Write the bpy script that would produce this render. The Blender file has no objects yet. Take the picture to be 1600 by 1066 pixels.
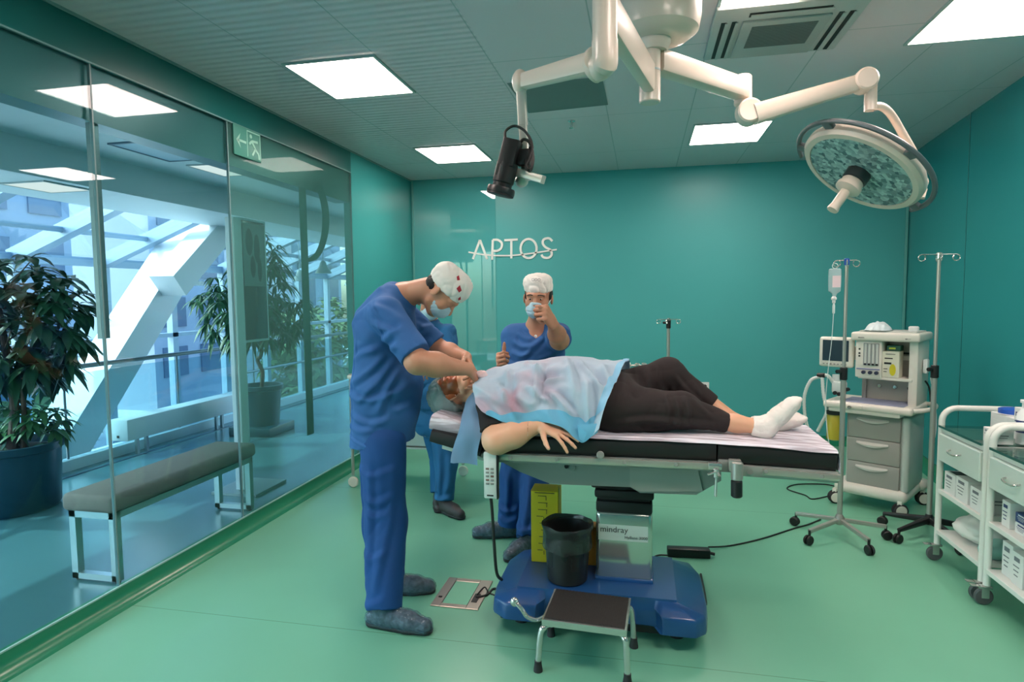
import bpy, bmesh, math, random
import numpy as np
from mathutils import Vector, Matrix

D = bpy.data
SC = bpy.context.scene
COL = SC.collection
R = math.radians
PI = math.pi
rnd = random.Random(11)

# ------------------------------------------------------------------ camera
FPX = 960.0                                   # focal length in pixels of the 1600 wide frame
YAW, PITCH, ROLL, CAMH = R(12.0), R(4.1), R(0.58), 1.55
_fw = Vector((-math.sin(YAW) * math.cos(PITCH), math.cos(YAW) * math.cos(PITCH), -math.sin(PITCH)))
_r0 = Vector((math.cos(YAW), math.sin(YAW), 0))
_u0 = _r0.cross(_fw)
_rt = _r0 * math.cos(ROLL) - _u0 * math.sin(ROLL)
_up = _r0 * math.sin(ROLL) + _u0 * math.cos(ROLL)
CAM = Vector((0, 0, CAMH))
cd = D.cameras.new('camera')
cd.sensor_width = 36.0
cd.lens = FPX / 1600 * 36.0
cd.clip_start = 0.02
cd.clip_end = 300
cam = D.objects.new('camera', cd)
COL.objects.link(cam)
M = Matrix.Identity(4)
for i in range(3):
    M[i][0], M[i][1], M[i][2], M[i][3] = _rt[i], _up[i], -_fw[i], CAM[i]
cam.matrix_world = M
SC.camera = cam


def _ray(x, y):
    return _fw * FPX + _rt * (x - 800) - _up * (y - 533)


def at(x, y, Y):
    """point of the photo's pixel at depth Y in the room"""
    d = _ray(x, y)
    return CAM + d * (Y / d.y)


def atz(x, y, z):
    d = _ray(x, y)
    return CAM + d * ((z - CAMH) / d.z)


def atx(x, y, X):
    d = _ray(x, y)
    return CAM + d * (X / d.x)


# ------------------------------------------------------------------ exposure, sky and sun
SC.view_settings.view_transform = 'Standard'
SC.view_settings.look = 'None'
SC.view_settings.gamma = 1.0
SC.view_settings.use_curve_mapping = False
SC.view_settings.exposure = 0.0

w = D.worlds.new('sky')
SC.world = w
w.use_nodes = True
nt = w.node_tree
nt.nodes.clear()
_o = nt.nodes.new('ShaderNodeOutputWorld')
_b = nt.nodes.new('ShaderNodeBackground')
_s = nt.nodes.new('ShaderNodeTexSky')
_s.sky_type = 'NISHITA'
_s.sun_disc = False
_s.sun_elevation = R(42)
_s.sun_rotation = R(250)
_s.air_density = 1.0
_s.dust_density = 2.5
_b.inputs['Strength'].default_value = 1.15
nt.links.new(_s.outputs[0], _b.inputs['Color'])
nt.links.new(_b.outputs[0], _o.inputs['Surface'])

sd = D.lights.new('sun', 'SUN')
sd.energy = 5.0
sd.angle = R(0.6)
sd.color = (1.0, 0.96, 0.9)
sun = D.objects.new('sun', sd)
COL.objects.link(sun)
sun.location = (-9, 3, 8)
sun.rotation_euler = Vector((0.72, 0.42, -0.80)).to_track_quat('-Z', 'Y').to_euler()
LAMP = 27.0                                    # radiance of the ceiling light panels


# ------------------------------------------------------------------ materials
def lin(c):
    return tuple(((v / 255) / 12.92 if v / 255 <= 0.04045 else ((v / 255 + 0.055) / 1.055) ** 2.4) for v in c[:3]) + (1.0,)


MATS = {}


def mat(name, col, rough=0.5, metal=0.0, ior=1.5, coat=0.0, noise=None, bump=None, trans=0.0, sss=0.0, sheen=0.0, alpha=1.0):
    """noise = (scale, amount) varies the base colour; bump = (scale, strength, distance)"""
    if name in MATS:
        return MATS[name]
    m = D.materials.new(name)
    m.use_nodes = True
    n = m.node_tree.nodes
    l = m.node_tree.links
    p = n['Principled BSDF']
    p.inputs['Base Color'].default_value = lin(col)
    p.inputs['Roughness'].default_value = rough
    p.inputs['Metallic'].default_value = metal
    p.inputs['IOR'].default_value = ior
    p.inputs['Coat Weight'].default_value = coat
    p.inputs['Coat Roughness'].default_value = 0.06
    p.inputs['Transmission Weight'].default_value = trans
    p.inputs['Alpha'].default_value = alpha
    if sss:
        p.inputs['Subsurface Weight'].default_value = sss
        p.inputs['Subsurface Radius'].default_value = (0.012, 0.005, 0.003)
    if sheen:
        p.inputs['Sheen Weight'].default_value = sheen
    tc = n.new('ShaderNodeTexCoord')
    if noise:
        t = n.new('ShaderNodeTexNoise')
        t.inputs['Scale'].default_value = noise[0]
        t.inputs['Detail'].default_value = 4
        l.new(tc.outputs['Object'], t.inputs['Vector'])
        hs = n.new('ShaderNodeHueSaturation')
        hs.inputs['Color'].default_value = lin(col)
        mr = n.new('ShaderNodeMapRange')
        mr.inputs[1].default_value = 0.3
        mr.inputs[2].default_value = 0.7
        mr.inputs[3].default_value = 1 - noise[1]
        mr.inputs[4].default_value = 1 + noise[1]
        l.new(t.outputs['Fac'], mr.inputs[0])
        l.new(mr.outputs[0], hs.inputs['Value'])
        l.new(hs.outputs[0], p.inputs['Base Color'])
    if bump:
        t = n.new('ShaderNodeTexNoise')
        t.inputs['Scale'].default_value = bump[0]
        t.inputs['Detail'].default_value = 3
        l.new(tc.outputs['Object'], t.inputs['Vector'])
        b = n.new('ShaderNodeBump')
        b.inputs['Strength'].default_value = bump[1]
        b.inputs['Distance'].default_value = bump[2]
        l.new(t.outputs['Fac'], b.inputs['Height'])
        l.new(b.outputs[0], p.inputs['Normal'])
    MATS[name] = m
    return m


def glow(name, col, strength):
    if name in MATS:
        return MATS[name]
    m = D.materials.new(name)
    m.use_nodes = True
    n = m.node_tree.nodes
    n.clear()
    o = n.new('ShaderNodeOutputMaterial')
    e = n.new('ShaderNodeEmission')
    e.inputs['Color'].default_value = lin(col)
    e.inputs['Strength'].default_value = strength
    m.node_tree.links.new(e.outputs[0], o.inputs['Surface'])
    MATS[name] = m
    return m


def glass(name, tint, refl=0.05, rough=0.0, edge=0.9):
    """thin sheet glass: tinted see-through mixed with a fresnel mirror"""
    if name in MATS:
        return MATS[name]
    m = D.materials.new(name)
    m.use_nodes = True
    n = m.node_tree.nodes
    l = m.node_tree.links
    n.clear()
    o = n.new('ShaderNodeOutputMaterial')
    tr = n.new('ShaderNodeBsdfTransparent')
    tr.inputs['Color'].default_value = lin(tint)
    gl = n.new('ShaderNodeBsdfGlossy')
    gl.inputs['Roughness'].default_value = rough
    lw = n.new('ShaderNodeLayerWeight')
    lw.inputs['Blend'].default_value = 0.5
    pw = n.new('ShaderNodeMath')
    pw.operation = 'POWER'
    pw.inputs[1].default_value = 4.5
    ad = n.new('ShaderNodeMath')
    ad.operation = 'MULTIPLY_ADD'
    ad.use_clamp = True
    ad.inputs[1].default_value = edge
    ad.inputs[2].default_value = refl
    mx = n.new('ShaderNodeMixShader')
    l.new(lw.outputs['Facing'], pw.inputs[0])
    l.new(pw.outputs[0], ad.inputs[0])
    l.new(ad.outputs[0], mx.inputs[0])
    l.new(tr.outputs[0], mx.inputs[1])
    l.new(gl.outputs[0], mx.inputs[2])
    l.new(mx.outputs[0], o.inputs['Surface'])
    MATS[name] = m
    return m


# ------------------------------------------------------------------ mesh building
class MB:
    """collects shapes and links them as ONE mesh object"""

    def __init__(self):
        self.v, self.f = [], []

    def add(self, vs, fs):
        o = len(self.v)
        self.v.extend([tuple(p) for p in vs])
        self.f.extend([tuple(i + o for i in f) for f in fs])
        return self

    def box(self, c, s, rz=0.0, bev=0.0, seg=2, rot=None):
        bm = bmesh.new()
        bmesh.ops.create_cube(bm, size=1.0)
        bmesh.ops.scale(bm, vec=Vector(s), verts=bm.verts)
        if bev > 0:
            bmesh.ops.bevel(bm, geom=bm.edges[:], offset=min(bev, 0.49 * min(s)), segments=seg, affect='EDGES', profile=0.5)
        m = rot.to_4x4() if rot is not None else Matrix.Rotation(rz, 4, 'Z')
        bmesh.ops.transform(bm, matrix=Matrix.Translation(Vector(c)) @ m, verts=bm.verts)
        bm.verts.index_update()
        self.add([v.co[:] for v in bm.verts], [[v.index for v in f.verts] for f in bm.faces])
        bm.free()
        return self

    def span(self, a, b, bev=0.0, seg=2):
        a, b = Vector(a), Vector(b)
        return self.box((a + b) / 2, [abs(b[i] - a[i]) for i in range(3)], 0, bev, seg)

    def ring(self, c, ax, r, n, rot=0.0, squash=(1, 1)):
        ax = Vector(ax).normalized()
        q = ax.to_track_quat('Z', 'Y')
        return [Vector(c) + q @ Vector((r * squash[0] * math.cos(rot + 2 * PI * i / n), r * squash[1] * math.sin(rot + 2 * PI * i / n), 0)) for i in range(n)]

    def loft(self, rings, cap0=True, cap1=True, close=False):
        n = len(rings[0])
        vs = [p for r in rings for p in r]
        fs = []
        k = len(rings)
        for j in range(k if close else k - 1):
            a, b = j * n, ((j + 1) % k) * n
            for i in range(n):
                fs.append((a + i, a + (i + 1) % n, b + (i + 1) % n, b + i))
        if not close:
            if cap0:
                fs.append(tuple(range(n - 1, -1, -1)))
            if cap1:
                fs.append(tuple(range((k - 1) * n, k * n)))
        return self.add(vs, fs)

    def cyl(self, a, b, r, r2=None, n=20, bev=0.0):
        a, b = Vector(a), Vector(b)
        r2 = r if r2 is None else r2
        ax = b - a
        if bev > 0:
            u = ax.normalized() * bev
            return self.loft([self.ring(a, ax, r - bev, n), self.ring(a + u, ax, r, n), self.ring(b - u, ax, r2, n), self.ring(b, ax, r2 - bev, n)])
        return self.loft([self.ring(a, ax, r, n), self.ring(b, ax, r2, n)])

    def lathe(self, c, prof, ax=(0, 0, 1), n=28, cap=True, squash=(1, 1)):
        ax = Vector(ax).normalized()
        return self.loft([self.ring(Vector(c) + ax * z, ax, max(r, 1e-4), n, 0, squash) for r, z in prof], cap, cap)

    def tube(self, pts, r, n=8, close=False, r2=None):
        P = [Vector(p) for p in pts]
        k = len(P)
        T = []
        for i in range(k):
            if close:
                t = P[(i + 1) % k] - P[i - 1]
            else:
                t = P[min(i + 1, k - 1)] - P[max(i - 1, 0)]
            T.append(t.normalized())
        ref = Vector((0, 0, 1)) if abs(T[0].z) < 0.9 else Vector((1, 0, 0))
        u = (ref - T[0] * ref.dot(T[0])).normalized()
        rings = []
        for i in range(k):
            u = (u - T[i] * u.dot(T[i])).normalized()
            v = T[i].cross(u)
            rr = r if r2 is None else r + (r2 - r) * i / max(k - 1, 1)
            rings.append([P[i] + (u * math.cos(2 * PI * j / n) + v * math.sin(2 * PI * j / n)) * rr for j in range(n)])
        return self.loft(rings, close=close)

    def bar(self, a, b, wd, ht, up=(0, 0, 1), bev=0.0, w2=None, h2=None):
        """rectangular bar from a to b, wd across, ht along up"""
        a, b, up = Vector(a), Vector(b), Vector(up)
        t = (b - a).normalized()
        s = t.cross(up).normalized()
        u = s.cross(t)
        w2 = w2 or wd
        h2 = h2 or ht

        def sec(c, ww, hh):
            q = bev
            x, y = ww / 2, hh / 2
            if q <= 0:
                return [c + s * i * x + u * j * y for i, j in ((-1, -1), (1, -1), (1, 1), (-1, 1))]
            pts = []
            for (i, j) in ((-1, -1), (1, -1), (1, 1), (-1, 1)):
                cx, cy = i * (x - q), j * (y - q)
                base = math.atan2(j, i)
                for d in (-PI / 4, 0, PI / 4):
                    pts.append(c + s * (cx + q * math.cos(base + d) * (1 if d == 0 else 1)) + u * (cy + q * math.sin(base + d)))
            return pts
        return self.loft([sec(a, wd, ht), sec(b, w2, h2)])

    def prism(self, poly, axis, a, b):
        """extrude a 2D outline along an axis: 0 -> (y,z), 1 -> (x,z), 2 -> (x,y)"""
        def P(p, t):
            return {0: (t, p[0], p[1]), 1: (p[0], t, p[1]), 2: (p[0], p[1], t)}[axis]
        n = len(poly)
        vs = [P(p, a) for p in poly] + [P(p, b) for p in poly]
        fs = [tuple(range(n)), tuple(range(2 * n - 1, n - 1, -1))]
        fs += [(i, i + n, (i + 1) % n + n, (i + 1) % n) for i in range(n)]
        return self.add(vs, fs)

    def ell(self, c, r, n=18, m=10, rot=None):
        vs, fs = [], []
        for j in range(m + 1):
            t = PI * j / m
            for i in range(n):
                p = 2 * PI * i / n
                q = Vector((r[0] * math.sin(t) * math.cos(p), r[1] * math.sin(t) * math.sin(p), r[2] * math.cos(t)))
                if rot is not None:
                    q = rot @ q
                vs.append(Vector(c) + q)
        for j in range(m):
            for i in range(n):
                fs.append((j * n + i, (j + 1) * n + i, (j + 1) * n + (i + 1) % n, j * n + (i + 1) % n))
        return self.add(vs, fs)

    def torus(self, c, ax, Rr, r, n=28, m=8, a0=0.0, a1=None):
        q = Vector(ax).normalized().to_track_quat('Z', 'Y')
        full = a1 is None
        a1 = 2 * PI if full else a1
        k = n if full else n + 1
        pts = [Vector(c) + q @ Vector((Rr * math.cos(a0 + (a1 - a0) * i / n), Rr * math.sin(a0 + (a1 - a0) * i / n), 0)) for i in range(k)]
        return self.tube(pts, r, m, close=full)

    def sheet(self, P, th=0.0):
        """P[i][j] grid of points -> a surface, doubled when th is given"""
        nu, nv = len(P), len(P[0])
        vs = [p for row in P for p in row]
        fs = [(i * nv + j, (i + 1) * nv + j, (i + 1) * nv + j + 1, i * nv + j + 1) for i in range(nu - 1) for j in range(nv - 1)]
        return self.add(vs, fs)

    def mesh(self, name, off=Vector((0, 0, 0)), sharp=35):
        me = D.meshes.new(name)
        me.from_pydata([(Vector(p) - off)[:] for p in self.v], [], self.f)
        bm = bmesh.new()
        bm.from_mesh(me)
        bmesh.ops.remove_doubles(bm, verts=bm.verts, dist=1e-5)
        bmesh.ops.recalc_face_normals(bm, faces=bm.faces)
        bm.to_mesh(me)
        bm.free()
        me.polygons.foreach_set('use_smooth', [True] * len(me.polygons))
        if sharp:
            me.set_sharp_from_angle(angle=R(sharp))
        return me


ROOTS = {}


def root_of(o):
    while o.parent:
        o = o.parent
    return o


def thing(name, label, cat, loc=(0, 0, 0), group=None):
    o = D.objects.new(name, None)
    o.empty_display_size = 0.1
    COL.objects.link(o)
    o.location = loc
    o['label'] = label
    o['category'] = cat
    if group:
        o['group'] = group
    return o


def part(name, mb, m, parent, label=None, sharp=35, kind=None):
    """a child mesh; shapes are given in room coordinates"""
    r = root_of(parent)
    me = mb.mesh(name, Vector(r.location), sharp) if isinstance(mb, MB) else mb
    o = D.objects.new(name, me)
    me.materials.append(m)
    COL.objects.link(o)
    o.parent = parent
    if label:
        o['label'] = label
    if kind:
        o['kind'] = kind
    return o


def single(name, mb, m, label, cat, group=None, sharp=35, kind=None):
    """a thing that is one mesh"""
    vs = np.array([tuple(p) for p in mb.v]) if isinstance(mb, MB) else None
    off = Vector((0, 0, 0))
    if vs is not None:
        mn, mx = vs.min(0), vs.max(0)
        off = Vector(((mn[0] + mx[0]) / 2, (mn[1] + mx[1]) / 2, mn[2]))
    me = mb.mesh(name, off, sharp) if isinstance(mb, MB) else mb
    o = D.objects.new(name, me)
    me.materials.append(m)
    COL.objects.link(o)
    o.location = off
    o['label'] = label
    o['category'] = cat
    if group:
        o['group'] = group
    if kind:
        o['kind'] = kind
    return o


def struct(name, mb, m, label=None, cat=None, parent=None, sharp=35):
    me = mb.mesh(name, Vector((0, 0, 0)), sharp)
    o = D.objects.new(name, me)
    me.materials.append(m)
    COL.objects.link(o)
    if parent:
        o.parent = parent
    else:
        o['kind'] = 'structure'
        o['label'] = label or name.replace('_', ' ')
        o['category'] = cat or name.split('_')[0]
    return o


def copy_tree(o, loc, label, parent=None):
    c = o.copy()
    COL.objects.link(c)
    if parent is None:
        c.location = loc
        c['label'] = label
    else:
        c.parent = parent
    for ch in list(o.children):
        copy_tree(ch, None, None, c)
    return c


def arc(c, r, a0, a1, n, ax=(0, 0, 1), u=None):
    q = Vector(ax).normalized().to_track_quat('Z', 'Y')
    return [Vector(c) + q @ Vector((r * math.cos(a0 + (a1 - a0) * i / n), r * math.sin(a0 + (a1 - a0) * i / n), 0)) for i in range(n + 1)]


def spline(pts, n=8):
    P = [Vector(p) for p in pts]
    out = []
    for i in range(len(P) - 1):
        p0, p1, p2, p3 = P[max(i - 1, 0)], P[i], P[i + 1], P[min(i + 2, len(P) - 1)]
        for k in range(n):
            t = k / n
            out.append(0.5 * ((2 * p1) + (p2 - p0) * t + (2 * p0 - 5 * p1 + 4 * p2 - p3) * t * t + (3 * p1 - p0 - 3 * p2 + p3) * t ** 3))
    out.append(P[-1])
    return out


def text_mb(txt, c, right, up, h, stroke_th=0.001):
    """built-in font turned into a mesh; the text is centred on c"""
    cu = D.curves.new('text', 'FONT')
    cu.body = txt
    cu.size = 1.0
    cu.align_x = 'CENTER'
    cu.align_y = 'CENTER'
    ob = D.objects.new('text', cu)
    COL.objects.link(ob)
    dg = bpy.context.evaluated_depsgraph_get()
    me = D.meshes.new_from_object(ob.evaluated_get(dg))
    D.objects.remove(ob)
    D.curves.remove(cu)
    right, up = Vector(right).normalized(), Vector(up).normalized()
    mb = MB()
    mb.add([Vector(c) + (right * v.co.x + up * v.co.y) * h for v in me.vertices], [list(p.vertices) for p in me.polygons])
    D.meshes.remove(me)
    return mb


# ================================================================== THE ROOM
def wall_mat(name, col, rough=0.10, ior=1.6):
    m = mat(name, col, rough, ior=ior, noise=(0.9, 0.03))
    return m


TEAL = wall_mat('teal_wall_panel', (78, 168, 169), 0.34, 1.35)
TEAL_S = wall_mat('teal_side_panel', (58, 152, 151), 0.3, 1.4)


def ceiling_mat():
    m = mat('ceiling_metal_panel', (212, 200, 204), 0.34, ior=1.6)
    n, l = m.node_tree.nodes, m.node_tree.links
    p = n['Principled BSDF']
    geo = n.new('ShaderNodeNewGeometry')
    sep = n.new('ShaderNodeSeparateXYZ')
    l.new(geo.outputs['Position'], sep.inputs[0])

    def math_(op, a, b=None, clamp=False):
        q = n.new('ShaderNodeMath')
        q.operation = op
        q.use_clamp = clamp
        for i, v in enumerate((a, b)):
            if v is None:
                continue
            if isinstance(v, (int, float)):
                q.inputs[i].default_value = v
            else:
                l.new(v, q.inputs[i])
        return q.outputs[0]
    # fine ridges across the panels on the window side
    s = math_('SINE', math_('MULTIPLY', sep.outputs['Y'], 2 * PI / 0.062))
    msk = math_('LESS_THAN', sep.outputs['X'], -0.85)
    rid = math_('MULTIPLY', s, msk)
    # panel joints
    def joint(c, off, step):
        f = math_('FRACT', math_('DIVIDE', math_('ADD', c, off + 60 * step), step))
        return math_('LESS_THAN', math_('ABSOLUTE', math_('SUBTRACT', f, 0.5)), 0.0035 / step)
    jx = joint(sep.outputs['X'], 1.46 + 0.3, 0.60)
    jy = joint(sep.outputs['Y'], 0.65, 1.2)
    j = math_('MAXIMUM', jx, jy)
    hgt = math_('SUBTRACT', math_('MULTIPLY', rid, 0.5), math_('MULTIPLY', j, 1.0))
    b = n.new('ShaderNodeBump')
    b.inputs['Strength'].default_value = 0.5
    b.inputs['Distance'].default_value = 0.012
    l.new(hgt, b.inputs['Height'])
    l.new(b.outputs[0], p.inputs['Normal'])
    mx = n.new('ShaderNodeMix')
    mx.data_type = 'RGBA'
    mx.inputs[6].default_value = lin((212, 200, 204))
    mx.inputs[7].default_value = lin((160, 166, 166))
    l.new(j, mx.inputs[0])
    l.new(mx.outputs[2], p.inputs['Base Color'])
    return m


CEIL = ceiling_mat()
FLOOR = mat('green_vinyl_floor', (112, 177, 148), 0.30, ior=1.45, noise=(1.3, 0.05))
FLOOR_C = mat('blue_corridor_floor', (70, 112, 118), 0.22, ior=1.5, noise=(1.0, 0.05))
def floor_seams():
    n, l = FLOOR.node_tree.nodes, FLOOR.node_tree.links
    p = n['Principled BSDF']
    src = p.inputs['Base Color'].links[0].from_socket
    geo = n.new('ShaderNodeNewGeometry')
    sep = n.new('ShaderNodeSeparateXYZ')
    l.new(geo.outputs['Position'], sep.inputs[0])

    def m_(op, a, b):
        q = n.new('ShaderNodeMath')
        q.operation = op
        for i, v in enumerate((a, b)):
            if isinstance(v, (int, float)):
                q.inputs[i].default_value = v
            else:
                l.new(v, q.inputs[i])
        return q.outputs[0]
    f = m_('FRACT', m_('DIVIDE', m_('ADD', sep.outputs['Y'], 20 - 2.56 + 1.0), 2.0), 0.0)
    k = m_('LESS_THAN', m_('ABSOLUTE', m_('SUBTRACT', f, 0.5), 0.0), 0.0012)
    mx = n.new('ShaderNodeMix')
    mx.data_type = 'RGBA'
    mx.inputs[7].default_value = lin((84, 140, 110))
    l.new(k, mx.inputs[0])
    l.new(src, mx.inputs[6])
    l.new(mx.outputs[2], p.inputs['Base Color'])


floor_seams()
COVE = mat('green_cove_skirting', (36, 126, 92), 0.25)
WHITE = mat('white_paint', (225, 228, 228), 0.5)
STEEL = mat('brushed_steel', (178, 176, 170), 0.28, metal=0.6)
CHROME = mat('chrome', (206, 204, 200), 0.10, metal=0.75)
GREYM = mat('grey_metal_trim', (150, 165, 165), 0.4, metal=0.6)
BLACK = mat('black_plastic', (22, 22, 24), 0.45)
RUBBER = mat('dark_rubber', (38, 38, 40), 0.7)

XL, YB, YF, H = -2.62, 6.80, -1.6, 2.90     # window wall, back wall, wall behind the camera, ceiling


def XR(y):                                    # the right wall runs slightly askew
    return 2.56 - (YB - y) * 0.1015


# floor and ceiling
mb = MB()
mb.add([(XL + 0.05, YF, 0), (XR(YF), YF, 0), (XR(YB), YB, 0), (XL + 0.05, YB, 0)], [(0, 1, 2, 3)])
mb.add([(XL - 0.2, YF, -0.05), (XR(YF), YF, -0.05), (XR(YB), YB, -0.05), (XL - 0.2, YB, -0.05)], [(3, 2, 1, 0)])
struct('floor', mb, FLOOR, 'green vinyl operating room floor')
mb = MB().add([(XL - 0.1, YF, H), (XR(YF) + 0.1, YF, H), (XR(YB) + 0.1, YB + 0.1, H), (XL - 0.1, YB + 0.1, H)], [(3, 2, 1, 0)])
mb.span((XL - 0.1, YF, H + 0.001), (XR(YB) + 0.1, YB + 0.1, H + 0.05))
struct('ceiling', mb, CEIL, 'grey green metal panel ceiling')
# walls
struct('wall_back', MB().span((XL - 0.1, YB, 0), (XR(YB) + 0.1, YB + 0.08, H)), TEAL, 'glossy teal back wall')
mb = MB().span((XL + 0.03, YB - 0.004, 0.09), (-1.62, YB - 0.0005, H))  # added reflector panel, gives the back wall its window reflections
struct('trim_11', mb, wall_mat('added_teal_mirror', (78, 168, 169), 0.02, 2.1), 'added mirror panel reflecting the windows at the left end of the back wall')
a, b = Vector((XR(YF), YF, 0)), Vector((XR(YB), YB, 0))
mb = MB().prism([(a.x, a.y), (b.x, b.y), (b.x + 0.1, b.y), (a.x + 0.1, a.y)], 2, 0, H)
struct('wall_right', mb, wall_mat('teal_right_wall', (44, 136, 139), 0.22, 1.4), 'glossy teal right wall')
struct('wall_front', MB().span((XL - 0.1, YF - 0.1, 0), (XR(YF) + 0.1, YF, H)), TEAL_S, 'teal wall behind the camera')
# window wall: header, solid end, glass
mb = MB()
mb.span((XL - 0.08, 5.30, 0.0), (XL, YB, H))
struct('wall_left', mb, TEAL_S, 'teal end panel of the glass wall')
struct('trim_12', MB().span((XL - 0.08, YF, 2.705), (XL, 5.30, H)), mat('dark_teal_header', (20, 100, 98), 0.3, ior=1.4), 'dark teal header strip above the glass')
HEAD = mat('grey_green_header', (86, 132, 130), 0.3)
struct('trim_1', MB().span((XL - 0.16, YF, 2.43), (XL - 0.03, 5.30, 2.705)), HEAD, 'grey green lintel behind the glass')
struct('trim_2', MB().span((XL - 0.012, YF, 2.698), (XL + 0.003, 5.30, 2.706)), mat('dull_strip', (110, 150, 150), 0.5), 'thin metal strip along the glass header')
G1 = glass('window_glass', (224, 240, 242), 0.03)
G3 = glass('painted_veil_glass', (208, 232, 230), 0.006, 0.0, 0.12)
_n, _l = G3.node_tree.nodes, G3.node_tree.links
_df = _n.new('ShaderNodeBsdfDiffuse')  # even teal veil painted into the pane in place of room reflections
_df.inputs['Color'].default_value = lin((120, 176, 172))
_mx = _n.new('ShaderNodeMixShader')
_mx.inputs[0].default_value = 0.15
_out = [q for q in _n if q.type == 'OUTPUT_MATERIAL'][0]
_src = _out.inputs['Surface'].links[0].from_socket
_l.new(_src, _mx.inputs[1])
_l.new(_df.outputs[0], _mx.inputs[2])
_l.new(_mx.outputs[0], _out.inputs['Surface'])
YM = (YF, 0.55, 2.575, 3.58, 5.30)
for i in range(4):
    m_ = G3 if i == 3 else G1
    mb = MB().span((XL - 0.014, YM[i] + 0.004, 0.085), (XL - 0.004, YM[i + 1] - 0.004, 2.70))
    o = struct('window_%d' % (i + 1), mb, m_, ['glass pane of the window wall nearest the camera', 'large clear glass pane beside the corridor planter', 'clear glass pane in front of the corridor bench', 'glass pane nearest the back wall with reflections painted as a green veil'][i], 'window')
    jb = MB().span((XL - 0.018, YM[i + 1] - 0.004, 0.085), (XL - 0.003, YM[i + 1] + 0.004, 2.70))
    struct('joint_strip', jb, mat('joint_grey', (112, 140, 142), 0.4), parent=o)
# ribbon ornament printed on the green pane
DEC = mat('teal_glass_print', (58, 120, 116), 0.35)
mb = MB()
X0 = XL - 0.0155
p0, p1 = atx(466, 270, X0), atx(487, 700, X0)
mb.span((X0, p0.y, 0.45), (X0 - 0.0015, p0.y + 0.105, 2.43))
c0 = []
for (x, y, ww) in ((497, 285, 0.045), (507, 320, 0.06), (509, 350, 0.06), (504, 380, 0.045), (494, 400, 0.03), (480, 407, 0.012)):
    q = atx(x, y, X0)
    c0.append((q, ww))
cs = spline([q for q, _ in c0], 6)
ws = [c0[min(i // 6, len(c0) - 1)][1] * (1 - (i % 6) / 6) + c0[min(i // 6 + 1, len(c0) - 1)][1] * ((i % 6) / 6) for i in range(len(cs))]
rows = []
for i, q in enumerate(cs):
    t = (cs[min(i + 1, len(cs) - 1)] - cs[max(i - 1, 0)]).normalized()
    s = Vector((0, -t.z, t.y))
    rows.append([q + s * ws[i], q - s * ws[i]])
mb.sheet(rows)
mb2 = MB()
fl = []
for (x, y, ww) in ((551, 515, 0.004), (543, 535, 0.03), (545, 560, 0.05), (552, 590, 0.06), (560, 620, 0.05)):
    q = atx(x, y, X0 + 0.0155 + 0.001)
    fl.append((q, ww))
cs = spline([q for q, _ in fl], 5)
ws = [fl[min(i // 5, len(fl) - 1)][1] for i in range(len(cs))]
struct('ribbon_print', mb, DEC, parent=D.objects['window_4'])
# skirting: upstand and concave fillet
cov = []
for k in range(7):
    t = k / 6 * PI / 2
    cov.append((XL + 0.012 + 0.075 * (1 - math.cos(t)) , 0.075 * (1 - math.sin(t))))
prof = [(XL - 0.03, 0.0), (XL - 0.03, 0.085), (XL + 0.012, 0.085)] + cov
mb = MB().prism(prof, 1, YF, YB - 0.02)
struct('baseboard_left', mb, COVE, 'green coved skirting under the glass wall')
mb = MB().span((XL + 0.0, YF, 0.085), (XL + 0.010, YB, 0.092))
struct('trim_3', mb, mat('skirting_cap', (150, 190, 185), 0.4), 'pale cap strip of the left skirting')
mb = MB().prism([(YB, 0), (YB, 0.085), (YB - 0.012, 0.085)] + [(YB - (c[0] - XL), c[1]) for c in cov], 0, XL + 0.02, XR(YB))
struct('baseboard_back', mb, COVE, 'green coved skirting of the back wall')
q = Vector((b.x - a.x, b.y - a.y, 0)).normalized()
nr = Vector((-q.y, q.x, 0))
mb = MB()
rr = []
for (d_, z_) in [(0.0, 0.0), (0.0, 0.085), (0.012, 0.085)] + [(c[0] - XL, c[1]) for c in cov]:
    rr.append((d_, z_))
mb.loft([[a + nr * d_ + Vector((0, 0, z_)) for d_, z_ in rr], [b + nr * d_ + Vector((0, 0, z_)) for d_, z_ in rr]])
struct('baseboard_right', mb, COVE, 'green coved skirting of the right wall')
# corner trims and panel joints
CT = mat('pale_corner_strip', (96, 170, 166), 0.35)
struct('trim_4', MB().span((XL + 0.012, YB - 0.016, 0.09), (XL + 0.03, YB - 0.004, H)), CT, 'pale strip in the left corner')
struct('trim_5', MB().span((XR(YB) - 0.03, YB - 0.03, 0.09), (XR(YB) - 0.012, YB - 0.012, H)), CT, 'pale strip in the right corner')
JT = mat('dark_panel_joint', (30, 112, 112), 0.5)
for k, yy in enumerate((5.35, 3.9)):
    p = Vector((XR(yy), yy, 0))
    mb = MB().prism([(p.x - 0.003, p.y - 0.003), (p.x - 0.003, p.y + 0.003), (p.x + 0.004, p.y + 0.003), (p.x + 0.004, p.y - 0.003)], 2, 0.09, H)
    struct('trim_%d' % (6 + k), mb, JT, 'panel joint of the right wall')
struct('trim_8', MB().span((XL, YF, H - 0.012), (XL + 0.012, YB, H)), mat('ceiling_edge', (128, 150, 148), 0.4), 'ceiling edge strip on the window side')

# ceiling light panels
LM = glow('lit_light_panel', (255, 231, 221), LAMP)
LF = mat('light_frame', (170, 185, 183), 0.4)


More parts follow.
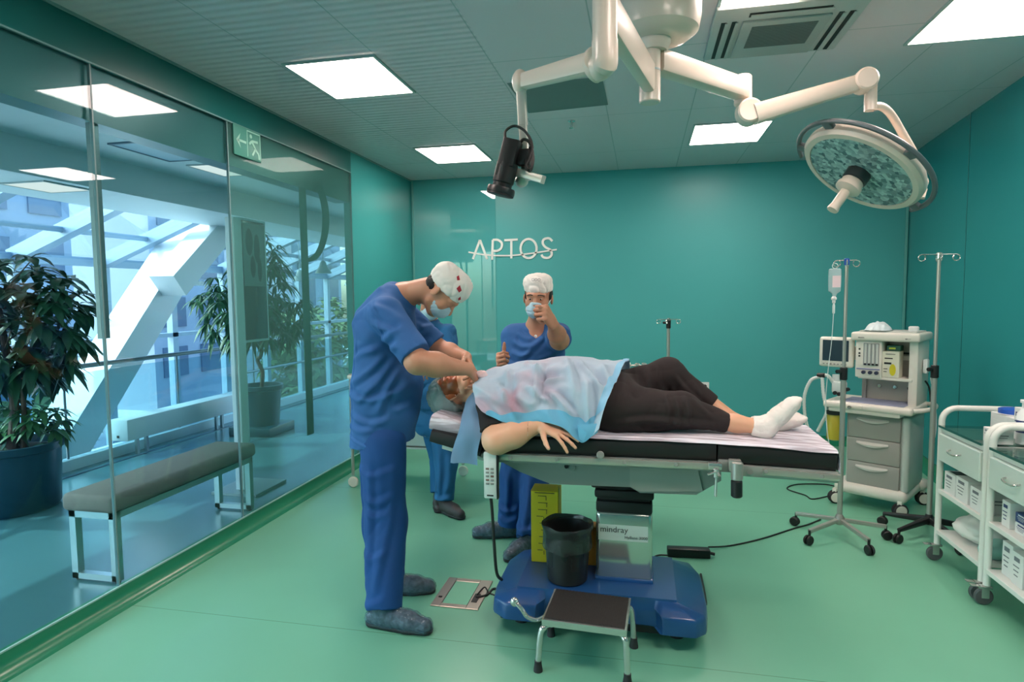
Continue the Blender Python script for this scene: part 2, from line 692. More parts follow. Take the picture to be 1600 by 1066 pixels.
def ceiling_light(x0, x1, y0, y1, label, zc=H, strength=None, nm='ceiling_light'):
    c = ((x0 + x1) / 2, (y0 + y1) / 2, zc)
    t = thing(nm, label, 'light', c, 'lit ceiling panels')
    f = MB()
    e = 0.016
    for (p, q) in (((x0 - e, y0 - e), (x0, y1 + e)), ((x1, y0 - e), (x1 + e, y1 + e)), ((x0, y0 - e), (x1, y0)), ((x0, y1), (x1, y1 + e))):
        f.span((p[0], p[1], zc - 0.012), (q[0], q[1], zc - 0.0005))
    part('frame', f, LF, t)
    part('diffuser', MB().span((x0, y0, zc - 0.008), (x1, y1, zc - 0.001)), strength or LM, t)
    return t


ceiling_light(-2.015, -1.475, 3.29, 3.90, 'large lit square panel in the ceiling nearest the glass wall')
ceiling_light(-2.01, -1.46, 5.34, 5.97, 'lit square panel over the back left corner')
ceiling_light(0.405, 0.975, 5.18, 5.82, 'lit square panel beside the lamp arm joint near the back wall')
ceiling_light(1.395, 1.95, 3.28, 3.80, 'lit square panel in the top right corner of the ceiling')
pa, pb = atz(1126, 6, H), atz(1242, 1, H)
ceiling_light(pa.x, pb.x, 2.75, 3.21, 'lit square panel at the top edge beside the air conditioner')
for (x, y, s_) in ((-2.01, 1.24, 'left'), (0.41, 0.9, 'middle'), (1.39, 1.2, 'right')):  # unseen panels added for illumination and reflections
    ceiling_light(x, x + 0.55, y, y + 0.6, 'added unseen ceiling light behind the camera on the %s' % s_)
# grey access panel, sprinkler
mb = MB().add([atz(792, 130, H - 0.004), atz(826, 177, H - 0.004), atz(950, 164, H - 0.004), atz(941, 121, H - 0.004)], [(0, 1, 2, 3)])
mb.add([atz(792, 130, H - 0.0005), atz(826, 177, H - 0.0005), atz(950, 164, H - 0.0005), atz(941, 121, H - 0.0005)], [(3, 2, 1, 0), (0, 1, 5, 4), (1, 2, 6, 5), (2, 3, 7, 6), (3, 0, 4, 7)])
mb.f = mb.f[:2] + [(0, 4, 5, 1), (1, 5, 6, 2), (2, 6, 7, 3), (3, 7, 4, 0)]
single('access_panel', mb, mat('dark_access_panel', (104, 118, 116), 0.5), 'dark grey flush access panel in the ceiling behind the camera arm', 'panel')
c = atz(893, 189, H)
t = thing('sprinkler', 'small chrome sprinkler head under the ceiling', 'sprinkler', c)
part('flange', MB().lathe(c, [(0.03, 0), (0.03, -0.004), (0.012, -0.012)]), CHROME, t)
part('nozzle', MB().lathe(c, [(0.009, -0.01), (0.009, -0.05), (0.018, -0.052), (0.018, -0.055)]), CHROME, t)

# cassette air conditioner
p = [atz(1098, 92, H), atz(1310, 68, H)]
AX0, AX1, AY0, AY1 = 0.42, 1.30, 3.12, 3.93
p1_, p2_ = atz(1098, 90, H), atz(1306, 66, H)
AX0, AX1, AY1 = p1_.x, p2_.x, (p1_.y + p2_.y) / 2
AY0 = AY1 - (AX1 - AX0) * 0.92
ac = thing('ceiling_air_conditioner', 'square cassette air conditioner with grille set in the ceiling', 'air conditioner', ((AX0 + AX1) / 2, (AY0 + AY1) / 2, H))
ACM = mat('air_conditioner_plastic', (172, 180, 177), 0.45)
part('panel', MB().span((AX0, AY0, H - 0.03), (AX1, AY1, H - 0.001), 0.012), ACM, ac)
gx0, gx1, gy0, gy1 = AX0 + 0.14, AX1 - 0.14, AY0 + 0.14, AY1 - 0.03
g = part('grille', MB().span((gx0, gy0, H - 0.042), (gx1, gy1, H - 0.029), 0.005), mat('grille_plastic', (160, 168, 165), 0.5), ac)
sl = MB()
for k in range(26):
    y = gy0 + 0.05 + (gy1 - gy0 - 0.2) * k / 25
    sl.span((gx0 + 0.05, y, H - 0.045), (gx1 - 0.05, y + 0.006, H - 0.041))
part('louvre', sl, mat('louvre_grey', (104, 112, 110), 0.5), g)
DARK = mat('dark_slot', (28, 32, 32), 0.6)
for (x0, x1, y0, y1) in ((AX0 + 0.04, AX0 + 0.065, gy0, gy1), (AX0 + 0.09, AX0 + 0.112, gy0, gy1), (AX1 - 0.065, AX1 - 0.04, gy0, gy1), (AX1 - 0.112, AX1 - 0.09, gy0, gy1), (gx0 + 0.02, gx1 - 0.02, AY0 + 0.06, AY0 + 0.10)):
    part('air_slot', MB().span((x0, y0, H - 0.033), (x1, y1, H - 0.028)), DARK, ac)
    q0, q1 = (x0 + x1) / 2, (y0 + y1) / 2
    part('vane', MB().box((q0 + 0.008, q1, H - 0.036), (x1 - x0 if x1 - x0 < 0.1 else x1 - x0, y1 - y0 if y1 - y0 > 0.1 else 0.02, 0.003)) if x1 - x0 > 0.1 else MB().box((q0 + 0.012, q1, H - 0.036), (0.012, y1 - y0, 0.004)), ACM, ac)

# lettering on the back wall
LET = mat('white_lettering', (228, 236, 232), 0.4)
wl = thing('wall_lettering', 'thin white letters APTOS with a curved line on the back wall', 'lettering', at(800, 390, YB - 0.01))


def L(x, y):
    return at(x, y, YB - 0.008)


def stroke(pts, r=0.0125):
    mb = MB()
    P = [Vector(p) for p in pts]
    rows = []
    for i, q in enumerate(P):
        t = (P[min(i + 1, len(P) - 1)] - P[max(i - 1, 0)]).normalized()
        s = Vector((-t.z, 0, t.x)) * r
        rows.append([q + s + Vector((0, -0.004, 0)), q - s + Vector((0, -0.004, 0)), q - s + Vector((0, 0.005, 0)), q + s + Vector((0, 0.005, 0))])
    return mb.loft(rows)


def px(pts, n=5):
    return spline([L(*p) for p in pts], n)


let = {}
m_ = stroke([L(739, 405), L(750, 375)])
m_.add(*(lambda k: (k.v, k.f))(stroke([L(750, 375), L(761, 405)])))
let['letter_a'] = m_
m_ = stroke([L(769, 406), L(770, 375)])
m_.add(*(lambda k: (k.v, k.f))(stroke(px([(770, 375), (778, 375), (784, 380), (783, 388), (777, 392), (770, 392)]))))
let['letter_p'] = m_
m_ = stroke([L(799, 404), L(799, 375)])
m_.add(*(lambda k: (k.v, k.f))(stroke([L(788, 375.5), L(809, 374.5)])))
let['letter_t'] = m_
m_ = stroke([L(826 + 12.5 * math.cos(k / 28 * 2 * PI), 388.5 + 15 * math.sin(k / 28 * 2 * PI)) for k in range(29)])
let['letter_o'] = m_
let['letter_s'] = stroke(px([(863, 377), (858, 372.5), (850, 374), (848, 380), (852, 386), (860, 391), (862, 398), (857, 403), (849, 402), (846, 398)]))
let['curved_line'] = stroke(px([(732, 394), (760, 398.5), (795, 399.5), (830, 396), (870, 390)]), 0.008)
for k, v in let.items():
    part(k, v, LET, wl)
# sockets on the back wall
c = at(1101, 609, YB - 0.006)
t = thing('wall_socket', 'white double wall socket low on the back wall', 'socket', c)
part('plate', MB().box(c, (0.09, 0.012, 0.16), 0, 0.004), WHITE, t)
part('outlet', MB().cyl(c + Vector((0, -0.008, 0.035)), c + Vector((0, -0.004, 0.035)), 0.022), RUBBER, t)
part('outlet', MB().cyl(c + Vector((0, -0.008, -0.035)), c + Vector((0, -0.004, -0.035)), 0.022), RUBBER, t)

# floor box
fb = thing('floor_box', 'flush steel framed floor socket box left of the table base', 'floor box', (-0.915, 2.99, 0))
A, B = (-1.04, 2.84), (-0.79, 3.155)
mb = MB()
for (p, q) in (((A[0], A[1]), (A[0] + 0.05, B[1])), ((B[0] - 0.065, A[1]), (B[0], B[1])), ((A[0] + 0.05, A[1]), (B[0] - 0.065, A[1] + 0.035)), ((A[0] + 0.05, B[1] - 0.035), (B[0] - 0.065, B[1]))):
    mb.span((p[0], p[1], 0.0), (q[0], q[1], 0.006), 0.002, 1)
part('frame', mb, mat('warm_steel', (168, 160, 150), 0.35, metal=0.9), fb)
part('lid_inlay', MB().span((A[0] + 0.053, A[1] + 0.038, 0.0), (B[0] - 0.068, B[1] - 0.038, 0.0045)), FLOOR, fb)
part('lid_gap', MB().span((A[0] + 0.049, A[1] + 0.033, 0.0), (B[0] - 0.063, B[1] - 0.033, 0.003)), DARK, fb)
part('cable_flap', MB().box((-0.83, 2.95, 0.006), (0.03, 0.09, 0.006), 0, 0.002), DARK, fb)
part('latch', MB().box((-1.015, 2.93, 0.007), (0.018, 0.012, 0.004)), BLACK, fb)


# ================================================================== CORRIDOR BEHIND THE GLASS
CW = mat('corridor_white', (214, 226, 230), 0.5)
CY1 = 15.0
mb = MB().span((-5.12, YF - 1.4, -0.12), (XL - 0.03, CY1, -0.001))
struct('floor_corridor', mb, FLOOR_C, 'blue grey corridor floor', 'floor')
struct('trim_9', MB().span((-4.99, YF - 1.4, -0.001), (-4.94, CY1, 0.003)), mat('dark_slot_drain', (24, 60, 78), 0.4), 'dark slot along the corridor floor edge')
CC = mat('corridor_ceiling_paint', (214, 226, 228), 0.5)
mb = MB().span((-4.6, YF - 1.4, 2.80), (XL - 0.09, CY1, 2.9))
mb.span((-5.55, YF - 1.4, 2.52), (-4.6, CY1, 3.1))
struct('ceiling_corridor', mb, CC, 'corridor ceiling with dropped beam', 'ceiling')
struct('wall_corridor', MB().span((-5.7, CY1, -0.1), (XL - 0.09, CY1 + 0.1, 2.9)), CW, 'white end wall of the corridor', 'wall')
CL = glow('corridor_light_panel', (255, 246, 240), 1.25)
ceiling_light(-3.67, -3.16, 3.18, 3.72, 'glowing panel standing for a reflected room light behind the first glass joint', 2.80, CL)  # glowing stand-in for the mirror image of a room ceiling panel
ceiling_light(-5.12, -4.70, 4.12, 4.55, 'pale lit panel under the dropped beam above the planter', 2.52, CL)
ceiling_light(-4.12, -3.62, 5.05, 5.55, 'pale lit panel in the corridor ceiling left of the reflected exit sign', 2.80, CL)
for k, y in enumerate((8.2, 11.0)):
    ceiling_light(-3.9, -3.4, y, y + 0.5, ['pale lit panel further along the corridor', 'pale lit panel near the corridor end'][k], 2.80, CL)
zz = 2.797
f = 1.25 / 1.07
pts = [atz(190, 230, 2.795), atz(270, 218, 2.795), atz(330, 243, 2.795), atz(265, 251, 2.795)]
x0, x1 = min(q.x for q in pts) * 0.5 + pts[3].x * 0.5, pts[2].x
ch = thing('ceiling_hatch', 'blue tinted square hatch in the corridor ceiling', 'hatch', (sum(q.x for q in pts) / 4, sum(q.y for q in pts) / 4, 2.795))
part('panel', MB().span((pts[3].x, pts[1].y, 2.79), (pts[1].x, pts[3].y, 2.80)), mat('hatch_blue', (140, 184, 204), 0.3), ch)
mb = MB()
e = 0.02
for (p, q) in (((pts[3].x - e, pts[1].y - e), (pts[3].x, pts[3].y + e)), ((pts[1].x, pts[1].y - e), (pts[1].x + e, pts[3].y + e)), ((pts[3].x, pts[1].y - e), (pts[1].x, pts[1].y)), ((pts[3].x, pts[3].y), (pts[1].x, pts[3].y + e))):
    mb.span((p[0], p[1], 2.786), (q[0], q[1], 2.80))
part('frame', mb, mat('hatch_frame', (70, 104, 120), 0.4), ch)
# grey bar standing for a reflection in the glass at the first joint
p = atx(162, 523, XL - 0.06)
struct('trim_10', MB().span((XL - 0.075, 2.60, 1.36), (XL - 0.05, 2.65, 2.43)), mat('reflection_grey', (120, 140, 140), 0.4, metal=0.4), 'grey bar standing for a reflection at the glass joint')

# balustrade along the atrium
BX = -5.17
bal = thing('glass_balustrade', 'glass balustrade with steel handrail along the atrium edge', 'balustrade', (BX, 6, 0))
part('handrail', MB().tube([(BX, YF - 1, 0.94), (BX, CY1 - 0.05, 0.94)], 0.024, 10), mat('rail_steel', (120, 136, 142), 0.35, metal=0.8), bal)
part('lower_rail', MB().tube([(BX, 6.9, 0.58), (BX, CY1 - 0.05, 0.58)], 0.018, 8), MATS['rail_steel'], bal)
part('kerb', MB().span((BX - 0.05, YF - 1.2, -0.12), (BX + 0.05, CY1 - 0.02, 0.10), 0.006), mat('kerb_grey', (164, 188, 196), 0.5), bal)
GB = glass('balustrade_glass', (214, 236, 240), 0.02)
yy = -2.4
while yy < CY1 - 1.4:
    part('glass_panel', MB().span((BX - 0.006, yy + 0.01, 0.10), (BX + 0.006, yy + 1.38, 0.88)), GB, bal)
    part('post', MB().cyl((BX, yy, 0.10), (BX, yy, 0.93), 0.011, n=10), MATS['rail_steel'], bal)
    yy += 1.4

# long low convector on feet
cv = thing('floor_convector', 'long white box convector on steel feet beside the balustrade', 'convector', (-4.96, 5.85, 0))
part('casing', MB().span((-5.06, 4.96, 0.19), (-4.86, 6.78, 0.40), 0.01), mat('convector_white', (206, 216, 218), 0.45), cv)
for y in (5.18, 5.30, 6.36, 6.46):
    part('leg', MB().span((-5.0, y, 0.0), (-4.97, y + 0.03, 0.20)), MATS['rail_steel'], cv)
part('socket', MB().span((-4.985, 4.956, 0.22), (-4.96, 4.962, 0.245)), DARK, cv)

# bench
bn = thing('corridor_bench', 'grey upholstered bench on steel frame behind the glass wall', 'bench', (-2.98, 3.2, 0))
q0, q1, q2 = atz(112, 905, 0), atz(188, 897, 0), atz(366, 800, 0)
bx0, bx1, by0, by1 = -3.10, -2.80, 2.74, 3.95
part('seat', MB().span((bx0 - 0.02, by0 - 0.03, 0.40), (bx1 + 0.02, by1 + 0.03, 0.50), 0.03, 3), mat('bench_fabric', (120, 116, 108), 0.8, noise=(30, 0.05)), bn)
BL = mat('bench_steel', (190, 205, 205), 0.3, metal=0.8)
mb = MB()
for y in (by0, by1 - 0.04):
    mb.span((bx0, y, 0.362), (bx1, y + 0.04, 0.398))
for x in (bx0, bx1 - 0.04):
    mb.span((x, by0, 0.362), (x + 0.04, by1, 0.398))
part('frame', mb, BL, bn)
for y in (by0, by1 - 0.04):
    for x in (bx0, bx1 - 0.04):
        part('leg', MB().span((x, y, 0.012), (x + 0.04, y + 0.04, 0.364)), BL, bn)
    part('foot_rail', MB().span((bx0, y, 0.012), (bx1, y + 0.04, 0.045)), BL, bn)
for x in (bx0 + 0.02, bx1 - 0.02):
    for y in (by0 + 0.02, by1 - 0.02):
        part('foot', MB().cyl((x, y, 0), (x, y, 0.014), 0.014, n=10), BLACK, bn)


# plants
LEAF = mat('dark_green_leaf', (30, 74, 46), 0.4, noise=(6, 0.35))
LEAF2 = mat('fresh_green_leaf', (52, 104, 58), 0.45, noise=(6, 0.3))
BARK = mat('tree_bark', (92, 74, 60), 0.85, noise=(18, 0.25))
SOIL = mat('potting_soil', (54, 42, 34), 0.95, noise=(40, 0.3))


def leaf(mb, p, d, ln, wd, droop):
    d = Vector(d).normalized()
    s = d.cross(Vector((0, 0, 1)))
    if s.length < 0.05:
        s = Vector((1, 0, 0))
    s.normalize()
    n = s.cross(d)
    prof = (0.12, 0.75, 1.0, 0.62, 0.0)
    rows = []
    for k, wv in enumerate(prof):
        t = k / (len(prof) - 1)
        c = Vector(p) + d * ln * t + Vector((0, 0, -droop * ln * t * t))
        rows.append([c - s * wd * wv + n * wd * 0.25 * wv, c, c + s * wd * wv + n * wd * 0.25 * wv])
    mb.sheet(rows)


def tree_foliage(c, rad, nclump, nleaf, ln, wd, rng, droop=0.55):
    mb = MB()
    for _ in range(nclump):
        while True:
            u = Vector((rng.uniform(-1, 1), rng.uniform(-1, 1), rng.uniform(-1, 1)))
            if 0.2 < u.length < 1:
                break
        p = Vector(c) + Vector((u.x * rad[0], u.y * rad[1], u.z * rad[2]))
        for k in range(nleaf):
            a_ = 2 * PI * k / nleaf + rng.uniform(-0.3, 0.3)
            d = Vector((math.cos(a_), math.sin(a_), rng.uniform(-0.7, 0.5))) + u * 0.5
            leaf(mb, p, d, ln * rng.uniform(0.7, 1.2), wd * rng.uniform(0.8, 1.2), droop)
    return mb


POT = mat('dark_blue_planter', (22, 62, 74), 0.28)
pl = thing('potted_tree', 'broad leaved indoor tree in a dark round planter at left edge', 'plant', (-5.0 + 0.62, 3.55, 0))
pc = Vector((-4.62, 3.66, 0))
pl.location = pc
part('planter', MB().lathe(pc, [(0.27, 0), (0.285, 0.02), (0.305, 0.44), (0.325, 0.45), (0.325, 0.50), (0.295, 0.50), (0.29, 0.44), (0.0, 0.44)], n=40), POT, pl)
part('soil', MB().lathe(pc, [(0.289, 0.43), (0.2, 0.455), (0.0, 0.46)], n=24), SOIL, pl)
trk = MB().tube(spline([pc + Vector((0.02, -0.02, 0.44)), pc + Vector((0.05, 0, 0.75)), pc + Vector((0.0, 0.02, 1.05)), pc + Vector((-0.03, 0, 1.5))]), 0.038, 10, r2=0.02)
trk.tube(spline([pc + Vector((0.08, 0.02, 0.44)), pc + Vector((0.10, 0.03, 0.8)), pc + Vector((0.07, 0.05, 1.2))]), 0.02, 8, r2=0.012)
for k in range(14):
    a_ = k * 2.4
    trk.tube([pc + Vector((0.0, 0.0, 0.95 + 0.05 * k)), pc + Vector((0.38 * math.cos(a_), 0.38 * math.sin(a_), 1.05 + 0.06 * k))], 0.008, 5, r2=0.004)
part('trunk', trk, BARK, pl)
rg = random.Random(3)
fo = tree_foliage(pc + Vector((-0.02, 0.1, 1.40)), (0.46, 0.46, 0.55), 120, 7, 0.19, 0.034, rg)
part('foliage', fo, LEAF, pl, sharp=0)
lo = tree_foliage(pc + Vector((0.10, 0.12, 0.66)), (0.22, 0.22, 0.22), 26, 7, 0.13, 0.022, rg)
part('low_foliage', lo, LEAF2, pl, sharp=0)

pc = Vector((-4.35, 6.35, 0))
p2 = thing('potted_tree', 'slender tree in a dark pot on a plinth behind the green glass', 'plant', pc)
part('plinth', MB().span(pc + Vector((-0.26, -0.26, 0)), pc + Vector((0.26, 0.26, 0.10)), 0.01), POT, p2)
part('planter', MB().lathe(pc, [(0.19, 0.10), (0.22, 0.50), (0.245, 0.51), (0.245, 0.56), (0.22, 0.56), (0.21, 0.50), (0, 0.5)], n=32), POT, p2)
part('trunk', MB().tube(spline([pc + Vector((0, 0, 0.5)), pc + Vector((0.03, 0, 0.7)), pc + Vector((-0.03, 0, 0.85)), pc + Vector((0.03, 0, 1.0)), pc + Vector((0, 0, 1.9))]), 0.022, 8), BARK, p2)
fo = tree_foliage(pc + Vector((-0.05, 0, 1.48)), (0.62, 0.6, 0.52), 120, 8, 0.17, 0.020, rg, 0.8)
tp = tree_foliage(pc + Vector((0.05, 0, 2.05)), (0.22, 0.22, 0.30), 26, 7, 0.17, 0.018, rg, 0.7)
fo.add(tp.v, tp.f)
part('foliage', fo, mat('dim_green_leaf', (44, 92, 52), 0.45, noise=(6, 0.3)), p2, sharp=0)

# signage display
DX = -3.16
ds = thing('signage_display', 'tall portrait screen on a white post behind the glass', 'display', (DX, 4.35, 0))
part('post', MB().span((DX - 0.05, 4.30, 0.0), (DX + 0.03, 4.40, 2.2), 0.008), CW, ds)
part('base', MB().span((DX - 0.2, 4.2, 0.0), (DX + 0.2, 4.62, 0.02)), GREYM, ds)
sc_ = part('screen', MB().span((DX - 0.02, 4.41, 1.22), (DX + 0.02, 4.72, 2.19), 0.006), mat('screen_black', (16, 20, 24), 0.12), ds)
mb = MB()
q = DX + 0.0215
for (y, z, yy, zz_) in ((4.5, 2.02, 0.05, 0.11), (4.6, 1.97, 0.04, 0.12), (4.54, 1.82, 0.035, 0.09), (4.63, 1.80, 0.03, 0.1)):
    mb.ell((q, y, z), (0.0012, yy, zz_), 14, 8)
part('screen_shapes', mb, mat('screen_dark_shape', (40, 44, 48), 0.3), sc_)
part('screen_upper', MB().span((DX + 0.0195, 4.42, 1.66), (DX + 0.0205, 4.715, 2.17)), mat('screen_grey', (120, 134, 136), 0.25), sc_)
part('bezel', MB().span((DX - 0.03, 4.385, 1.20), (DX + 0.012, 4.745, 2.21), 0.006), CW, ds)

# reflection of an exit sign, built as a faint board on the pane
ex = thing('exit_sign_reflection', 'faint reflection of a green exit sign with arrow and running figure, built on the pane', 'sign', atx(388, 225, -2.606))
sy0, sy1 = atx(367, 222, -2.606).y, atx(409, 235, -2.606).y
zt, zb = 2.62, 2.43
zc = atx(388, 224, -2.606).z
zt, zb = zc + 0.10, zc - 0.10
part('board', MB().span((-2.6235, sy0, zb), (-2.612, sy1, zt), 0.003), mat('reflection_green', (70, 140, 128), 0.4), ex)
SG = mat('reflection_pale', (150, 206, 190), 0.4)
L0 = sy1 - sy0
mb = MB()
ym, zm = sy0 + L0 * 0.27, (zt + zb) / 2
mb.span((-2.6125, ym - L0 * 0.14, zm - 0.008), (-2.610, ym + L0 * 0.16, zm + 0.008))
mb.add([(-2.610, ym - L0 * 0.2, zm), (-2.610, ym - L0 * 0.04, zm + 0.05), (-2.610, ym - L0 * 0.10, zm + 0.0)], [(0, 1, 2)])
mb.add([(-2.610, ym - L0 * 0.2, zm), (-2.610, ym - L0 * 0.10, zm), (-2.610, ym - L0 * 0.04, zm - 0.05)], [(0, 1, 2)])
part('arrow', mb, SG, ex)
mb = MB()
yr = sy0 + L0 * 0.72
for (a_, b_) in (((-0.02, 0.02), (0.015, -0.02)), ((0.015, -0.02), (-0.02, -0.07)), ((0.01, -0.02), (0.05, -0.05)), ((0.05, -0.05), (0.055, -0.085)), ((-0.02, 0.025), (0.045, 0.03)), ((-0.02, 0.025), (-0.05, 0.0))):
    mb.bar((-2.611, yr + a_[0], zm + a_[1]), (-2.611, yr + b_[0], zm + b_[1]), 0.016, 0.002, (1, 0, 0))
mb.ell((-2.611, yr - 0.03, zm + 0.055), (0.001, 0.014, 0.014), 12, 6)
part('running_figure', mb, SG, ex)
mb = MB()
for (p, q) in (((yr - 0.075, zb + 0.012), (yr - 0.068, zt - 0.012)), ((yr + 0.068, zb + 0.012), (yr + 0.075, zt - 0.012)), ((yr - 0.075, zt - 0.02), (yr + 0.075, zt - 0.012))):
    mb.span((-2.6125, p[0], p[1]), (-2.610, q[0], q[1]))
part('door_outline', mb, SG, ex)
# pendant lamps far down the corridor
PM = mat('pendant_grey', (140, 160, 160), 0.4)
for k, (x, y, Yp) in enumerate(((505, 417, 8.6), (548, 438, 10.5), (468, 430, 9.6))):
    c = at(x, y, Yp)
    t = thing('pendant_lamp', ['grey bell shaped pendant lamp nearest in the corridor', 'grey bell shaped pendant lamp beside the end panel edge', 'grey bell shaped pendant lamp behind the printed ribbon band'][k], 'lamp', c, 'corridor pendant lamps')
    part('shade', MB().lathe(c, [(0.125, -0.10), (0.10, -0.05), (0.06, 0.0), (0.045, 0.06), (0.02, 0.09)], cap=True), PM, t)
    part('cord', MB().cyl(c + Vector((0, 0, 0.09)), (c.x, c.y, 2.80), 0.006, n=6), PM, t)

# atrium: white diagonal beam, facade, skylight
BM = mat('beam_white', (222, 228, 232), 0.45)
pts = [atx(75, 725, -6.0), atx(262, 425, -6.0)]
db = MB()
u = (pts[1] - pts[0])
db.bar(pts[0] - u * 0.6, pts[1] + u * 0.25, 0.34, 0.47, (1, 0, 0))
struct('beam_diagonal', db, BM, 'large white diagonal steel beam in the atrium', 'beam')
db = MB()
p, q = atx(268, 440, -5.6), atx(372, 320, -5.6)
u = q - p
db.bar(p - u * 0.05, q + u * 0.5, 0.3, 0.34, (1, 0, 0))
db.bar(p + Vector((0, 0.0, 0.0)), p + Vector((0, 0.42, -0.02)), 0.26, 0.05, (0, 0, 1))
struct('beam_upper', db, BM, 'white upper steel beam rising to the right', 'beam')
FX = -7.0
FM = mat('facade_frame', (146, 170, 190), 0.4, metal=0.3)
TZ = 2.06
fr = MB()
fr.span((FX - 0.06, -3, TZ - 0.06), (FX + 0.06, CY1 + 3, TZ + 0.05))
fr.span((FX - 0.05, -3, 1.0), (FX + 0.05, CY1 + 3, 1.06))
fr.span((FX - 0.05, -3, -0.9), (FX + 0.05, CY1 + 3, -0.8))
y = -2.6
while y < CY1 + 2:
    fr.span((FX - 0.05, y, -3), (FX + 0.05, y + 0.11, TZ))
    fr.bar((FX, y + 0.05, TZ), (-5.5, y + 0.05, 2.62), 0.13, 0.16, (0, 0, 1))
    y += 1.18
fr.bar((FX + 0.75, -3, TZ + 0.28), (FX + 0.75, CY1 + 3, TZ + 0.28), 0.05, 0.06)
struct('window_5', fr, FM, 'steel frame of the atrium facade and skylight', 'window')
SKG = glass('skylight_glass', (226, 238, 244), 0.02)
mb = MB().add([(FX, -3, TZ), (FX, CY1 + 3, TZ), (-5.5, CY1 + 3, 2.60), (-5.5, -3, 2.60)], [(0, 1, 2, 3)])
mb.add([(FX, -3, -3), (FX, CY1 + 3, -3), (FX, CY1 + 3, TZ), (FX, -3, TZ)], [(0, 1, 2, 3)])
struct('glazing', mb, SKG, parent=D.objects['window_5'])
# lower landing in the atrium
mb = MB().span((-6.9, 2, -3.0), (-5.3, CY1, -2.9))
mb.span((-6.9, 4.2, -0.55), (-6.3, 7.0, -0.35)).span((-6.9, 4.2, -3), (-6.5, 6.6, -0.5))
struct('floor_atrium', mb, CW, 'white landing down in the atrium', 'floor')
# outside: neighbouring buildings, hedge, ground
struct('ground', MB().span((-60, -30, -3.3), (-7.1, 60, -3.1)), mat('pale_paving', (196, 200, 196), 0.8, noise=(0.4, 0.06)), 'pale paving outside', 'ground')
OB = mat('pale_building', (160, 174, 190), 0.7)
OG = mat('building_window', (84, 108, 136), 0.15)


def building(cx, cy, sx, sy, h, label, cols, rows_):
    t = thing('building', label, 'building', (cx, cy, -3.1))
    part('wall', MB().span((cx - sx / 2, cy - sy / 2, -3.1), (cx + sx / 2, cy + sy / 2, h)), OB, t)
    x = cx + sx / 2
    for i in range(cols):
        for j in range(rows_):
            y = cy - sy / 2 + sy * (i + 0.5) / cols
            z = -2.2 + (h + 1.8) * (j + 0.5) / rows_
            part('window', MB().box((x + 0.03, y, z), (0.08, sy / cols * 0.62, (h + 1.8) / rows_ * 0.6)), OG, t)
    return t


building(-22, 13, 6, 9, 10.5, 'pale office block with dark windows seen above the planter', 5, 6)
building(-24, 30, 8, 16, 9.0, 'long pale block behind the diagonal beam', 7, 5)
building(-15, 24, 3, 4, 4.0, 'small pale pavilion between the facade posts', 2, 2)
HG = mat('hedge_green', (118, 142, 88), 0.8, noise=(9, 0.4))
for k, (x, y, rx, rz, lb) in enumerate(((-10.5, 8.3, 1.0, 2.0, 'round green shrub outside left of the diagonal beam'), (-10.0, 16.5, 1.2, 2.1, 'round green shrub outside behind the potted tree on plinth'), (-11.5, 21.5, 1.6, 2.2, 'round green shrub outside at far right'))):
    rg2 = random.Random(k)
    t = thing('shrub', lb, 'shrub', (x, y, -3.1))
    part('stem', MB().cyl((x, y, -3.1), (x, y, -1), 0.08), BARK, t)
    part('foliage', tree_foliage(Vector((x, y, -0.6)), (rx, rx, rz), 240, 6, 0.36, 0.10, rg2, 0.4), HG, t, sharp=0)


# ================================================================== OPERATING TABLE
TY0, TY1 = 2.70, 3.22
TBLUE = mat('navy_table_cover', (30, 74, 128), 0.32, coat=0.3)
TGREY = mat('table_grey_paint', (126, 132, 128), 0.4)
MATT = mat('black_table_pad', (24, 23, 24), 0.5)
ot = thing('operating_table', 'long operating table with black pad, steel rails and navy blue base', 'operating table', (-0.2, 2.95, 0))
foot = [(-0.69, 2.80), (-0.675, 2.69), (-0.61, 2.635), (-0.47, 2.635), (-0.435, 2.705), (0.065, 2.705), (0.095, 2.635), (0.235, 2.635), (0.28, 2.68), (0.295, 2.80), (0.295, 3.10), (0.25, 3.24), (-0.64, 3.24), (-0.69, 3.10)]
fine = []
for i in range(len(foot)):
    p, q = Vector(foot[i]), Vector(foot[(i + 1) % len(foot)])
    for k in range(4):
        fine.append(p.lerp(q, 0.06 + 0.88 * k / 3))
fc = Vector((-0.2, 2.94))


def fring(s_, z, clampit=False):
    out = []
    for p in fine:
        v = fc + (p - fc) * s_
        if clampit:
            v = Vector((min(max(v.x, -0.565), 0.155), min(max(v.y, 2.715), 3.17)))
        out.append(Vector((v.x, v.y, z)))
    return out


b_ = MB().loft([fring(0.965, 0.078), fring(0.995, 0.084), fring(1.0, 0.095), fring(0.992, 0.145), fring(0.985, 0.155), fring(0.965, 0.163), fring(0.985, 0.196, True), fring(0.975, 0.203, True), fring(0.955, 0.206, True)])
base = part('base_cover', b_, TBLUE, ot)
part('base_skirt', MB().box((-0.2, 2.955, 0.062), (0.90, 0.48, 0.045), 0, 0.01), BLACK, ot)
for (x, y) in ((-0.56, 2.80), (-0.56, 3.11), (0.16, 2.80), (0.16, 3.11)):
    part('foot_pad', MB().cyl((x, y, 0), (x, y, 0.05), 0.035, n=16), RUBBER, ot)
mb = MB().tube(spline([at(804, 940, 2.64), at(806, 942, 2.61), at(815, 952, 2.60), at(824, 964, 2.60), at(838, 969, 2.60), at(850, 964, 2.615), at(853, 960, 2.65)], 5), 0.010, 10)
mb.ell(at(804, 941, 2.612), (0.020, 0.014, 0.022))
part('brake_lever', mb, CHROME, ot)
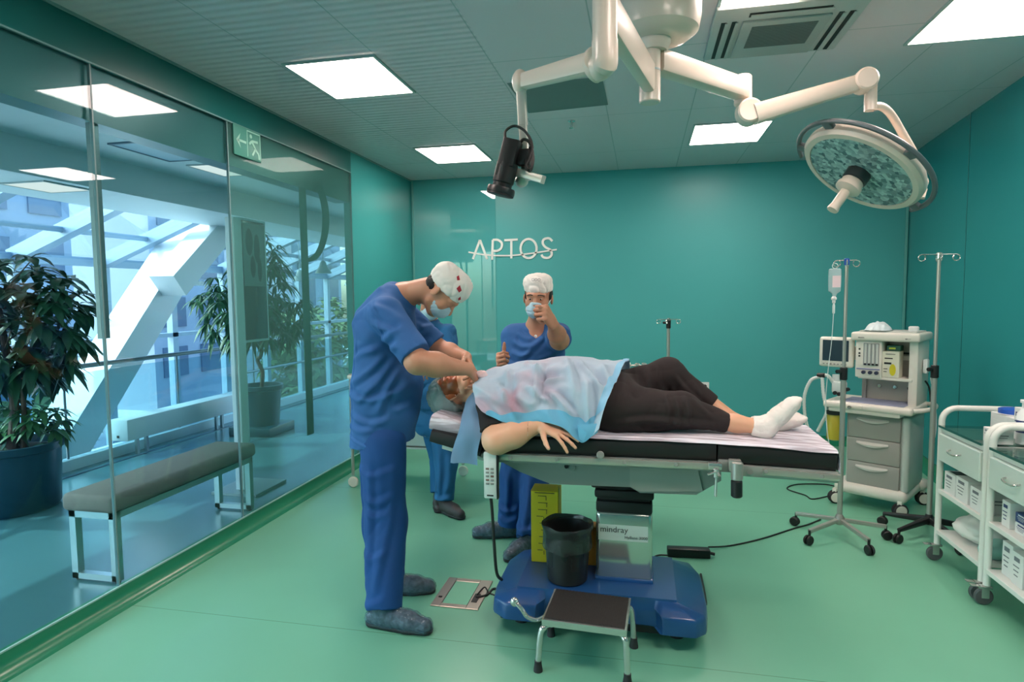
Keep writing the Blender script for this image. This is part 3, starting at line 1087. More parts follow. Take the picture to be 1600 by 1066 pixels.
# column and bellows
c0, c1 = at(931, 905, 2.86), at(1019, 905, 2.86)
cx0, cx1 = c0.x, c1.x
col = part('column', MB().span((cx0, 2.86, 0.195), (cx1, 3.10, 0.535), 0.02, 3), mat('column_grey', (196, 200, 194), 0.14, metal=0.8), ot)
part('column_foot', MB().span((cx0 - 0.006, 2.85, 0.195), (cx1 + 0.006, 3.11, 0.222), 0.008), TBLUE, col)
part('label_plate', MB().span((cx0 + 0.012, 2.8585, 0.40), (cx1 - 0.02, 2.8605, 0.475)), mat('pale_plate', (186, 200, 192), 0.35), col)
TXT = mat('dark_lettering', (24, 26, 28), 0.5)
q = at(957, 838, 2.857)
part('lettering', text_mb('mindray', (cx0 + 0.085, 2.857, 0.452), (1, 0, 0), (0, 0, 1), 0.040), TXT, col)
part('lettering', text_mb('HyBase 3000', (cx1 - 0.075, 2.857, 0.418), (1, 0, 0), (0, 0, 1), 0.020), TXT, col)
mb = MB()
zz0 = 0.53
for k, (e, z0, z1) in enumerate(((0.000, 0.53, 0.585), (-0.012, 0.585, 0.60), (0.006, 0.60, 0.64), (-0.008, 0.64, 0.652), (0.022, 0.652, 0.70))):
    mb.span((cx0 - e, 2.86 - e, z0), (cx1 + e, 3.10 + e, z1 + 0.002), 0.012)
mb.ell((cx0 + 0.10, 2.97, 0.672), (0.175, 0.15, 0.045), 24, 10)
part('bellows', mb, mat('black_bellows', (20, 19, 20), 0.6), ot)
# chassis
poly = [at(x, y, 2.75) for x, y in ((783, 722), (812, 738), (860, 757), (985, 762), (1000, 771), (1088, 774), (1127, 752), (1127, 720))]
mb = MB().prism([(p.x, p.z) for p in poly], 1, 2.755, 3.165)
ch = part('chassis', mb, TGREY, ot)
part('chassis_plate', MB().prism([(p.x, p.z) for p in [at(x, y, 2.75) for x, y in ((984, 727), (1090, 731), (1098, 768), (1000, 768), (984, 760))]], 1, 2.747, 2.756), mat('chassis_panel', (138, 142, 136), 0.35), ch)
part('bolt', MB().cyl(at(885, 729, 2.75), at(885, 729, 2.735), 0.010, n=14), BLACK, ch)
part('badge', MB().cyl(at(894, 731, 2.75), at(894, 731, 2.745), 0.014, n=18), STEEL, ch)


def slab(x0, y0t, y0b, x1, y1t, y1b, Ya=TY0, Yb=TY1, bev=0.018):
    a0, a1 = at(x0, y0t, Ya), at(x0, y0b, Ya)
    b0, b1 = at(x1, y1t, Ya), at(x1, y1b, Ya)
    dy = Vector((0, (Yb - Ya) / 2, 0))
    return MB().bar((a0 + a1) / 2 + dy, (b0 + b1) / 2 + dy, Yb - Ya, (a0 - a1).length, (0, 0, 1), bev, None, (b0 - b1).length)


part('main_pad', slab(757, 683, 706, 1119, 692, 722), MATT, ot)
part('leg_pad', slab(1122, 693, 723, 1308, 707, 738), MATT, ot)
part('head_pad', slab(672, 672, 692, 752, 690, 716), MATT, ot)
hs = MB()
dy = Vector((0, 0.26, 0))
hs.bar(at(690, 697, 2.70) + dy, at(757, 717, 2.70) + dy, 0.50, 0.045, (0, 0, 1), 0.02)
part('head_plate', hs, mat('head_plate_white', (188, 196, 190), 0.4), ot)
for yy in (2.76, 3.16):
    part('head_bracket', MB().bar(at(703, 706, 2.70) + Vector((0, yy - 2.70, 0)), at(790, 716, 2.70) + Vector((0, yy - 2.70, 0)), 0.02, 0.045, (0, 0, 1), 0.006), STEEL, ot)
RAIL = mat('rail_polished', (190, 184, 174), 0.22, metal=0.55)
mb = MB().bar(at(757, 713, 2.68), at(1118, 729, 2.68), 0.012, 0.030, (0, 0, 1), 0.003)
part('side_rail', mb, RAIL, ot)
mb = MB().bar(at(757, 713, 2.68) + Vector((0, 0.56, 0)), at(1118, 729, 2.68) + Vector((0, 0.56, 0)), 0.012, 0.030, (0, 0, 1), 0.003)
part('side_rail', mb, RAIL, ot)
part('table_frame', slab(757, 707, 722, 1120, 722, 737, 2.70, 3.22, 0.004), TGREY, ot)
part('leg_frame', slab(1150, 727, 744, 1310, 739, 756, 2.69, 3.23, 0.006), mat('leg_plate_grey', (150, 156, 150), 0.35, metal=0.2), ot)
part('leg_rail', MB().bar(at(1192, 737, 2.675), at(1312, 747, 2.675), 0.010, 0.028, (0, 0, 1), 0.003), RAIL, ot)
for (x, y) in ((797, 716), (870, 719), (976, 723), (1056, 726), (1197, 737), (1284, 745)):
    part('rail_bolt', MB().cyl(at(x, y, 2.675), at(x, y, 2.665), 0.008, n=12), STEEL, ot)
part('pivot_cap', MB().cyl(at(1172, 738, 2.69), at(1172, 738, 2.682), 0.012, n=16), STEEL, ot)
part('pivot_cap', MB().cyl(at(938, 711, 2.69), at(938, 711, 2.66), 0.017, n=18, bev=0.003), STEEL, ot)
# clamps on the rail
k1 = MB().box(at(1117, 728, 2.665), (0.055, 0.03, 0.03), 0, 0.004)
k1.cyl(at(1119, 732, 2.65), at(1119, 746, 2.65), 0.013, n=14, bev=0.003)
k1.tube([at(1106, 742, 2.645), at(1119, 738, 2.64), at(1126, 745, 2.635)], 0.005, 8)
k1.cyl(at(1119, 745, 2.65), at(1118, 776, 2.65), 0.006, n=12)
part('rail_clamp', k1, CHROME, ot)
k2 = MB().box(at(1148, 727, 2.665), (0.05, 0.035, 0.05), 0, 0.006)
k2.cyl(at(1152, 722, 2.65), at(1151, 750, 2.65), 0.024, n=18, bev=0.004)
kk = part('arm_clamp', k2, STEEL, ot)
part('clamp_grip', MB().cyl(at(1151, 750, 2.65), at(1151, 777, 2.65), 0.023, n=18, bev=0.005), BLACK, kk)
part('joint_block', MB().box(at(1135, 727, 2.70), (0.07, 0.05, 0.05), 0, 0.006), TGREY, ot)

# disposable sheets on the pads
SHEET = mat('pale_lilac_sheet', (222, 216, 226), 0.85, bump=(60, 0.3, 0.004), sss=0.05)


def sheet_mat():
    m = SHEET
    n, l = m.node_tree.nodes, m.node_tree.links
    p = n['Principled BSDF']
    g = n.new('ShaderNodeNewGeometry')
    mp = n.new('ShaderNodeMapping')
    mp.inputs['Scale'].default_value = (3, 40, 40)
    t = n.new('ShaderNodeTexNoise')
    t.inputs['Scale'].default_value = 1.3
    t.inputs['Detail'].default_value = 2
    r = n.new('ShaderNodeValToRGB')
    r.color_ramp.elements[0].position = 0.38
    r.color_ramp.elements[0].color = lin((176, 166, 176))
    r.color_ramp.elements[1].position = 0.58
    r.color_ramp.elements[1].color = lin((226, 222, 232))
    l.new(g.outputs['Position'], mp.inputs[0])
    l.new(mp.outputs[0], t.inputs['Vector'])
    l.new(t.outputs['Fac'], r.inputs[0])
    l.new(r.outputs[0], p.inputs['Base Color'])


sheet_mat()
from mathutils import noise as mno


def draped(x0, x1, ztop, nu, nv, Ya, Yb, hang0, hang1, seed, amp=0.004, endhang=0.0):
    """a thin sheet lying on the pad and hanging a little over its long edges"""
    rows = []
    for i in range(nu + 1):
        x = x0 + (x1 - x0) * i / nu
        row = []
        L0 = hang0(x)
        L1 = hang1
        tot = L0 + (Yb - Ya) + L1
        for j in range(nv + 1):
            s = tot * j / nv
            nz = mno.noise((x * 9 + seed, s * 22, seed)) * amp
            if s < L0:
                y, z = Ya - 0.006 + nz * 0.8, ztop(x) - (L0 - s)
            elif s < L0 + Yb - Ya:
                y, z = Ya + (s - L0), ztop(x) + abs(nz) + 0.004
            else:
                y, z = Yb + 0.006 + nz, ztop(x) - (s - L0 - (Yb - Ya))
            row.append(Vector((x, y, z)))
        rows.append(row)
    if endhang:
        for k in range(1, 4):
            rows.append([p + Vector((0.008 + 0.004 * mno.noise((p.y * 20, 3, k)), 0, -endhang * k / 3)) for p in rows[nu]])
    return MB().sheet(rows)


pa, pb, pc_ = at(905, 683, TY0), at(1120, 692, TY0), at(1308, 707, TY0)


def ztop_(x):
    if x < pb.x:
        return pa.z + (pb.z - pa.z) * (x - pa.x) / (pb.x - pa.x)
    return pb.z + (pc_.z - pb.z) * (x - pb.x) / (pc_.x - pb.x)


mb = draped(pa.x - 0.40, pc_.x + 0.004, lambda x: ztop_(x) + 0.003, 90, 40, TY0, TY1, lambda x: 0.006 + 0.006 * mno.noise((x * 5, 1, 1)), 0.02, 4.0, 0.006, 0.09)
single('disposable_sheet', mb, SHEET, 'pale lilac paper sheet spread over the leg end of the operating table', 'sheet')
# head cushion wrapped in paper
hb = MB()
h0, h1 = at(670, 655, 2.70), at(752, 672, 2.70)
dy = Vector((0, 0.26, 0))
hb.bar(at(669, 662, 2.70) + dy, at(745, 680, 2.70) + dy, 0.48, 0.075, (0, 0, 1), 0.028, 0.46, 0.06)
single('head_cushion', hb, SHEET, 'paper wrapped head cushion under the patient at the left table end', 'cushion')

# hand controller on the rail
hc = thing('hand_controller', 'white hand controller hanging from the table rail by the patient elbow', 'remote control', at(766, 780, 2.64))
a0, a1 = at(756, 706, 2.645), at(777, 779, 2.645)
hb_ = part('body', MB().span((a0.x, 2.635, a1.z), (a1.x, 2.662, a0.z), 0.005), mat('controller_white', (206, 212, 208), 0.4), hc)
part('side_grip', MB().span((a1.x - 0.001, 2.634, a1.z - 0.002), (a1.x + 0.006, 2.663, a0.z), 0.002), BLACK, hc)
for j in range(5):
    z = a0.z - 0.075 - 0.017 * j
    for i in range(2):
        part('button', MB().box((a0.x + 0.018 + 0.022 * i, 2.634, z), (0.015, 0.004, 0.009), 0, 0.001), mat('button_grey', (132, 134, 130), 0.5) if (i + j) % 3 else mat('button_brown', (120, 92, 84), 0.5), hb_)
part('badge', MB().box(((a0.x + a1.x) / 2, 2.634, a1.z + 0.015), (0.03, 0.003, 0.006)), TXT, hb_)
part('hook', MB().tube([(a0.x + 0.03, 2.66, a0.z - 0.01), (a0.x + 0.03, 2.672, a0.z + 0.01), (a0.x + 0.03, 2.69, a0.z + 0.012)], 0.004, 8), STEEL, hc)
cp = [at(767, 778, 2.648), at(769, 800, 2.648), at(772, 850, 2.65), at(776, 895, 2.66), at(784, 906, 2.70)]
part('cord', MB().tube(spline(cp, 6), 0.0075, 8), BLACK, hc)

# waste bin with liner on the base, sharps box, small orange box
bc = Vector((at(886, 800, 2.83).x, 2.835, 0.207))
wb = thing('waste_bin', 'black round waste bin with bag liner standing on the blue base', 'bin', bc)
part('body', MB().lathe(bc, [(0.088, 0), (0.094, 0.006), (0.110, 0.255), (0.106, 0.255), (0.088, 0.02), (0, 0.02)], n=36), mat('bin_black', (30, 32, 32), 0.4), wb)
LIN = mat('bin_liner_film', (44, 48, 48), 0.25, alpha=0.85)
rings = []
for k, (r, z) in enumerate(((0.098, 0.08), (0.108, 0.20), (0.119, 0.252), (0.124, 0.266), (0.121, 0.275), (0.112, 0.262), (0.116, 0.20), (0.1185, 0.165), (0.1175, 0.16))):
    rings.append([bc + Vector(((r + 0.006 * mno.noise((a_ * 2.2, k * 0.7, 2))) * math.cos(a_), (r + 0.006 * mno.noise((a_ * 2.2, k * 0.7, 2))) * math.sin(a_), z + 0.012 * mno.noise((a_ * 1.6, k, 9)))) for a_ in [2 * PI * i / 40 for i in range(40)]])
part('bag_liner', MB().loft(rings, False, False), LIN, wb)
YEL = mat('safety_yellow', (204, 182, 20), 0.55)
s0, s1 = at(830, 775, 3.0), at(870, 872, 3.0)
sb = thing('sharps_box', 'tall yellow cardboard safety box behind the black bin', 'box', (s0.x + 0.065, 3.05, 0.207))
part('carton', MB().span((s0.x, 2.99, 0.206), (s0.x + 0.14, 3.11, 0.575), 0.003, 1), YEL, sb)
part('lid', MB().add([(s0.x, 2.989, 0.575), (s0.x + 0.14, 2.989, 0.575), (s0.x + 0.13, 3.05, 0.59), (s0.x + 0.01, 3.05, 0.59), (s0.x, 3.11, 0.575), (s0.x + 0.14, 3.11, 0.575)], [(0, 1, 2, 3), (3, 2, 5, 4), (0, 3, 4), (1, 5, 2)]), YEL, sb)
ink = MB()
rg = random.Random(5)
for k in range(9):
    z = 0.55 - 0.035 * k
    x = s0.x + 0.045 + 0.02 * rg.random()
    ink.box((x, 2.989, z), (0.02 + 0.03 * rg.random(), 0.001, 0.003), 0)
    ink.box((x + 0.02, 2.989, z - 0.012), (0.003, 0.001, 0.02))
ink.box((s0.x + 0.07, 2.989, 0.566), (0.10, 0.001, 0.004))
part('printing', ink, mat('sharps_ink', (60, 52, 30), 0.6), sb)
ob_ = thing('box', 'small orange box squeezed between the bin and the table column', 'box', (-0.235, 3.04, 0.207))
part('carton', MB().span((-0.265, 3.0, 0.206), (-0.214, 3.08, 0.40), 0.002, 1), mat('orange_card', (206, 132, 40), 0.6), ob_)
part('lid', MB().span((-0.266, 2.999, 0.385), (-0.213, 3.081, 0.402)), MATS['orange_card'], ob_)

# step stool
ss = thing('step_stool', 'chrome step stool with black ribbed top in front of the table', 'stool', (-0.22, 2.54, 0))
tp = [(-0.40, 2.415), (-0.055, 2.395), (-0.043, 2.665), (-0.385, 2.69)]
mb = MB().prism(tp, 2, 0.195, 0.222)
part('top_frame', mb, CHROME, ss)
ctr = Vector((sum(p[0] for p in tp) / 4, sum(p[1] for p in tp) / 4))
ip = [(ctr.x + (p[0] - ctr.x) * 0.95, ctr.y + (p[1] - ctr.y) * 0.94) for p in tp]
mat_top = part('tread_mat', MB().prism(ip, 2, 0.2215, 0.2265), mat('tread_rubber', (46, 42, 40), 0.75, noise=(60, 0.12)), ss)
rib = MB()
for k in range(22):
    t = (k + 0.5) / 22
    p = [Vector(ip[0]).lerp(Vector(ip[1]), t), Vector(ip[3]).lerp(Vector(ip[2]), t)]
    rib.bar((p[0].x, p[0].y, 0.227), (p[1].x, p[1].y, 0.227), 0.006, 0.002)
part('rib', rib, MATS['tread_rubber'], mat_top)
for (i, j, dx, dy_) in ((0, 0, -0.022, -0.015), (1, 0, 0.012, -0.015), (2, 0, 0.02, 0.012), (3, 0, -0.022, 0.012)):
    x, y = ctr.x + (tp[i][0] - ctr.x) * 0.93, ctr.y + (tp[i][1] - ctr.y) * 0.9
    lg = MB().tube(spline([(x - dx * 0.8, y - dy_ * 3, 0.19), (x, y, 0.185), (x + dx * 0.8, y + dy_ * 0.6, 0.16), (x + dx * 1.3, y + dy_, 0.03)], 6), 0.0125, 12)
    lo_ = part('leg', lg, CHROME, ss)
    part('rubber_foot', MB().lathe((x + dx * 1.3, y + dy_, 0), [(0.019, 0), (0.019, 0.008), (0.015, 0.03), (0.0145, 0.045)], n=16), RUBBER, lo_)

# cables and adapter
CB = mat('black_cable', (26, 28, 28), 0.5)
pa_ = thing('power_adapter', 'black power adapter lying on the floor right of the table base', 'adapter', (0.275, 3.69, 0))
part('body', MB().box((0.275, 3.69, 0.027), (0.245, 0.06, 0.05), R(4), 0.005), BLACK, pa_)
part('plug', MB().cyl((0.39, 3.70, 0.027), (0.425, 3.702, 0.02), 0.009, n=10), BLACK, pa_)
f0 = lambda x, y, z=0.006: atz(x, y, z)
single('power_cable', MB().tube(spline([f0(1107, 855, 0.02), f0(1140, 853), f0(1190, 842), f0(1240, 826), f0(1262, 820), f0(1282, 812)], 6), 0.005, 8), CB, 'thin black cable running from the adapter towards the anesthesia machine', 'cable')
single('power_cable', MB().tube(spline([f0(1044, 868, 0.02), f0(1028, 868), f0(1016, 874), f0(1000, 880, 0.05)], 6), 0.005, 8), CB, 'short black lead between the adapter and the table base', 'cable')
single('power_cable', MB().tube(spline([Vector((0.27, 3.0, 0.10)), Vector((0.31, 3.02, 0.05)), f0(1095, 898), f0(1097, 912), f0(1092, 922), Vector((0.265, 2.93, 0.06))], 6), 0.006, 8), CB, 'black cable loop beside the right end of the blue base', 'cable')
single('power_cable', MB().tube(spline([Vector((-0.83, 2.95, 0.012)), f0(760, 930), f0(772, 920), Vector((-0.685, 2.93, 0.06))], 6), 0.006, 8), CB, 'black cable from the floor box to the blue table base', 'cable')
single('power_cable', MB().tube(spline([Vector((-0.83, 2.98, 0.012)), f0(757, 918), f0(764, 926), f0(779, 933), Vector((-0.685, 2.88, 0.05))], 6), 0.004, 8), CB, 'thin black lead beside the floor box cable', 'cable')
single('power_cable', MB().tube(spline([f0(1300, 774), f0(1270, 780), f0(1258, 774), f0(1230, 764), f0(1246, 757), f0(1290, 757), f0(1312, 763)], 6), 0.005, 8), CB, 'black cable loop on the floor by the front wheel of the anesthesia machine', 'cable')


# ================================================================== IV POLES
def iv_pole(base, H1, nm_label, mb_dark, top_w, hub_mat, leg_r, rot, steel=STEEL, join=1.08):
    b0 = Vector(base)
    t = thing('iv_pole', nm_label, 'iv stand', b0)
    part('lower_tube', MB().cyl(b0 + Vector((0, 0, 0.10)), b0 + Vector((0, 0, join)), 0.0155, n=16), steel, t)
    part('upper_tube', MB().cyl(b0 + Vector((0, 0, join)), b0 + Vector((0, 0, H1)), 0.0105, n=14), steel, t)
    cl = part('height_clamp', MB().cyl(b0 + Vector((0, 0, join - 0.05)), b0 + Vector((0, 0, join + 0.03)), 0.022, n=16, bev=0.004), BLACK, t)
    kn = part('clamp_knob', MB().cyl(b0 + Vector((-0.02, -0.01, join + 0.005)), b0 + Vector((-0.05, -0.025, join + 0.005)), 0.012, n=12, bev=0.003), BLACK, cl)
    hub = part('hub', MB().lathe(b0, [(0.022, 0.085), (0.03, 0.10), (0.03, 0.125), (0.018, 0.15)], n=18), mb_dark or steel, t)
    for k in range(5):
        a_ = rot + k * 2 * PI / 5
        d = Vector((math.cos(a_), math.sin(a_), 0))
        e = b0 + d * leg_r
        lg = MB()
        if mb_dark:
            lg.bar(b0 + Vector((0, 0, 0.115)), e + Vector((0, 0, 0.082)), 0.036, 0.045, (0, 0, 1), 0.01, 0.026, 0.024)
        else:
            lg.bar(b0 + Vector((0, 0, 0.115)), e + Vector((0, 0, 0.085)), 0.024, 0.024, (0, 0, 1), 0.004)
        lo_ = part('leg', lg, mb_dark or steel, t)
        cs_ = MB().cyl(e + Vector((0, 0, 0.05)), e + Vector((0, 0, 0.09)), 0.008, n=10)
        s = Vector((-d.y, d.x, 0))
        cs_.cyl(e + d * 0.008 + s * 0.019 + Vector((0, 0, 0.03)), e + d * 0.008 + s * 0.004 + Vector((0, 0, 0.03)), 0.030, n=18, bev=0.005)
        cs_.cyl(e + d * 0.008 - s * 0.004 + Vector((0, 0, 0.03)), e + d * 0.008 - s * 0.019 + Vector((0, 0, 0.03)), 0.030, n=18, bev=0.005)
        part('caster', cs_, BLACK, lo_)
    # hooks: a straight cross bar with curled ends, and a second bar across
    tp_ = b0 + Vector((0, 0, H1))
    part('top_cap', MB().cyl(tp_ - Vector((0, 0, 0.03)), tp_ + Vector((0, 0, 0.012)), 0.016, n=12, bev=0.004), hub_mat, t)
    for (ux, uy) in ((1, 0.0), (-1, 0.0), (0.25, 1), (-0.25, -1)):
        u = Vector((ux, uy, 0)).normalized()
        w_ = top_w if abs(ux) == 1 else top_w * 0.9
        pts = [tp_, tp_ + u * (w_ - 0.02)]
        for k in range(1, 10):
            an = PI / 2 - k * 1.75 * PI / 9
            pts.append(tp_ + u * (w_ - 0.02 + 0.020 * math.cos(an)) + Vector((0, 0, -0.020 + 0.020 * math.sin(an))))
        part('hook', MB().tube(pts, 0.0035, 8), CHROME, t)
    return t


BLUE_P = mat('blue_plastic_cap', (28, 84, 176), 0.4)
iv_pole((1.235, 4.17, 0), 1.755, 'steel iv pole with blue cap and hanging drip bag beside the table end', None, 0.075, BLUE_P, 0.27, R(1), STEEL, 1.06)
iv_pole((1.785, 4.27, 0), 1.785, 'tall empty iv pole with black plastic base beside the white carts', mat('black_base_plastic', (26, 27, 29), 0.4), 0.115, CHROME, 0.26, R(68), STEEL, 1.07)
# third pole far behind the patient
iv_pole((0.24, 5.95, 0), 1.325, 'low iv pole near the back wall behind the patient knees', None, 0.11, CHROME, 0.26, R(30), STEEL, 1.29)
# drip bag
tc_ = Vector((1.235 - 0.066, 4.17, 0))
ivb = thing('drip_bag', 'clear drip bag with pink label hanging from the blue capped pole', 'iv bag', tc_ + Vector((0, 0, 1.70)))
FL = mat('clear_fluid_plastic', (200, 224, 228), 0.1, ior=1.33, alpha=0.55)
gx = tc_.x
secs = []
for (z, wx, wy) in ((1.706, 0.028, 0.008), (1.70, 0.036, 0.014), (1.66, 0.037, 0.020), (1.60, 0.036, 0.023), (1.565, 0.034, 0.020), (1.55, 0.014, 0.012), (1.535, 0.010, 0.010)):
    secs.append([Vector((gx + wx * math.copysign(abs(math.cos(a_)) ** 0.5, math.cos(a_)), 4.17 + wy * math.copysign(abs(math.sin(a_)) ** 0.7, math.sin(a_)), z)) for a_ in [2 * PI * i / 24 for i in range(24)]])
part('bottle', MB().loft(secs), FL, ivb)
part('label', MB().box((gx + 0.004, 4.147, 1.625), (0.046, 0.002, 0.072)), mat('pink_label', (232, 206, 212), 0.6), ivb)
part('hanger_loop', MB().torus((gx, 4.17, 1.722), (0, 1, 0), 0.016, 0.0025, 20, 6), mat('clear_plastic', (214, 226, 226), 0.3), ivb)
part('port', MB().lathe((gx - 0.002, 4.17, 1.49), [(0.006, 0), (0.010, 0.004), (0.010, 0.02), (0.016, 0.024), (0.016, 0.034), (0.008, 0.045)], n=14), WHITE, ivb)
part('drip_chamber', MB().lathe((gx - 0.002, 4.17, 1.425), [(0.004, 0), (0.008, 0.006), (0.008, 0.05), (0.004, 0.065)], n=12), mat('clear_plastic', (214, 226, 226), 0.3), ivb)
part('drip_line', MB().tube(spline([(gx - 0.002, 4.17, 1.43), (gx - 0.006, 4.18, 1.25), (gx - 0.02, 4.19, 1.05), (gx - 0.03, 4.18, 0.85), (gx - 0.02, 4.13, 0.62), (gx + 0.03, 4.12, 0.5)], 6), 0.0022, 6), MATS['clear_plastic'], ivb)

# ================================================================== ANESTHESIA MACHINE (built facing -Y, then turned)
AN = mat('machine_offwhite', (222, 218, 208), 0.4)
ANG = mat('machine_grey', (156, 156, 150), 0.45)
ANB = mat('machine_back_panel', (172, 168, 158), 0.5)
am = thing('anesthesia_machine', 'off white anesthesia machine with three grey drawers and side monitor', 'medical machine', (0, 0, 0))
bs = MB().box((0.02, 0.20, 0.135), (0.47, 0.46, 0.085), 0, 0.035, 3)
bs.box((0.22, 0.40, 0.15), (0.14, 0.12, 0.08), 0, 0.035, 3)
part('base', bs, AN, am)
for (x, y, s) in ((-0.205, -0.01, 1), (0.215, -0.01, 1), (-0.19, 0.40, -1), (0.26, 0.40, -1)):
    cs_ = MB()
    wa = Vector((0.62, -0.78, 0))
    wc = Vector((x, y, 0.048))
    for e in (-1, 1):
        cs_.cyl(wc + wa * (e * 0.009), wc + wa * (e * 0.025), 0.048, n=24, bev=0.008)
    ca = part('caster', cs_, RUBBER, am)
    hu = MB()
    for e in (-1, 1):
        hu.cyl(wc + wa * (e * 0.020), wc + wa * (e * 0.028), 0.036, n=22, bev=0.002)
    hu.box((x, y + 0.005, 0.09), (0.03, 0.05, 0.05), 0, 0.005)
    part('wheel_disc', hu, AN, ca)
part('cabinet', MB().span((-0.15, 0.02, 0.165), (0.225, 0.40, 0.70), 0.012), mat('machine_pale', (190, 198, 192), 0.4), am)
part('side_pillar', MB().span((0.205, 0.0, 0.165), (0.255, 0.40, 0.70), 0.02, 3), mat('machine_pale', (190, 198, 192), 0.4), am)
for k in range(3):
    z1 = 0.685 - 0.173 * k
    dr = part('drawer', MB().span((-0.135, 0.0, z1 - 0.170), (0.20, 0.06, z1), 0.006), ANG, am)
    hn = MB()
    rows = []
    for i in range(13):
        t = i / 12
        x = -0.075 + 0.205 * t
        dp = 0.020 * math.sin(PI * t)
        rows.append([Vector((x, -0.001, z1 - 0.022)), Vector((x, -0.012 - dp * 0.3, z1 - 0.030 - dp * 0.5)), Vector((x, -0.010 - dp * 0.3, z1 - 0.036 - dp)), Vector((x, -0.001, z1 - 0.034 - dp))])
    hn.loft(rows)
    part('handle', hn, mat('handle_pale', (196, 196, 190), 0.4), dr)
tt = MB().box((0.0, 0.13, 0.745), (0.57, 0.42, 0.05), 0, 0.018, 3)
tt.box((-0.02, 0.10, 0.715), (0.46, 0.34, 0.04), 0, 0.01)
wt = part('work_surface', tt, AN, am)
part('blue_mat', MB().box((0.02, 0.10, 0.7705), (0.40, 0.26, 0.004)), mat('lilac_mat', (140, 146, 172), 0.5), wt)
part('knob', MB().cyl((-0.10, -0.075, 0.742), (-0.10, -0.10, 0.742), 0.012, n=14), CHROME, wt)
part('knob', MB().cyl((-0.03, -0.075, 0.748), (-0.03, -0.09, 0.748), 0.010, n=14), AN, wt)
hb_ = MB().tube(spline([(0.24, -0.04, 0.745), (0.33, 0.0, 0.758), (0.365, 0.10, 0.765), (0.34, 0.26, 0.765), (0.26, 0.34, 0.755)], 6), 0.017, 12)
part('push_handle', hb_, AN, am)
# upper cabinet
part('back_panel', MB().span((-0.10, 0.24, 0.77), (0.24, 0.30, 1.22)), ANB, am)
part('side_wall', MB().span((0.215, 0.08, 0.765), (0.27, 0.38, 1.22), 0.008), AN, am)
part('side_wall', MB().span((-0.115, 0.22, 0.765), (-0.085, 0.36, 1.22), 0.006), ANG, am)
part('top_shelf', MB().box((0.075, 0.20, 1.243), (0.43, 0.36, 0.06), 0, 0.015, 3), AN, am)
part('top_rim', MB().box((0.075, 0.22, 1.276), (0.36, 0.26, 0.012), 0, 0.004), mat('machine_pale', (190, 198, 192), 0.4), am)
part('mid_shelf', MB().span((-0.1, 0.07, 0.935), (0.24, 0.30, 0.955), 0.005), AN, am)
fp = part('flow_panel', MB().span((-0.115, 0.055, 0.945), (0.055, 0.24, 1.215), 0.008), AN, am)
part('flow_window', MB().span((-0.062, 0.051, 1.035), (0.038, 0.057, 1.195)), mat('window_shade', (150, 156, 156), 0.2), fp)
for k in range(4):
    x = -0.048 + 0.025 * k
    part('flow_tube', MB().cyl((x, 0.049, 1.05), (x, 0.049, 1.19), 0.007, n=10), mat('flow_tube_pale', (206, 210, 206), 0.2), fp)
    part('tube_base', MB().box((x, 0.049, 1.043), (0.014, 0.008, 0.014)), BLACK, fp)
for k, x in enumerate((-0.055, -0.012, 0.028)):
    part('flow_knob', MB().cyl((x, 0.053, 0.985), (x, 0.03, 0.985), 0.013, n=16, bev=0.002), mat('dark_blue_knob', (44, 48, 74), 0.4), fp)
part('blue_stripe', MB().span((-0.105, 0.052, 1.004), (0.045, 0.057, 1.012)), mat('stripe_blue', (120, 126, 166), 0.5), fp)
for z in (1.15, 1.12, 1.10):
    part('mark', MB().box((-0.088, 0.053, z), (0.012, 0.003, 0.012)), TXT, fp)
part('lettering', MB().box((-0.07, 0.021, 1.235), (0.04, 0.002, 0.008)).box((0.22, 0.021, 1.235), (0.035, 0.002, 0.008)), TXT, am)
for x in (0.0, 0.10, 0.19):
    part('gauge', MB().cyl((x, 0.24, 0.87), (x, 0.222, 0.87), 0.014, n=16, bev=0.003), CHROME, am)
part('vaporizer_rail', MB().span((0.06, 0.225, 1.07), (0.215, 0.242, 1.10)), AN, am)
part('lettering', MB().box((0.16, 0.224, 1.12), (0.06, 0.002, 0.014)), TXT, am)
part('side_socket', MB().box((0.292, 0.2, 1.04), (0.03, 0.06, 0.10), 0, 0.01), WHITE, am)
part('cable', MB().tube(spline([(0.28, 0.25, 0.93), (0.30, 0.30, 0.85), (0.31, 0.33, 0.6), (0.31, 0.34, 0.35)], 6), 0.006, 8), CB, am)
part('cable', MB().tube(spline([(0.30, 0.30, 0.95), (0.33, 0.33, 0.75), (0.335, 0.34, 0.55), (0.31, 0.33, 0.45)], 6), 0.004, 8), WHITE, am)
# monitor on an arm
mo = part('monitor', MB().box((-0.255, 0.10, 1.115), (0.235, 0.06, 0.225), 0, 0.018, 3), AN, am)
part('screen', MB().span((-0.345, 0.067, 1.05), (-0.165, 0.071, 1.205)), mat('monitor_screen', (46, 66, 76), 0.15), mo)
for k in range(7):
    part('key', MB().box((-0.335 + 0.025 * k, 0.068, 1.027), (0.014, 0.004, 0.010), 0, 0.001), ANG, mo)
part('monitor_arm', MB().span((-0.16, 0.13, 1.06), (-0.10, 0.19, 1.16), 0.01), AN, am)
# breathing circuit
HO = mat('hose_white', (206, 216, 214), 0.4)
ab = part('breathing_block', MB().box((-0.215, 0.05, 0.86), (0.09, 0.08, 0.09), 0, 0.015).cyl((-0.24, 0.05, 0.90), (-0.24, 0.05, 0.95), 0.025, n=16), HO, am)
for p in ((-0.17, -0.005, 0.83), (-0.20, -0.01, 0.815), (-0.23, -0.005, 0.82), (-0.155, 0.02, 0.85)):
    part('valve_knob', MB().cyl(p, (p[0], p[1] + 0.03, p[2]), 0.014, n=12, bev=0.002), BLACK, ab)


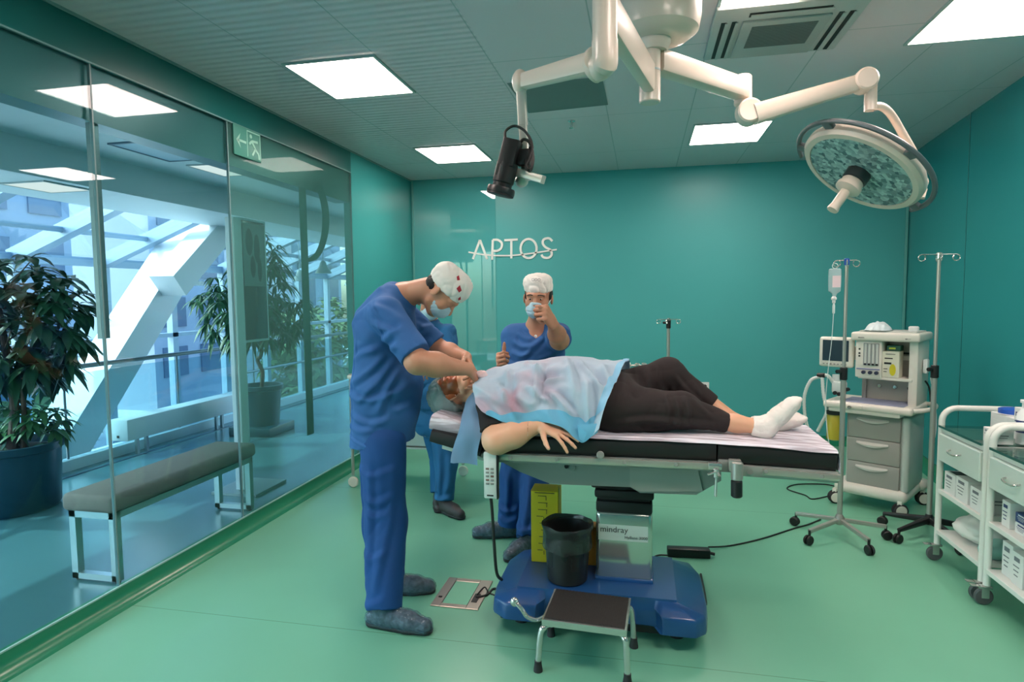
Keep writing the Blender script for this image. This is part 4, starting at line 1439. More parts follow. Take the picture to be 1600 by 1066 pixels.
def hose(pts, r=0.013):
    P = spline(pts, 14)
    mb = MB()
    mb.tube(P, r, 10)
    n = len(mb.v)
    for i in range(len(P)):
        if i % 2:
            c = P[i]
            for j in range(10):
                v = Vector(mb.v[i * 10 + j])
                mb.v[i * 10 + j] = tuple(c + (v - c) * 0.86)
    return mb


part('breathing_hose', hose([(-0.335, 0.0, 0.93), (-0.39, -0.03, 0.90), (-0.425, -0.05, 0.78), (-0.42, -0.04, 0.62), (-0.395, -0.02, 0.50)]), HO, am)
part('breathing_hose', hose([(-0.32, 0.0, 0.93), (-0.30, -0.02, 0.80), (-0.275, -0.02, 0.68), (-0.31, -0.02, 0.58), (-0.34, 0.0, 0.52)]), HO, am)
part('breathing_hose', hose([(-0.325, 0.0, 0.945), (-0.28, 0.01, 0.94), (-0.245, 0.03, 0.88)]), HO, am)
part('hose_joint', MB().cyl((-0.355, 0.0, 0.94), (-0.30, 0.0, 0.945), 0.018, n=14, bev=0.003), BLACK, am)
can = part('absorber_canister', MB().lathe((-0.225, 0.0, 0.47), [(0.03, 0), (0.052, 0.01), (0.052, 0.19), (0.045, 0.20)], n=24), mat('absorber_yellow', (176, 166, 52), 0.3), am)
part('canister_cap', MB().lathe((-0.225, 0.0, 0.665), [(0.06, 0), (0.06, 0.025), (0.05, 0.03)], n=24), BLACK, can)
part('canister_neck', MB().lathe((-0.225, 0.0, 0.69), [(0.045, 0), (0.045, 0.04)], n=20), HO, can)
part('canister_bracket', MB().span((-0.30, 0.02, 0.60), (-0.27, 0.05, 0.74), 0.005), HO, am)
am.location = (1.58, 4.755, 0)
am.rotation_euler = (0, 0, R(-34))


def amw(x, y, z):
    c_, s_ = math.cos(R(-34)), math.sin(R(-34))
    return Vector((1.58 + x * c_ - y * s_, 4.755 + x * s_ + y * c_, z))


# things standing on the machine
t = thing('box', 'cream and yellow carton with dark green flap on the machine shelf', 'box', (0, 0, 0))
part('carton', MB().span((0.0, -0.05, 0.0), (0.105, 0.05, 0.185), 0.002, 1), mat('cream_card', (216, 214, 196), 0.6), t)
part('flap', MB().span((0.02, -0.03, 0.186), (0.105, 0.05, 0.225), 0.002, 1), mat('dark_green_card', (28, 84, 66), 0.5), t)
part('yellow_mark', MB().ell((0.066, -0.051, 0.055), (0.02, 0.001, 0.042), 20, 8), mat('lemon_print', (206, 196, 32), 0.5), t)
pr = MB().box((0.05, -0.0515, 0.165), (0.06, 0.001, 0.004)).box((0.04, -0.0515, 0.135), (0.05, 0.001, 0.008)).box((0.035, -0.0515, 0.10), (0.045, 0.001, 0.014)).box((0.022, -0.0515, 0.06), (0.025, 0.001, 0.005)).box((0.02, -0.0515, 0.04), (0.02, 0.001, 0.005))
part('printing', pr, TXT, t)
part('flap_print', MB().box((0.055, -0.0305, 0.205), (0.04, 0.001, 0.012)), mat('lime_print', (190, 200, 60), 0.5), t)
t.location = amw(0.055, 0.12, 0.957)
t.rotation_euler = (0, 0, R(-34))
rows = []
rg = random.Random(8)
NU, NV = 22, 16
for i in range(NU + 1):
    row = []
    for j in range(NV + 1):
        u, v = i / NU * 2 - 1, j / NV * 2 - 1
        r_ = max(0.0, 1 - (u * u + v * v) ** 0.75)
        z = 1.286 + 0.058 * r_ ** 0.6 + 0.016 * mno.noise((u * 4, v * 4, 2)) * (1 if r_ > 0 else 0.3)
        row.append(amw(0.0 + 0.085 * u, 0.16 + 0.09 * v, max(z, 1.2835)))
    rows.append(row)
single('plastic_wrap', MB().sheet(rows), mat('crumpled_film', (206, 222, 226), 0.25), 'crumpled pale plastic wrap on top of the anesthesia machine', 'wrapping', sharp=0)
c = amw(0.22, 0.16, 1.2825)
t = thing('roll', 'small white roll on the right of the machine top', 'roll', c)
part('roll_body', MB().lathe(c, [(0.03, 0), (0.032, 0.004), (0.032, 0.03), (0.014, 0.032), (0.012, 0.006), (0, 0.006)], n=22), WHITE, t)
part('roll_rim', MB().torus(c + Vector((0, 0, 0.031)), (0, 0, 1), 0.025, 0.004, 22, 6), WHITE, t)

# ================================================================== WHITE CARTS
CTW = mat('cart_white', (224, 226, 220), 0.35)
GTOP = glass('cart_glass', (196, 218, 214), 0.05)


def cart(y0, y1, x0, label):
    t = thing('instrument_cart', label, 'cart', (x0 + 0.22, (y0 + y1) / 2, 0), 'white instrument carts')
    x1 = x0 + 0.45
    r = 0.0165
    for y in (y0 + r, y1 - r):
        pts = [(x0 + r, y, 0.10)] + [(x0 + r, y, z) for z in (0.4, 0.78)]
        for k in range(0, 7):
            an = PI - k * PI / 12
            pts.append((x0 + r + 0.075 + 0.075 * math.cos(an), y, 0.82 + 0.075 * math.sin(an)))
        pts.append((x1 - 0.1, y, 0.895))
        for k in range(0, 7):
            an = PI / 2 - k * PI / 12
            pts.append((x1 - r - 0.075 + 0.075 * math.cos(an), y, 0.82 + 0.075 * math.sin(an)))
        pts += [(x1 - r, y, 0.4), (x1 - r, y, 0.10)]
        part('side_frame', MB().tube(pts, r, 12), CTW, t)
    part('top_panel', MB().span((x0 + 0.012, y0 + 0.034, 0.755), (x1 - 0.012, y1 - 0.034, 0.785), 0.003, 1), CTW, t)
    part('glass_top', MB().span((x0 - 0.004, y0 + 0.03, 0.787), (x1, y1 - 0.03, 0.797), 0.001, 1), GTOP, t)
    part('glass_edge', MB().span((x0 - 0.006, y0 + 0.03, 0.786), (x0 - 0.003, y1 - 0.03, 0.798)), mat('glass_edge_green', (44, 92, 88), 0.15), t)
    dr = part('drawer', MB().span((x0 - 0.006, y0 + 0.036, 0.60), (x0 + 0.40, y1 - 0.036, 0.752), 0.004, 1), mat('drawer_white', (206, 218, 212), 0.3), t)
    ym = (y0 + y1) / 2 + 0.02
    hp = [(x0 - 0.004, ym + 0.055, 0.69), (x0 - 0.025, ym + 0.05, 0.683), (x0 - 0.028, ym, 0.676), (x0 - 0.025, ym - 0.05, 0.683), (x0 - 0.004, ym - 0.055, 0.69)]
    part('handle', MB().tube(spline(hp, 5), 0.005, 8), CHROME, dr)
    part('middle_shelf', MB().span((x0 + 0.004, y0 + 0.03, 0.405), (x1 - 0.004, y1 - 0.03, 0.430), 0.002, 1), CTW, t)
    part('bottom_shelf', MB().span((x0 + 0.004, y0 + 0.03, 0.165), (x1 - 0.004, y1 - 0.03, 0.190), 0.002, 1), CTW, t)
    for (x, y) in ((x0 + r, y0 + r), (x0 + r, y1 - r), (x1 - r, y0 + r), (x1 - r, y1 - r)):
        cs_ = MB().cyl((x - 0.012, y - 0.010, 0.043), (x - 0.012, y + 0.010, 0.043), 0.043, n=24, bev=0.006)
        ca = part('caster', cs_, mat('caster_grey', (86, 88, 90), 0.5), t)
        fk = MB().box((x - 0.008, y, 0.092), (0.06, 0.034, 0.012), 0, 0.003)
        for e in (-1, 1):
            fk.box((x - 0.010, y + e * 0.015, 0.066), (0.034, 0.003, 0.055))
        fk.box((x - 0.05, y, 0.096), (0.04, 0.03, 0.004), 0, 0.001)
        part('fork', fk, CHROME, ca)
    return t


CX = 1.66
cart(3.405, 3.915, CX, 'white instrument cart with gauze boxes nearer the iv pole')
cart(2.88, 3.39, CX, 'white instrument cart nearest the camera at the right edge')
CARD = mat('white_card', (222, 224, 222), 0.6)
PRT = mat('grey_print', (110, 116, 124), 0.6)
PRB = mat('navy_print', (40, 58, 110), 0.55)


def carton(nm, x0, y0, z0, sx, sy, sz, label, group=None, body=CARD, band=PRT, cat='box', rz=0.0, lid=False):
    c = Vector((x0 + sx / 2, y0 + sy / 2, z0))
    t = thing(nm, label, cat, (0, 0, 0), group)
    part('carton', MB().box((0, 0, sz / 2), (sx, sy, sz), 0, 0.0015, 1), body, t)
    mb = MB()
    k = -sx / 2 - 0.0006
    mb.box((k, sy * 0.05, sz * 0.80), (0.0008, sy * 0.5, sz * 0.13))
    for j in range(3):
        mb.box((k, sy * 0.1, sz * (0.58 - 0.14 * j)), (0.0008, sy * (0.55 - 0.1 * j), sz * 0.035))
    mb.box((0, -sy / 2 - 0.0006, sz * 0.6), (sx * 0.5, 0.0008, sz * 0.06))
    mb.box((0, -sy / 2 - 0.0006, sz * 0.45), (sx * 0.4, 0.0008, sz * 0.04))
    part('printing', mb, band, t)
    if lid:
        part('opening', MB().box((0, 0, sz + 0.0004), (sx * 0.8, sy * 0.7, 0.0008)), DARK, t)
    t.location = c
    t.rotation_euler = (0, 0, rz)
    return t


ZM, ZB, ZT = 0.4305, 0.1905, 0.7975
carton('box', CX + 0.02, 3.73, ZM, 0.16, 0.12, 0.115, 'open white glove box left end of the cart middle shelf', 'white cartons on the cart middle shelf', lid=True)
carton('box', CX + 0.02, 3.595, ZM, 0.17, 0.125, 0.125, 'white glove box in the middle of the far cart shelf', 'white cartons on the cart middle shelf')
carton('box', CX + 0.02, 3.455, ZM, 0.17, 0.115, 0.115, 'white glove box against the post on the far cart shelf', 'white cartons on the cart middle shelf')


def lump(name, c, r, m, label, cat, seed, amp=0.25, flat=True):
    mb = MB().ell((0, 0, 0), (1, 1, 1), 40, 24)
    vs = []
    for p in mb.v:
        d = Vector(p)
        k = 1 + amp * (mno.noise(d * 1.6 + Vector((seed, 0, 0))) + 0.6 * mno.noise(d * 4 + Vector((0, seed, 0))) + 0.3 * mno.noise(d * 9))
        v = Vector((d.x * r[0] * k, d.y * r[1] * k, d.z * r[2] * k + r[2]))
        if flat:
            v.z = max(v.z, 0)
        vs.append(Vector(c) + v)
    mb.v = [tuple(v) for v in vs]
    return single(name, mb, m, label, cat, sharp=0)


FILM = mat('pale_film', (218, 220, 214), 0.35)
lump('plastic_bag', (CX + 0.27, 3.61, ZM + 0.0), (0.055, 0.15, 0.085), mat('grey_film', (150, 154, 150), 0.3), 'grey crumpled plastic bag behind the glove boxes', 'bag', 3.1, 0.2)
lump('plastic_bag', (CX + 0.15, 3.71, ZB), (0.115, 0.14, 0.07), FILM, 'cream plastic bag of dressings on the far cart bottom shelf', 'bag', 7.7, 0.16)
lump('plastic_bag', (CX + 0.13, 3.49, ZB), (0.10, 0.05, 0.05), mat('mint_film', (150, 204, 194), 0.35), 'mint green printed pack beside the cream bag', 'bag', 1.3, 0.2)
# near cart
carton('box', CX + 0.04, 3.255, ZM, 0.12, 0.065, 0.125, 'tall white carton with dark top stripe on the near cart shelf', None, band=PRB)
carton('box', CX + 0.05, 3.12, ZM, 0.15, 0.11, 0.05, 'flat white and navy carton lowest on the near cart middle shelf', None, band=PRB)
carton('box', CX + 0.05, 3.12, ZM + 0.0515, 0.15, 0.11, 0.045, 'flat navy printed carton stacked on another on the middle shelf', None, mat('navy_card', (52, 72, 128), 0.5), band=CARD)
carton('box', CX + 0.24, 3.20, ZM, 0.10, 0.13, 0.10, 'grey carton at the back of the near cart shelf', None, mat('grey_card', (150, 150, 146), 0.6))
single('tray', MB().span((CX + 0.19, 2.95, ZM + 0.105), (CX + 0.40, 3.33, ZM + 0.118), 0.003), mat('dark_tray', (52, 54, 54), 0.4), 'dark flat tray lying on the grey carton', 'tray')
carton('box', CX + 0.05, 3.235, ZB, 0.10, 0.085, 0.165, 'tall white medicine carton next to the mint pack', 'white medicine cartons on the bottom shelf')
carton('box', CX + 0.04, 3.135, ZB, 0.10, 0.085, 0.155, 'tall white medicine carton second from the cart post', 'white medicine cartons on the bottom shelf')
carton('box', CX + 0.04, 3.035, ZB, 0.10, 0.085, 0.14, 'tall white medicine carton with teal print at the picture edge', 'white medicine cartons on the bottom shelf', band=mat('teal_print', (60, 140, 150), 0.55))
# on the glass tops
t = carton('box', 1.90, 3.63, ZT, 0.12, 0.23, 0.092, 'white box with blue window on the far cart glass top', None, band=CARD)
part('blue_window', MB().box((-0.0612, -0.025, 0.036), (0.002, 0.155, 0.045)), mat('water_blue', (96, 160, 196), 0.2), t)
part('navy_band', MB().box((-0.0616, -0.025, 0.062), (0.002, 0.155, 0.012)), PRB, t)
part('dark_stripe', MB().box((-0.0616, 0.088, 0.045), (0.002, 0.014, 0.06)), PRT, t)
t = thing('jar', 'white jar with blue lid on the window box', 'jar', (1.96, 3.765, ZT + 0.094))
q = Vector((1.96, 3.765, ZT + 0.0935))
part('lid', MB().lathe(q, [(0.062, 0), (0.066, 0.004), (0.066, 0.028), (0.058, 0.032)], n=28), mat('lid_blue', (34, 84, 180), 0.4), t)
part('rim', MB().torus(q + Vector((0, 0, 0.004)), (0, 0, 1), 0.064, 0.003), WHITE, t)
carton('box', 1.70, 3.425, ZT, 0.09, 0.09, 0.072, 'low white carton in front of the blue window box', None)
carton('box', 1.87, 3.515, ZT, 0.07, 0.07, 0.165, 'slim white carton with dark marks right of the blue window box', None, band=PRB)
t = thing('dispenser_bottle', 'tall white pump bottle beside the slim carton at the right edge', 'bottle', (1.85, 3.455, ZT))
q = Vector((1.85, 3.455, ZT))
part('bottle', MB().lathe(q, [(0.03, 0), (0.034, 0.004), (0.034, 0.15), (0.018, 0.175), (0.014, 0.18)], n=24), WHITE, t)
part('pump', MB().lathe(q, [(0.014, 0.18), (0.014, 0.205), (0.022, 0.207), (0.022, 0.22)], n=16), WHITE, t)
part('label', MB().lathe(q, [(0.0345, 0.06), (0.0345, 0.12)], n=24, cap=False), PRB, t)
carton('box', CX + 0.13, 3.20, ZT, 0.12, 0.12, 0.06, 'white carton lying on the near cart glass top', None)

# ================================================================== CEILING MOUNTED SURGICAL LAMP
LWH = mat('lamp_cream_white', (216, 200, 186), 0.32, coat=0.2)
sl_ = thing('surgical_lamp', 'ceiling mounted surgical lamp with jointed cream arms and round head', 'surgical lamp', (0.057, 2.72, H))
mc = Vector((0.057, 2.72, 0))
part('ceiling_canopy', MB().lathe(mc, [(0.09, 2.612), (0.13, 2.618), (0.165, 2.645), (0.175, 2.70), (0.175, H)], n=48), LWH, sl_)
cxm = (at(1012, 110, 2.72) + at(1027, 110, 2.72)) / 2
mcx = at(1014, 110, 2.72).x
part('canopy_collar', MB().lathe((mcx + 0.02, 2.72, 0), [(0.052, 2.57), (0.07, 2.60), (0.07, 2.64)], n=32), LWH, sl_)
mcx += 0.004
colm = part('column', MB().cyl((mcx, 2.72, 2.36), (mcx, 2.72, 2.62), 0.044, n=28, bev=0.004), LWH, sl_)
part('seam_ring', MB().cyl((mcx, 2.72, 2.485), (mcx, 2.72, 2.492), 0.0455, n=28), GREYM, colm)
# arm to the lamp
e1 = at(1160, 140, 3.20)
z1 = at(1028, 93, 2.72).z
a0 = Vector((mcx + 0.03, 2.74, z1))
a1 = Vector((e1.x, 3.20, z1 + (e1.z - z1)))
part('horizontal_arm', MB().bar(a0, a1, 0.075, 0.095, (0, 0, 1), 0.014), LWH, sl_)
j1 = MB().cyl(at(1161, 118, 3.22), at(1161, 166, 3.22), 0.042, n=24, bev=0.008)
part('arm_joint', j1, LWH, sl_)
jc = at(1169, 178, 3.22)
part('elbow', MB().ell(at(1163, 176, 3.22), (0.045, 0.045, 0.05)).cyl(jc + Vector((0, -0.075, 0)), jc + Vector((0, 0.03, 0)), 0.057, n=28, bev=0.008), LWH, sl_)
k0, k1 = at(1178, 179, 3.17), at(1350, 127, 3.30)
part('spring_arm', MB().bar(k0, k1, 0.07, 0.095, (0, 0, 1), 0.02, 0.06, 0.075), LWH, sl_)
part('arm_head', MB().cyl(k1 + Vector((0, -0.055, 0)), k1 + Vector((0, 0.05, 0)), 0.052, n=28, bev=0.008), LWH, sl_)
y0 = at(1361, 130, 3.32)
part('drop_link', MB().bar(at(1361, 122, 3.32), at(1360, 173, 3.32), 0.05, 0.05, (0, 1, 0), 0.012), LWH, sl_)
yk = [at(1362, 166, 3.33), at(1378, 167, 3.36), at(1393, 180, 3.40), at(1412, 212, 3.44), at(1428, 240, 3.47), at(1436, 260, 3.48), at(1439, 282, 3.49)]
part('yoke', MB().tube(spline(yk, 6), 0.019, 12), LWH, sl_)
# head
hc_ = at(1347, 264, 3.47)
e_r = at(1424, 298, 3.47) - at(1268, 240, 3.47)
nrm = Vector((-0.57, -0.19, -0.80)).normalized()
HR = 0.305
hd = part('lamp_head', MB().lathe(hc_, [(0.0, -0.085), (HR * 0.5, -0.08), (HR * 0.92, -0.055), (HR, -0.02), (HR, 0.012), (HR * 0.95, 0.028), (HR * 0.86, 0.030), (HR * 0.855, 0.022), (0, 0.022)], nrm, 56), LWH, sl_)


def lens_mat():
    m = mat('led_lens_field', (120, 160, 164), 0.18)
    n, l = m.node_tree.nodes, m.node_tree.links
    p = n['Principled BSDF']
    tcn = n.new('ShaderNodeTexCoord')
    v = n.new('ShaderNodeTexVoronoi')
    v.inputs['Scale'].default_value = 48
    r = n.new('ShaderNodeValToRGB')
    r.color_ramp.elements[0].color = lin((58, 92, 98))
    r.color_ramp.elements[1].color = lin((178, 208, 206))
    sp = n.new('ShaderNodeSeparateColor')
    l.new(tcn.outputs['Object'], v.inputs['Vector'])
    l.new(v.outputs['Color'], sp.inputs[0])
    l.new(sp.outputs[0], r.inputs[0])
    l.new(r.outputs[0], p.inputs['Base Color'])
    b = n.new('ShaderNodeBump')
    b.inputs['Strength'].default_value = 0.6
    b.inputs['Distance'].default_value = 0.008
    l.new(v.outputs['Distance'], b.inputs['Height'])
    l.new(b.outputs[0], p.inputs['Normal'])
    return m


part('lens_field', MB().lathe(hc_, [(HR * 0.85, 0.020), (HR * 0.85, 0.0265), (0, 0.029)], nrm, 56), lens_mat(), hd)
hp = hc_ + nrm * 0.028
part('handle_socket', MB().lathe(hp, [(0.062, -0.02), (0.060, 0.045), (0.052, 0.05)], nrm, 28), mat('dark_metal', (62, 70, 72), 0.3, metal=0.6), hd)
part('handle_collar', MB().lathe(hp, [(0.05, 0.05), (0.054, 0.055), (0.054, 0.075), (0.062, 0.08), (0.062, 0.10), (0.035, 0.115)], nrm, 28), LWH, hd)
part('sterile_handle', MB().lathe(hp, [(0.026, 0.11), (0.024, 0.20), (0.029, 0.225), (0.027, 0.232), (0.012, 0.233)], nrm, 20), LWH, hd)
# bumper rail round the rear edge
q = nrm.to_track_quat('Z', 'Y')
best = None
side = (at(1440, 290, 3.49) - hc_)
ang0 = math.atan2((q.inverted() @ side).y, (q.inverted() @ side).x)
pts = []
for k in range(45):
    an = ang0 - 0.25 + (k / 44) * R(235)
    pts.append(hc_ - nrm * 0.005 + q @ Vector((math.cos(an), math.sin(an), 0)) * (HR + 0.040))
up_pts = MB().tube(pts, 0.0125, 10)
part('bumper_rail', up_pts, mat('bumper_grey', (92, 100, 104), 0.35), hd)
for an in (ang0 - 0.1, ang0 + R(75), ang0 + R(150), ang0 + R(205)):
    p = hc_ - nrm * 0.005 + q @ Vector((math.cos(an), math.sin(an), 0)) * (HR - 0.01)
    p2 = hc_ - nrm * 0.005 + q @ Vector((math.cos(an), math.sin(an), 0)) * (HR + 0.04)
    part('rail_bracket', MB().bar(p, p2, 0.05, 0.025, nrm, 0.004), MATS['bumper_grey'], hd)
part('yoke_joint', MB().cyl(at(1408, 284, 3.47), at(1446, 286, 3.50), 0.030, n=20, bev=0.006), LWH, sl_)
part('yoke_bracket', MB().tube([at(1415, 308, 3.44), at(1443, 309, 3.46), at(1446, 296, 3.48), at(1440, 286, 3.49)], 0.009, 10), LWH, sl_)
# arm coming forward to the camera column
tz = at(1012, 118, 2.72).z
tcx = at(945, 60, 2.06)
b0, b1 = Vector((mcx - 0.005, 2.68, tz - 0.02)), Vector((tcx.x + 0.015, 2.06, tz - 0.02))
part('front_arm', MB().bar(b0, b1, 0.05, 0.12, (0, 0, 1), 0.012), LWH, sl_)
tb = part('drop_tube', MB().cyl((tcx.x, 2.06, 2.30), (tcx.x, 2.06, 2.62), 0.040, n=28, bev=0.004), LWH, sl_)
part('seam_ring', MB().cyl((tcx.x, 2.06, 2.36), (tcx.x, 2.06, 2.367), 0.0412, n=28), GREYM, tb)
el = MB().tube(spline([(tcx.x, 2.06, 2.37), (tcx.x, 2.062, 2.30), at(940, 100, 2.075), at(925, 112, 2.10)], 6), 0.042, 18)
el.ell(at(937, 106, 2.08), (0.042, 0.042, 0.042))
part('elbow', el, LWH, sl_)
s0_, s1_ = at(930, 97, 2.10), at(815, 128, 2.33)
part('spring_arm', MB().bar(s0_, s1_, 0.055, 0.072, (0, 0, 1), 0.016, 0.05, 0.058), LWH, sl_)
part('arm_tip', MB().ell(at(813, 128, 2.33), (0.032, 0.036, 0.046)), LWH, sl_)
part('arm_head', MB().cyl(at(932, 98, 2.09) + Vector((0, -0.035, 0)), at(932, 98, 2.09) + Vector((0, 0.035, 0)), 0.045, n=24, bev=0.008), LWH, sl_)
cdp = MB().bar(at(814, 132, 2.33), at(817, 196, 2.33), 0.034, 0.034, (0, 1, 0), 0.005)
cdp.bar(at(817, 196, 2.33), at(822, 282, 2.33), 0.030, 0.030, (0, 1, 0), 0.004)
part('camera_drop', cdp, mat('drop_grey', (196, 196, 188), 0.3, metal=0.4), sl_)
part('camera_bracket', MB().bar(at(804, 268, 2.31), at(849, 281, 2.27), 0.03, 0.03, (0, 0, 1), 0.004).ell(at(815, 283, 2.33), (0.026, 0.026, 0.024)), mat('drop_grey', (196, 196, 188), 0.3, metal=0.4), sl_)
# camera
cmx = thing('video_camera', 'black video camera with lens pointing down on the left arm', 'camera', at(790, 300, 2.30))
u0, u1 = at(802, 220, 2.28), at(786, 285, 2.28)
ax = (u1 - u0).normalized()
cb = part('body', MB().bar(u0, u0 + (u1 - u0) * 0.62, 0.062, 0.075, (0, 1, 0), 0.008), BLACK, cmx)
part('side_panel', MB().box(at(783, 264, 2.27), (0.028, 0.05, 0.055), 0, 0.004, 2, Matrix.Rotation(R(12), 3, 'Y')), BLACK, cb)
part('keypad', MB().box(at(785, 265, 2.243), (0.018, 0.004, 0.035), 0, 0.001, 1, Matrix.Rotation(R(12), 3, 'Y')), mat('keypad_grey', (58, 62, 62), 0.5), cb)
ln = part('lens', MB().lathe(u0 + (u1 - u0) * 0.55, [(0.040, 0), (0.040, 0.07), (0.036, 0.075), (0.036, 0.088), (0.050, 0.094), (0.052, 0.118), (0.046, 0.12)], ax, 28), BLACK, cmx)
part('lens_hood', MB().lathe(u1, [(0.051, 0.02), (0.053, 0.028), (0.053, 0.042), (0.048, 0.044), (0.04, 0.03)], ax, 28), mat('hood_black', (30, 32, 34), 0.35), ln)
part('clip', MB().box(at(819, 247, 2.30), (0.05, 0.05, 0.06), 0, 0.006), BLACK, cmx)
part('cable', MB().tube(spline([at(790, 218, 2.28), at(790, 205, 2.28), at(803, 197, 2.28), at(818, 203, 2.28), at(829, 218, 2.28), at(832, 232, 2.28)], 6), 0.005, 8), CB, cmx)
part('cable', MB().tube(spline([at(812, 224, 2.29), at(818, 218, 2.28), at(826, 221, 2.28), at(831, 232, 2.28), at(826, 252, 2.27), at(822, 262, 2.27), at(829, 266, 2.27), at(833, 248, 2.28), at(830, 228, 2.28)], 6), 0.006, 8), CB, cmx)
part('cable', MB().tube(spline([at(829, 230, 2.29), at(822, 250, 2.28), at(826, 264, 2.26), at(832, 256, 2.27), at(831, 236, 2.28)], 6), 0.006, 8), CB, cmx)

# ================================================================== TABLES BEHIND THE PATIENT
CLO = mat('white_table_cover', (226, 226, 216), 0.6)
it = thing('instrument_table', 'white topped instrument table behind the patient', 'table', (-0.42, 4.52, 0))
ta, tb_ = at(880, 560, 4.75), at(984, 573, 4.4)
zt_ = 1.03
tx0, tx1, ty0, ty1 = -0.98, at(984, 572, 4.5).x, 4.36, 4.88
part('table_top', MB().span((tx0, ty0, zt_ - 0.03), (tx1, ty1, zt_), 0.006), CLO, it)
for (x, y) in ((tx0 + 0.05, ty0 + 0.05), (tx1 - 0.05, ty0 + 0.05), (tx0 + 0.05, ty1 - 0.05), (tx1 - 0.05, ty1 - 0.05)):
    lo_ = part('leg', MB().cyl((x, y, 0.09), (x, y, zt_ - 0.02), 0.013, n=12), STEEL, it)
    part('caster', MB().cyl((x, y - 0.012, 0.045), (x, y + 0.012, 0.045), 0.045, n=20, bev=0.006), mat('caster_pale', (214, 210, 198), 0.5), lo_)
part('cross_bar', MB().span((tx0 + 0.05, ty1 - 0.06, 0.30), (tx1 - 0.05, ty1 - 0.04, 0.32)), STEEL, it)
rg = random.Random(2)
for k in range(6):
    c = Vector((-0.28 + 0.045 * k, 4.52 + 0.03 * (k % 3), zt_ + 0.001))
    a_ = rg.uniform(-0.6, 0.6)
    d = Vector((math.cos(a_), math.sin(a_), 0)) * 0.06
    t = thing('surgical_tool', ['steel clamp', 'steel scissors', 'steel needle holder', 'steel tweezers', 'steel forceps', 'steel probe'][k] + ' ' + ['at the left of the tool row', 'second in the tool row', 'third in the tool row', 'fourth in the tool row', 'fifth in the tool row', 'at the right of the tool row'][k] + ' on the white table', 'tool', c, 'tools on the white table')
    part('shaft', MB().tube([c - d + Vector((0, 0, 0.005)), c + Vector((0, 0, 0.012)), c + d + Vector((0, 0, 0.006))], 0.004, 6), STEEL, t)
    part('ring', MB().torus(c + d * 1.2 + Vector((0, 0, 0.018)), (d.y, -d.x, 0.3), 0.016, 0.003, 14, 6), STEEL, t)
# trolley behind the surgeon
tr = thing('dressing_trolley', 'steel framed trolley with pale panels behind the standing surgeon', 'trolley', (-1.9, 4.75, 0))
qa = at(545, 735, 4.62)
xa, xb, ya, yb = -2.32, -1.52, 4.58, 5.05
for (x, y) in ((xa, ya), (xb, ya), (xa, yb), (xb, yb)):
    lo_ = part('leg', MB().cyl((x, y, 0.10), (x, y, 0.94), 0.013, n=12), STEEL, tr)
    ca = part('caster', MB().cyl((x, y - 0.012, 0.045), (x, y + 0.012, 0.045), 0.045, n=20, bev=0.006), mat('caster_pale', (214, 210, 198), 0.5), lo_)
part('tray', MB().span((xa - 0.02, ya - 0.02, 0.90), (xb + 0.02, yb + 0.02, 0.93), 0.006), CLO, tr)
part('side_panel', MB().span((xa + 0.02, ya + 0.02, 0.36), (xb + 0.25, yb - 0.02, 0.60), 0.006), mat('trolley_panel', (182, 196, 190), 0.5), tr)
part('shelf', MB().span((xa, ya, 0.34), (xb + 0.25, yb, 0.355)), STEEL, tr)
t = thing('bottle', 'white plastic bottle on the trolley behind the patient cap', 'bottle', (-1.50, 4.62, 0.93))
q = Vector((-1.50, 4.62, 0.931))
part('bottle', MB().lathe(q, [(0.03, 0), (0.034, 0.005), (0.034, 0.09), (0.015, 0.12), (0.015, 0.13)], n=20), WHITE, t)
part('cap', MB().lathe(q, [(0.018, 0.13), (0.018, 0.155)], n=16), mat('cap_pink', (190, 90, 90), 0.5), t)


# ================================================================== PEOPLE
# bodies and clothes grow from blended rounded cones on a grid, so each is one continuous surface
def V3(p):
    return np.array([p[0], p[1], p[2]], float)


